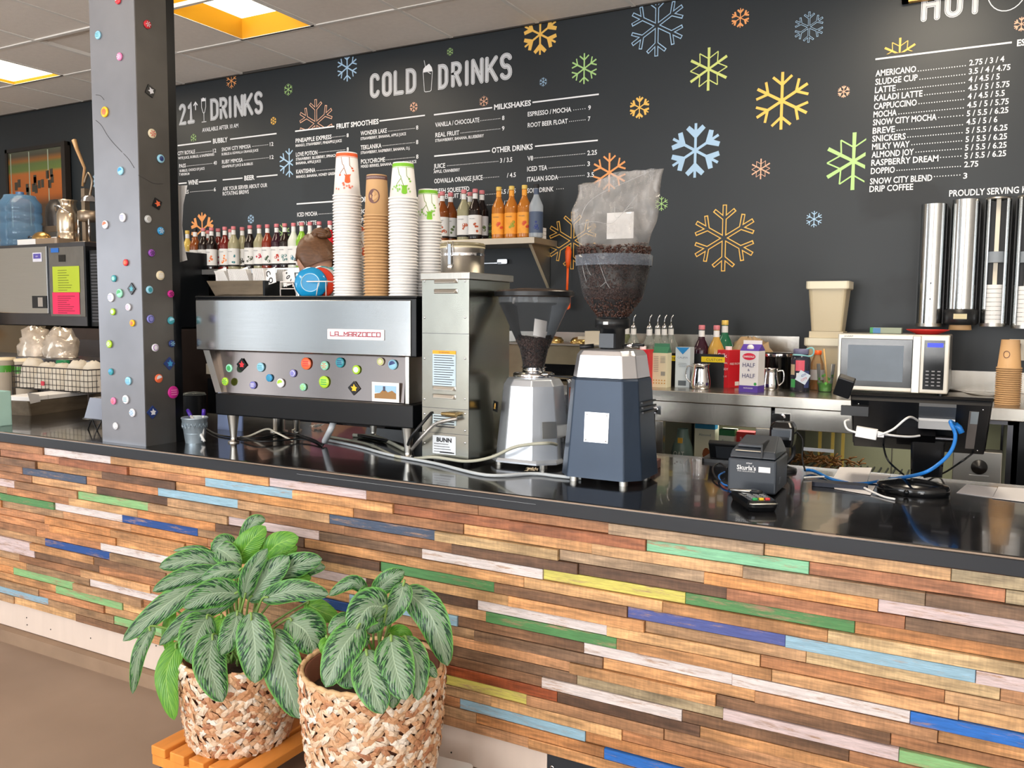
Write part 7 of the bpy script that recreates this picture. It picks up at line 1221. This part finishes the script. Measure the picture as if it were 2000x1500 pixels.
for s in (-1, 1):
    mb.sph((.008, s*.076, -.01), .024, 10, 8, (.6, .35, 1), HM)
    B = Vector((-.30, s*.16, hz_-.60))
    mb.add(*(lambda q: (q.v, q.f))(MB().sph(B+Vector((-.045, 0, -.01)), .04, 12, 8, (1, .8, .4))), True)
    for q, (dy, ln) in enumerate(((-.026, .055), (-.009, .065), (.009, .06), (.026, .048))): mb.tube([B+Vector((-.07, dy*1.0, -.01)), B+Vector((-.07-ln*.6, dy*1.15, -.018)), B+Vector((-.07-ln, dy*1.2, -.04))], .0085, 8, rr=[.0088, .008, .006])
    mb.tube([B+Vector((-.03, -s*.03, -.012)), B+Vector((-.06, -s*.055, -.02)), B+Vector((-.085, -s*.06, -.035))], .009, 8, rr=[.011, .0095, .007])
part('body', mb, SKIN, pw_)
for s in (-1, 1): e = part('eye', MB(HM).sph((-.088, s*.03, .012), .011, 10, 8), flat((236, 232, 228), .2), pw_); part('iris', MB(HM).sph((-.097, s*.031, .012), .0048, 8, 6), flat((70, 44, 28), .2), e)
part('mouth', MB(HM).tube([(-.099, -.022, -.055), (-.108, 0, -.053), (-.099, .022, -.055)], .004, 8, rr=[.002, .0045, .002]), flat((176, 92, 92), .4), pw_)
for s in (-1, 1): part('eyebrow', MB(HM).tube([(-.088, s*.046, .03), (-.097, s*.03, .036), (-.098, s*.014, .033)], .0028, 6), HAIR, pw_)
hr = MB(HM)
vs = []; n = 28; k = 14
for i in range(k+1):
    th = math.pi*.62*i/k
    for j in range(n):
        a = 2*math.pi*j/n; x = -math.cos(a)*math.sin(th); y = math.sin(a)*math.sin(th); z = math.cos(th); r = 1.0+.03*math.sin(9*a+5*th)+.02*math.sin(17*a-7*th)
        lim = 0 if x > -.2 else max(0, .25-z)*1.2
        vs.append(((x*.112*r+.012)*(1-lim*.6)+.0, y*.088*r, max(z, .18 if x < -.45 else -1)*.13*r))
hr.add(vs, [(i*n+j, i*n+(j+1) % n, (i+1)*n+(j+1) % n, (i+1)*n+j) for i in range(k) for j in range(n)], True)
part('hair', hr, HAIR, pw_)
bn_ = MB(HM)
for q in range(9): a = q*.7; bn_.tube([Vector((.09+.035*math.cos(a+u), .035*math.sin(a+u)*(1 if q % 2 else .7), .095+.02*math.sin(a*2+u*1.4))) for u in [v*.5 for v in range(9)]], .013, 8)
part('hair_bun', bn_, HAIR, pw_)
tr = [(J[i][0], J[i][1], J[i][2]) for i in range(20)]
sh = skinbody('shirt', [tr[0], tr[1], tr[2], tr[3], tr[6], ((tr[6][0]+tr[7][0])/2, (tr[6][1]+tr[7][1])/2, (tr[6][2]+tr[7][2])/2), tr[9], ((tr[9][0]+tr[10][0])/2, (tr[9][1]+tr[10][1])/2, (tr[9][2]+tr[10][2])/2)], [(0, 1), (1, 2), (2, 3), (3, 4), (4, 5), (3, 6), (6, 7)], [(.165, .135), (.15, .13), (.17, .135), (.11, .10), .078, .062, .078, .062], SHIRT, None)
link('shirt', sh, pw_); sh.shade_smooth() if hasattr(sh, 'shade_smooth') else None
tm = skinbody('trousers', [tr[0], tr[12], tr[13], tr[14], tr[16], tr[17], tr[18]], [(0, 1), (1, 2), (2, 3), (0, 4), (4, 5), (5, 6)], [(.165, .135), .105, .075, .06, .105, .075, .06], PANTS, None); link('trousers', tm, pw_)
for s in (-1, 1): part('shoe', MB(Matrix.Translation((0, s*.10, 0))).sph((.02, 0, .045), .06, 14, 8, (2.0, .8, .75)), RUBBER, pw_)
# ================================================================ PLANT BASKETS
HYM = bpy.data.materials.new('water_hyacinth'); HYM.use_nodes = True; nt = HYM.node_tree; L = nt.links.new; b = nt.nodes['Principled BSDF']; b.inputs['Roughness'].default_value = .6
gi = nt.nodes.new('ShaderNodeNewGeometry'); rp = nt.nodes.new('ShaderNodeValToRGB'); L(gi.outputs['Random Per Island'], rp.inputs[0]); e = rp.color_ramp; e.elements[0].color = lin((176, 116, 82)); e.elements[1].color = lin((248, 240, 228))
for p_, c_ in ((.25, (212, 156, 112)), (.5, (226, 184, 144)), (.75, (240, 216, 190))): e.elements.new(p_).color = lin(c_)
nz = nt.nodes.new('ShaderNodeTexNoise'); nz.inputs['Scale'].default_value = 90; mx = nt.nodes.new('ShaderNodeMix'); mx.data_type = 'RGBA'; mx.blend_type = 'MULTIPLY'; mx.inputs['Factor'].default_value = .35; L(rp.outputs[0], mx.inputs['A']); L(nz.outputs['Fac'], mx.inputs['B']); L(mx.outputs['Result'], b.inputs['Base Color'])
SOIL = mat('soil', (52, 38, 28), .95, var=.4, scale=60, bump=.8)
def basket(c, r0, r1, h, label, sh=1.0):
    t = thing('woven_basket', c, label, 'basket')
    prof = lambda z: r0+(r1-r0)*math.sin(min(1, z/h)*math.pi*.5)**.7
    part('inner_wall', MB().lathe([(r0*.96, .0)]+[(prof(h*k/8)-.010, h*k/8) for k in range(9)]+[(prof(h)-.018, h), (prof(h)-.02, h*.55)], 36, cap=False), mat('basket_inner', (112, 68, 50), .8, var=.3), t)
    m = MB(); rows = int(h/.0122); 
    for q in range(rows):
        z0 = .006+q*(h-.01)/(rows-1); n = int(2*math.pi*prof(z0)/.0235)
        for i in range(n):
            a = 2*math.pi*(i+.5*(q % 2)+rs.uniform(-.25, .25))/n; z = z0+rs.uniform(-.005, .005); r = prof(z)+rs.uniform(-.003, .0035)
            L_ = rs.uniform(.016, .028); W_2 = rs.uniform(.006, .0098); tilt = rs.choice((-1, 1))*rs.uniform(.2, 1.0)
            M = Matrix.Rotation(a, 4, 'Z') @ Matrix.Translation((r, 0, z)) @ Matrix.Rotation(rs.uniform(-.3, .3), 4, 'Z') @ Matrix.Rotation(tilt, 4, 'X')
            # flat leaf strand: local Y = length, Z = width, X = outward
            v = [(-.003, -L_, 0), (.001, -L_*.6, -W_2), (.001, -L_*.6, W_2), (.0055, -L_*.15, -W_2*.5), (.0055, -L_*.15, W_2*.5), (.0015, L_*.6, -W_2), (.0015, L_*.6, W_2), (-.003, L_, 0), (.005, L_*.3, 0)]
            m.add(v, [(0, 1, 3), (0, 3, 4), (0, 4, 2), (1, 5, 8), (1, 8, 3), (3, 8, 4), (2, 4, 8), (2, 8, 6), (5, 7, 8), (8, 7, 6)], False, M)
    part('woven_strands', m, HYM, t)['kind'] = 'stuff'
    m = MB(); 
    for k in range(2):
        m.tube([((prof(h)-.004)*math.cos(u*2*math.pi/60), (prof(h)-.004)*math.sin(u*2*math.pi/60), h+.004*math.sin(u*1.6+k*3.14)) for u in range(60)], .0075, 6, closed=True)
    part('braided_rim', m, mat('braid', (206, 170, 128), .6, var=.4, scale=60), t)
    part('soil', MB().lathe([(prof(h)-.02, h*.8), (.04, h*.84), (.0001, h*.84)], 24, cap=False), SOIL, t)
    return t
B1 = Vector((-2.03, 1.915, .098)); B2c = onD(728, 1300, 2.38); B2 = Vector((B2c.x, B2c.y, B2c.z-.335))
basket(B1, .150, .178, .265, 'left woven basket planter, on the slatted orange stand'); basket(B2, .155, .196, .335, 'right woven basket planter, nearer and cut by the bottom of the photo')
# stand
ps = thing('slatted_plant_stand', (-2.22, 1.73, 0), 'orange slatted wooden stand under the left basket', 'plant stand'); OW = mat('orange_wood', (226, 146, 66), .4, var=.2, scale=6, stretch=(6, 1, 1), bump=.1); sw_ = .40; sd = .36
for i in range(5): part('slat', MB().box(i*.084, i*.084+.062, 0, sd, .066, .096), OW, ps, bev=.003)
part('rail', MB().box(0, sw_, .004, .034, .034, .066), OW, ps); part('rail', MB().box(0, sw_, sd-.034, sd-.004, .034, .066), OW, ps)
for x in (.03, sw_-.03):
    for y in (.03, sd-.03): part('caster', MB().cyl((x-.01, y, .017), .017, .02, 14, 'X').box(x-.012, x+.012, y-.008, y+.008, .017, .036), mat('caster_blue', (40, 60, 84), .4), ps)
ws = thing('white_plant_stand', (B2.x, B2.y, 0), 'white plastic stand under the right basket', 'plant stand'); zz = B2.z
part('platform', MB().rbox(-.22, .22, -.20, .20, max(zz-.03, .03), zz-.001, .02), WHITE, ws, (0, 0, 0), (0, 0, .1)); 
for x in (-.18, .18):
    for y in (-.16, .16): part('leg', MB().stack([(rrect(x-.02, x+.02, y-.02, y+.02, .005), 0), (rrect(x-.03, x+.03, y-.03, y+.03, .005), max(zz-.03, .03))]), WHITE, ws)
# ---- leaves
def leafmat(name, silver):
    m = bpy.data.materials.new(name); m.use_nodes = True; nt = m.node_tree; L = nt.links.new; b = nt.nodes['Principled BSDF']; b.inputs['Roughness'].default_value = .32; b.inputs['Subsurface Weight'].default_value = .0
    uv = nt.nodes.new('ShaderNodeUVMap'); sx = nt.nodes.new('ShaderNodeSeparateXYZ'); L(uv.outputs[0], sx.inputs[0]); oi = nt.nodes.new('ShaderNodeObjectInfo')
    def M(op, a, c=None):
        n = nt.nodes.new('ShaderNodeMath'); n.operation = op
        for i, v in enumerate((a, c)):
            if v is None: continue
            if isinstance(v, (int, float)): n.inputs[i].default_value = v
            else: L(v, n.inputs[i])
        return n.outputs[0]
    u = M('ABSOLUTE', M('SUBTRACT', M('MULTIPLY', sx.outputs['X'], 2.0), 1.0)); v = sx.outputs['Y']; wv = M('SUBTRACT', M('MULTIPLY', v, 2.6), M('MULTIPLY', u, .85))
    cb = nt.nodes.new('ShaderNodeCombineXYZ'); L(M('MULTIPLY', wv, 9.0), cb.inputs[0]); L(M('MULTIPLY', u, 2.2), cb.inputs[1]); L(M('ADD', M('MULTIPLY', oi.outputs['Random'], 50), M('MULTIPLY', M('GREATER_THAN', sx.outputs['X'], .5), 9)), cb.inputs[2])
    nz = nt.nodes.new('ShaderNodeTexNoise'); nz.inputs['Scale'].default_value = 1.0; nz.inputs['Detail'].default_value = 2.5; L(cb.outputs[0], nz.inputs['Vector'])
    nb = nt.nodes.new('ShaderNodeTexNoise'); nb.inputs['Scale'].default_value = 1.7; nb.inputs['Detail'].default_value = 2; L(cb.outputs[0], nb.inputs['Vector'])
    def mixc(f, a, c):
        x = nt.nodes.new('ShaderNodeMix'); x.data_type = 'RGBA'
        L(f, x.inputs['Factor'])
        for nm, q in (('A', a), ('B', c)):
            if isinstance(q, tuple): x.inputs[nm].default_value = lin(q)
            else: L(q, x.inputs[nm])
        return x.outputs['Result']
    def rng(s, a, c, lo=0, hi=1):
        r = nt.nodes.new('ShaderNodeMapRange'); r.inputs['From Min'].default_value = a; r.inputs['From Max'].default_value = c; r.inputs['To Min'].default_value = lo; r.inputs['To Max'].default_value = hi; L(s, r.inputs['Value']); return r.outputs[0]
    if silver:
        d = M('ADD', u, M('MULTIPLY', M('SUBTRACT', nz.outputs['Fac'], .5), 2.4))
        core = rng(d, .44, .49); mid = mixc(rng(nb.outputs['Fac'], .50, .56), (20, 62, 40), (96, 158, 84)); 
        c = mixc(core, (132, 158, 130), mid); c = mixc(rng(u, .84, 1.0), c, (110, 180, 80))
        c = mixc(rng(u, .0, .05, 1, 0), c, (176, 200, 170))
    else: c = mixc(rng(nz.outputs['Fac'], .3, .7), (64, 134, 40), (122, 184, 62)); c = mixc(rng(u, .0, .06, 1, 0), c, (150, 200, 90))
    L(c, b.inputs['Base Color'])
    bp = nt.nodes.new('ShaderNodeBump'); bp.inputs['Strength'].default_value = .25; bp.inputs['Distance'].default_value = .003; wvn = M('SINE', M('MULTIPLY', wv, 40.0)); L(wvn, bp.inputs['Height']); L(bp.outputs[0], b.inputs['Normal'])
    tr = nt.nodes.new('ShaderNodeBsdfTranslucent'); L(c, tr.inputs['Color']); ms = nt.nodes.new('ShaderNodeMixShader'); ms.inputs[0].default_value = .22; L(b.outputs[0], ms.inputs[1]); L(tr.outputs[0], ms.inputs[2]); L(ms.outputs[0], nt.nodes['Material Output'].inputs[0])
    return m
LS = leafmat('silver_leaf', True); LG = leafmat('plain_green_leaf', False); STM = mat('leaf_stalk', (126, 160, 84), .5, var=.2)
KC = 2.885
def leaf(plant, pts, w, d0, d1, green=False, twist=0, stem=None, org=None, roll=.0):
    D = [d0+(d1-d0)*i/(len(pts)-1) for i in range(len(pts))]; P = spline([onD(220+p[0]/KC, 980+p[1]/KC, d) for p, d in zip(pts, D)], 7)
    if len(pts) > 2:      # the midrib bows toward the viewer
        n_ = len(P)
        for i in range(n_): s = math.sin(math.pi*i/(n_-1)); P[i] = P[i]+(EYE-P[i]).normalized()*.018*s+Vector((0, 0, .0))
    W = w/KC/FPX*(d0+d1)/2*.56; n = len(P)-1; vs = []; uvs = []; K = 6
    for i, p in enumerate(P):
        t = i/n; T = (P[min(i+1, n)]-P[max(i-1, 0)]).normalized(); V = (p-EYE).normalized(); S_ = T.cross(V).normalized(); N = S_.cross(T).normalized()
        if N.dot(V) > 0: N = -N
        S2 = S_*math.cos(roll)+N*math.sin(roll); N2 = N*math.cos(roll)-S_*math.sin(roll)
        wd = W*max(.03, 2.42*(t*.97+.02)**.56*(1-t)**.72)
        for k in range(-K, K+1):
            u = k/K; vs.append(p+S2*(u*wd)+N2*(-.22*wd*(1-abs(u))**1.0*1.0+.10*wd-.28*wd*u*u+.03*wd*math.sin(t*19+u*3)*abs(u))); uvs.append((u*.5+.5, t))
    c = 2*K+1; fs = [(i*c+k, i*c+k+1, (i+1)*c+k+1, (i+1)*c+k) for i in range(n) for k in range(2*K)]
    o0 = Vector(plant.location); me = bpy.data.meshes.new('leaf'); me.from_pydata([tuple(v-o0) for v in vs], [], fs); ul = me.uv_layers.new(name='UVMap')
    for l in me.loops: ul.data[l.index].uv = uvs[l.vertex_index]
    me.polygons.foreach_set('use_smooth', [True]*len(fs)); me.materials.append(LG if green else LS); lo = link('leaf', me, plant)
    if stem is not None:
        A_ = P[0]; Bp = stem; mid = (A_+Bp)/2+Vector((0, 0, .02)); part('stalk', MB().tube([v-o0 for v in spline([Bp, mid, A_, P[2]], 5)], .0035, 7), STM, plant)
    return lo
def plant(base, label, leaves, depth, stempts, n_st):
    t = thing('potted_plant', base, label, 'plant')
    for i, L_ in enumerate(leaves):
        pts, w, a, b2 = L_[:4]; g = len(L_) > 4 and L_[4] == 1; rl = L_[5] if len(L_) > 5 else rs.uniform(-.25, .25)
        leaf(t, pts, w, depth+a, depth+b2, g, stem=base+Vector((rs.uniform(-.03, .03), rs.uniform(-.03, .03), 0)), roll=rl)
    return t
z1 = B1+Vector((0, 0, .24)); d1 = (z1-EYE).dot(FW)
LV1 = [([(640, 385), (460, 330), (262, 370)], 120, 0, -.04), ([(620, 400), (420, 420), (225, 505)], 100, -.02, -.07), ([(520, 440), (300, 580), (58, 785)], 120, -.03, -.10), ([(720, 520), (560, 520), (400, 600)], 150, -.08, -.14), ([(690, 545), (460, 640), (262, 810)], 100, -.06, -.12),
       ([(545, 640), (480, 750), (450, 915)], 185, -.13, -.19), ([(570, 745), (550, 920), (620, 1128)], 165, -.16, -.215), ([(705, 620), (680, 730), (610, 865)], 130, -.15, -.19), ([(775, 628), (800, 820), (802, 1022)], 185, -.17, -.22), ([(900, 722), (960, 960), (1050, 1220)], 195, -.16, -.215),
       ([(985, 660), (1090, 730), (1145, 855)], 215, -.12, -.15), ([(840, 552), (1020, 500), (1218, 522)], 115, -.10, -.12), ([(880, 480), (1010, 370), (1180, 322)], 135, -.02, -.04), ([(765, 560), (870, 420), (995, 308)], 140, -.05, -.06), ([(742, 545), (780, 400), (872, 262)], 95, -.08, -.08),
       ([(840, 330), (925, 240), (1048, 200)], 125, .03, .02, 1), ([(700, 345), (760, 240), (862, 138)], 125, .02, .02, 1), ([(725, 235), (790, 120), (862, 100)], 75, .04, .04), ([(560, 250), (640, 290), (720, 370)], 115, .01, -.03), ([(735, 390), (620, 390), (500, 440)], 95, -.06, -.09),
       ([(640, 370), (500, 270), (342, 275)], 40, .02, .0), ([(230, 700), (150, 850), (112, 1082)], 70, -.10, -.13), ([(375, 790), (300, 980), (347, 1230)], 115, -.08, -.14, 1), ([(340, 600), (310, 730), (325, 890)], 60, -.04, -.06, 1), ([(1000, 450), (1100, 380), (1200, 368)], 75, .02, .0), ([(1085, 570), (1160, 610), (1275, 660)], 110, .02, .0, 1),
       ([(880, 500), (990, 440), (1120, 430)], 90, .0, -.02, 1), ([(640, 440), (540, 480), (430, 600)], 100, .0, -.05), ([(690, 250), (620, 230), (560, 300)], 90, .03, .0), ([(850, 330), (960, 300), (1040, 250)], 80, .02, .02, 1), ([(620, 640), (600, 720), (640, 820)], 70, -.1, -.12, 1)]
plant(z1, 'fuller silver-leaved plant in the left basket', LV1, d1, None, 0)
z2 = B2+Vector((0, 0, .28)); d2 = (z2-EYE).dot(FW)
LV2 = [([(1425, 510), (1350, 455), (1218, 530)], 75, .0, -.02), ([(1470, 520), (1560, 440), (1645, 392)], 105, -.02, -.02), ([(1640, 455), (1610, 560), (1520, 700)], 115, -.05, -.06), ([(1640, 495), (1790, 640), (1888, 925)], 165, .0, -.06), ([(1545, 600), (1440, 600), (1345, 745)], 190, -.10, -.14), ([(1400, 690), (1290, 830), (1200, 1045)], 180, -.13, -.20),
       ([(1350, 865), (1330, 960), (1370, 1048)], 150, -.12, -.16), ([(1430, 835), (1455, 1000), (1522, 1195)], 185, -.16, -.235), ([(1565, 755), (1590, 920), (1655, 1115)], 195, -.14, -.22), ([(1640, 760), (1715, 900), (1722, 1120)], 125, -.10, -.19), ([(1570, 1000), (1585, 1080), (1580, 1165)], 85, -.15, -.19), ([(1740, 895), (1780, 930), (1828, 990)], 60, -.1, -.14),
       ([(1215, 760), (1195, 810), (1200, 875)], 65, -.05, -.07, 1), ([(1400, 735), (1410, 770), (1432, 815)], 80, -.08, -.1), ([(1550, 750), (1620, 725), (1690, 765)], 60, -.02, -.03, 1), ([(1460, 500), (1430, 530), (1400, 600)], 90, -.03, -.06), ([(1350, 640), (1280, 680), (1215, 740)], 90, -.06, -.1), ([(1520, 640), (1470, 690), (1440, 740)], 100, -.06, -.09)]
plant(z2, 'sparser silver-leaved plant in the right basket', LV2, d2, None, 0)
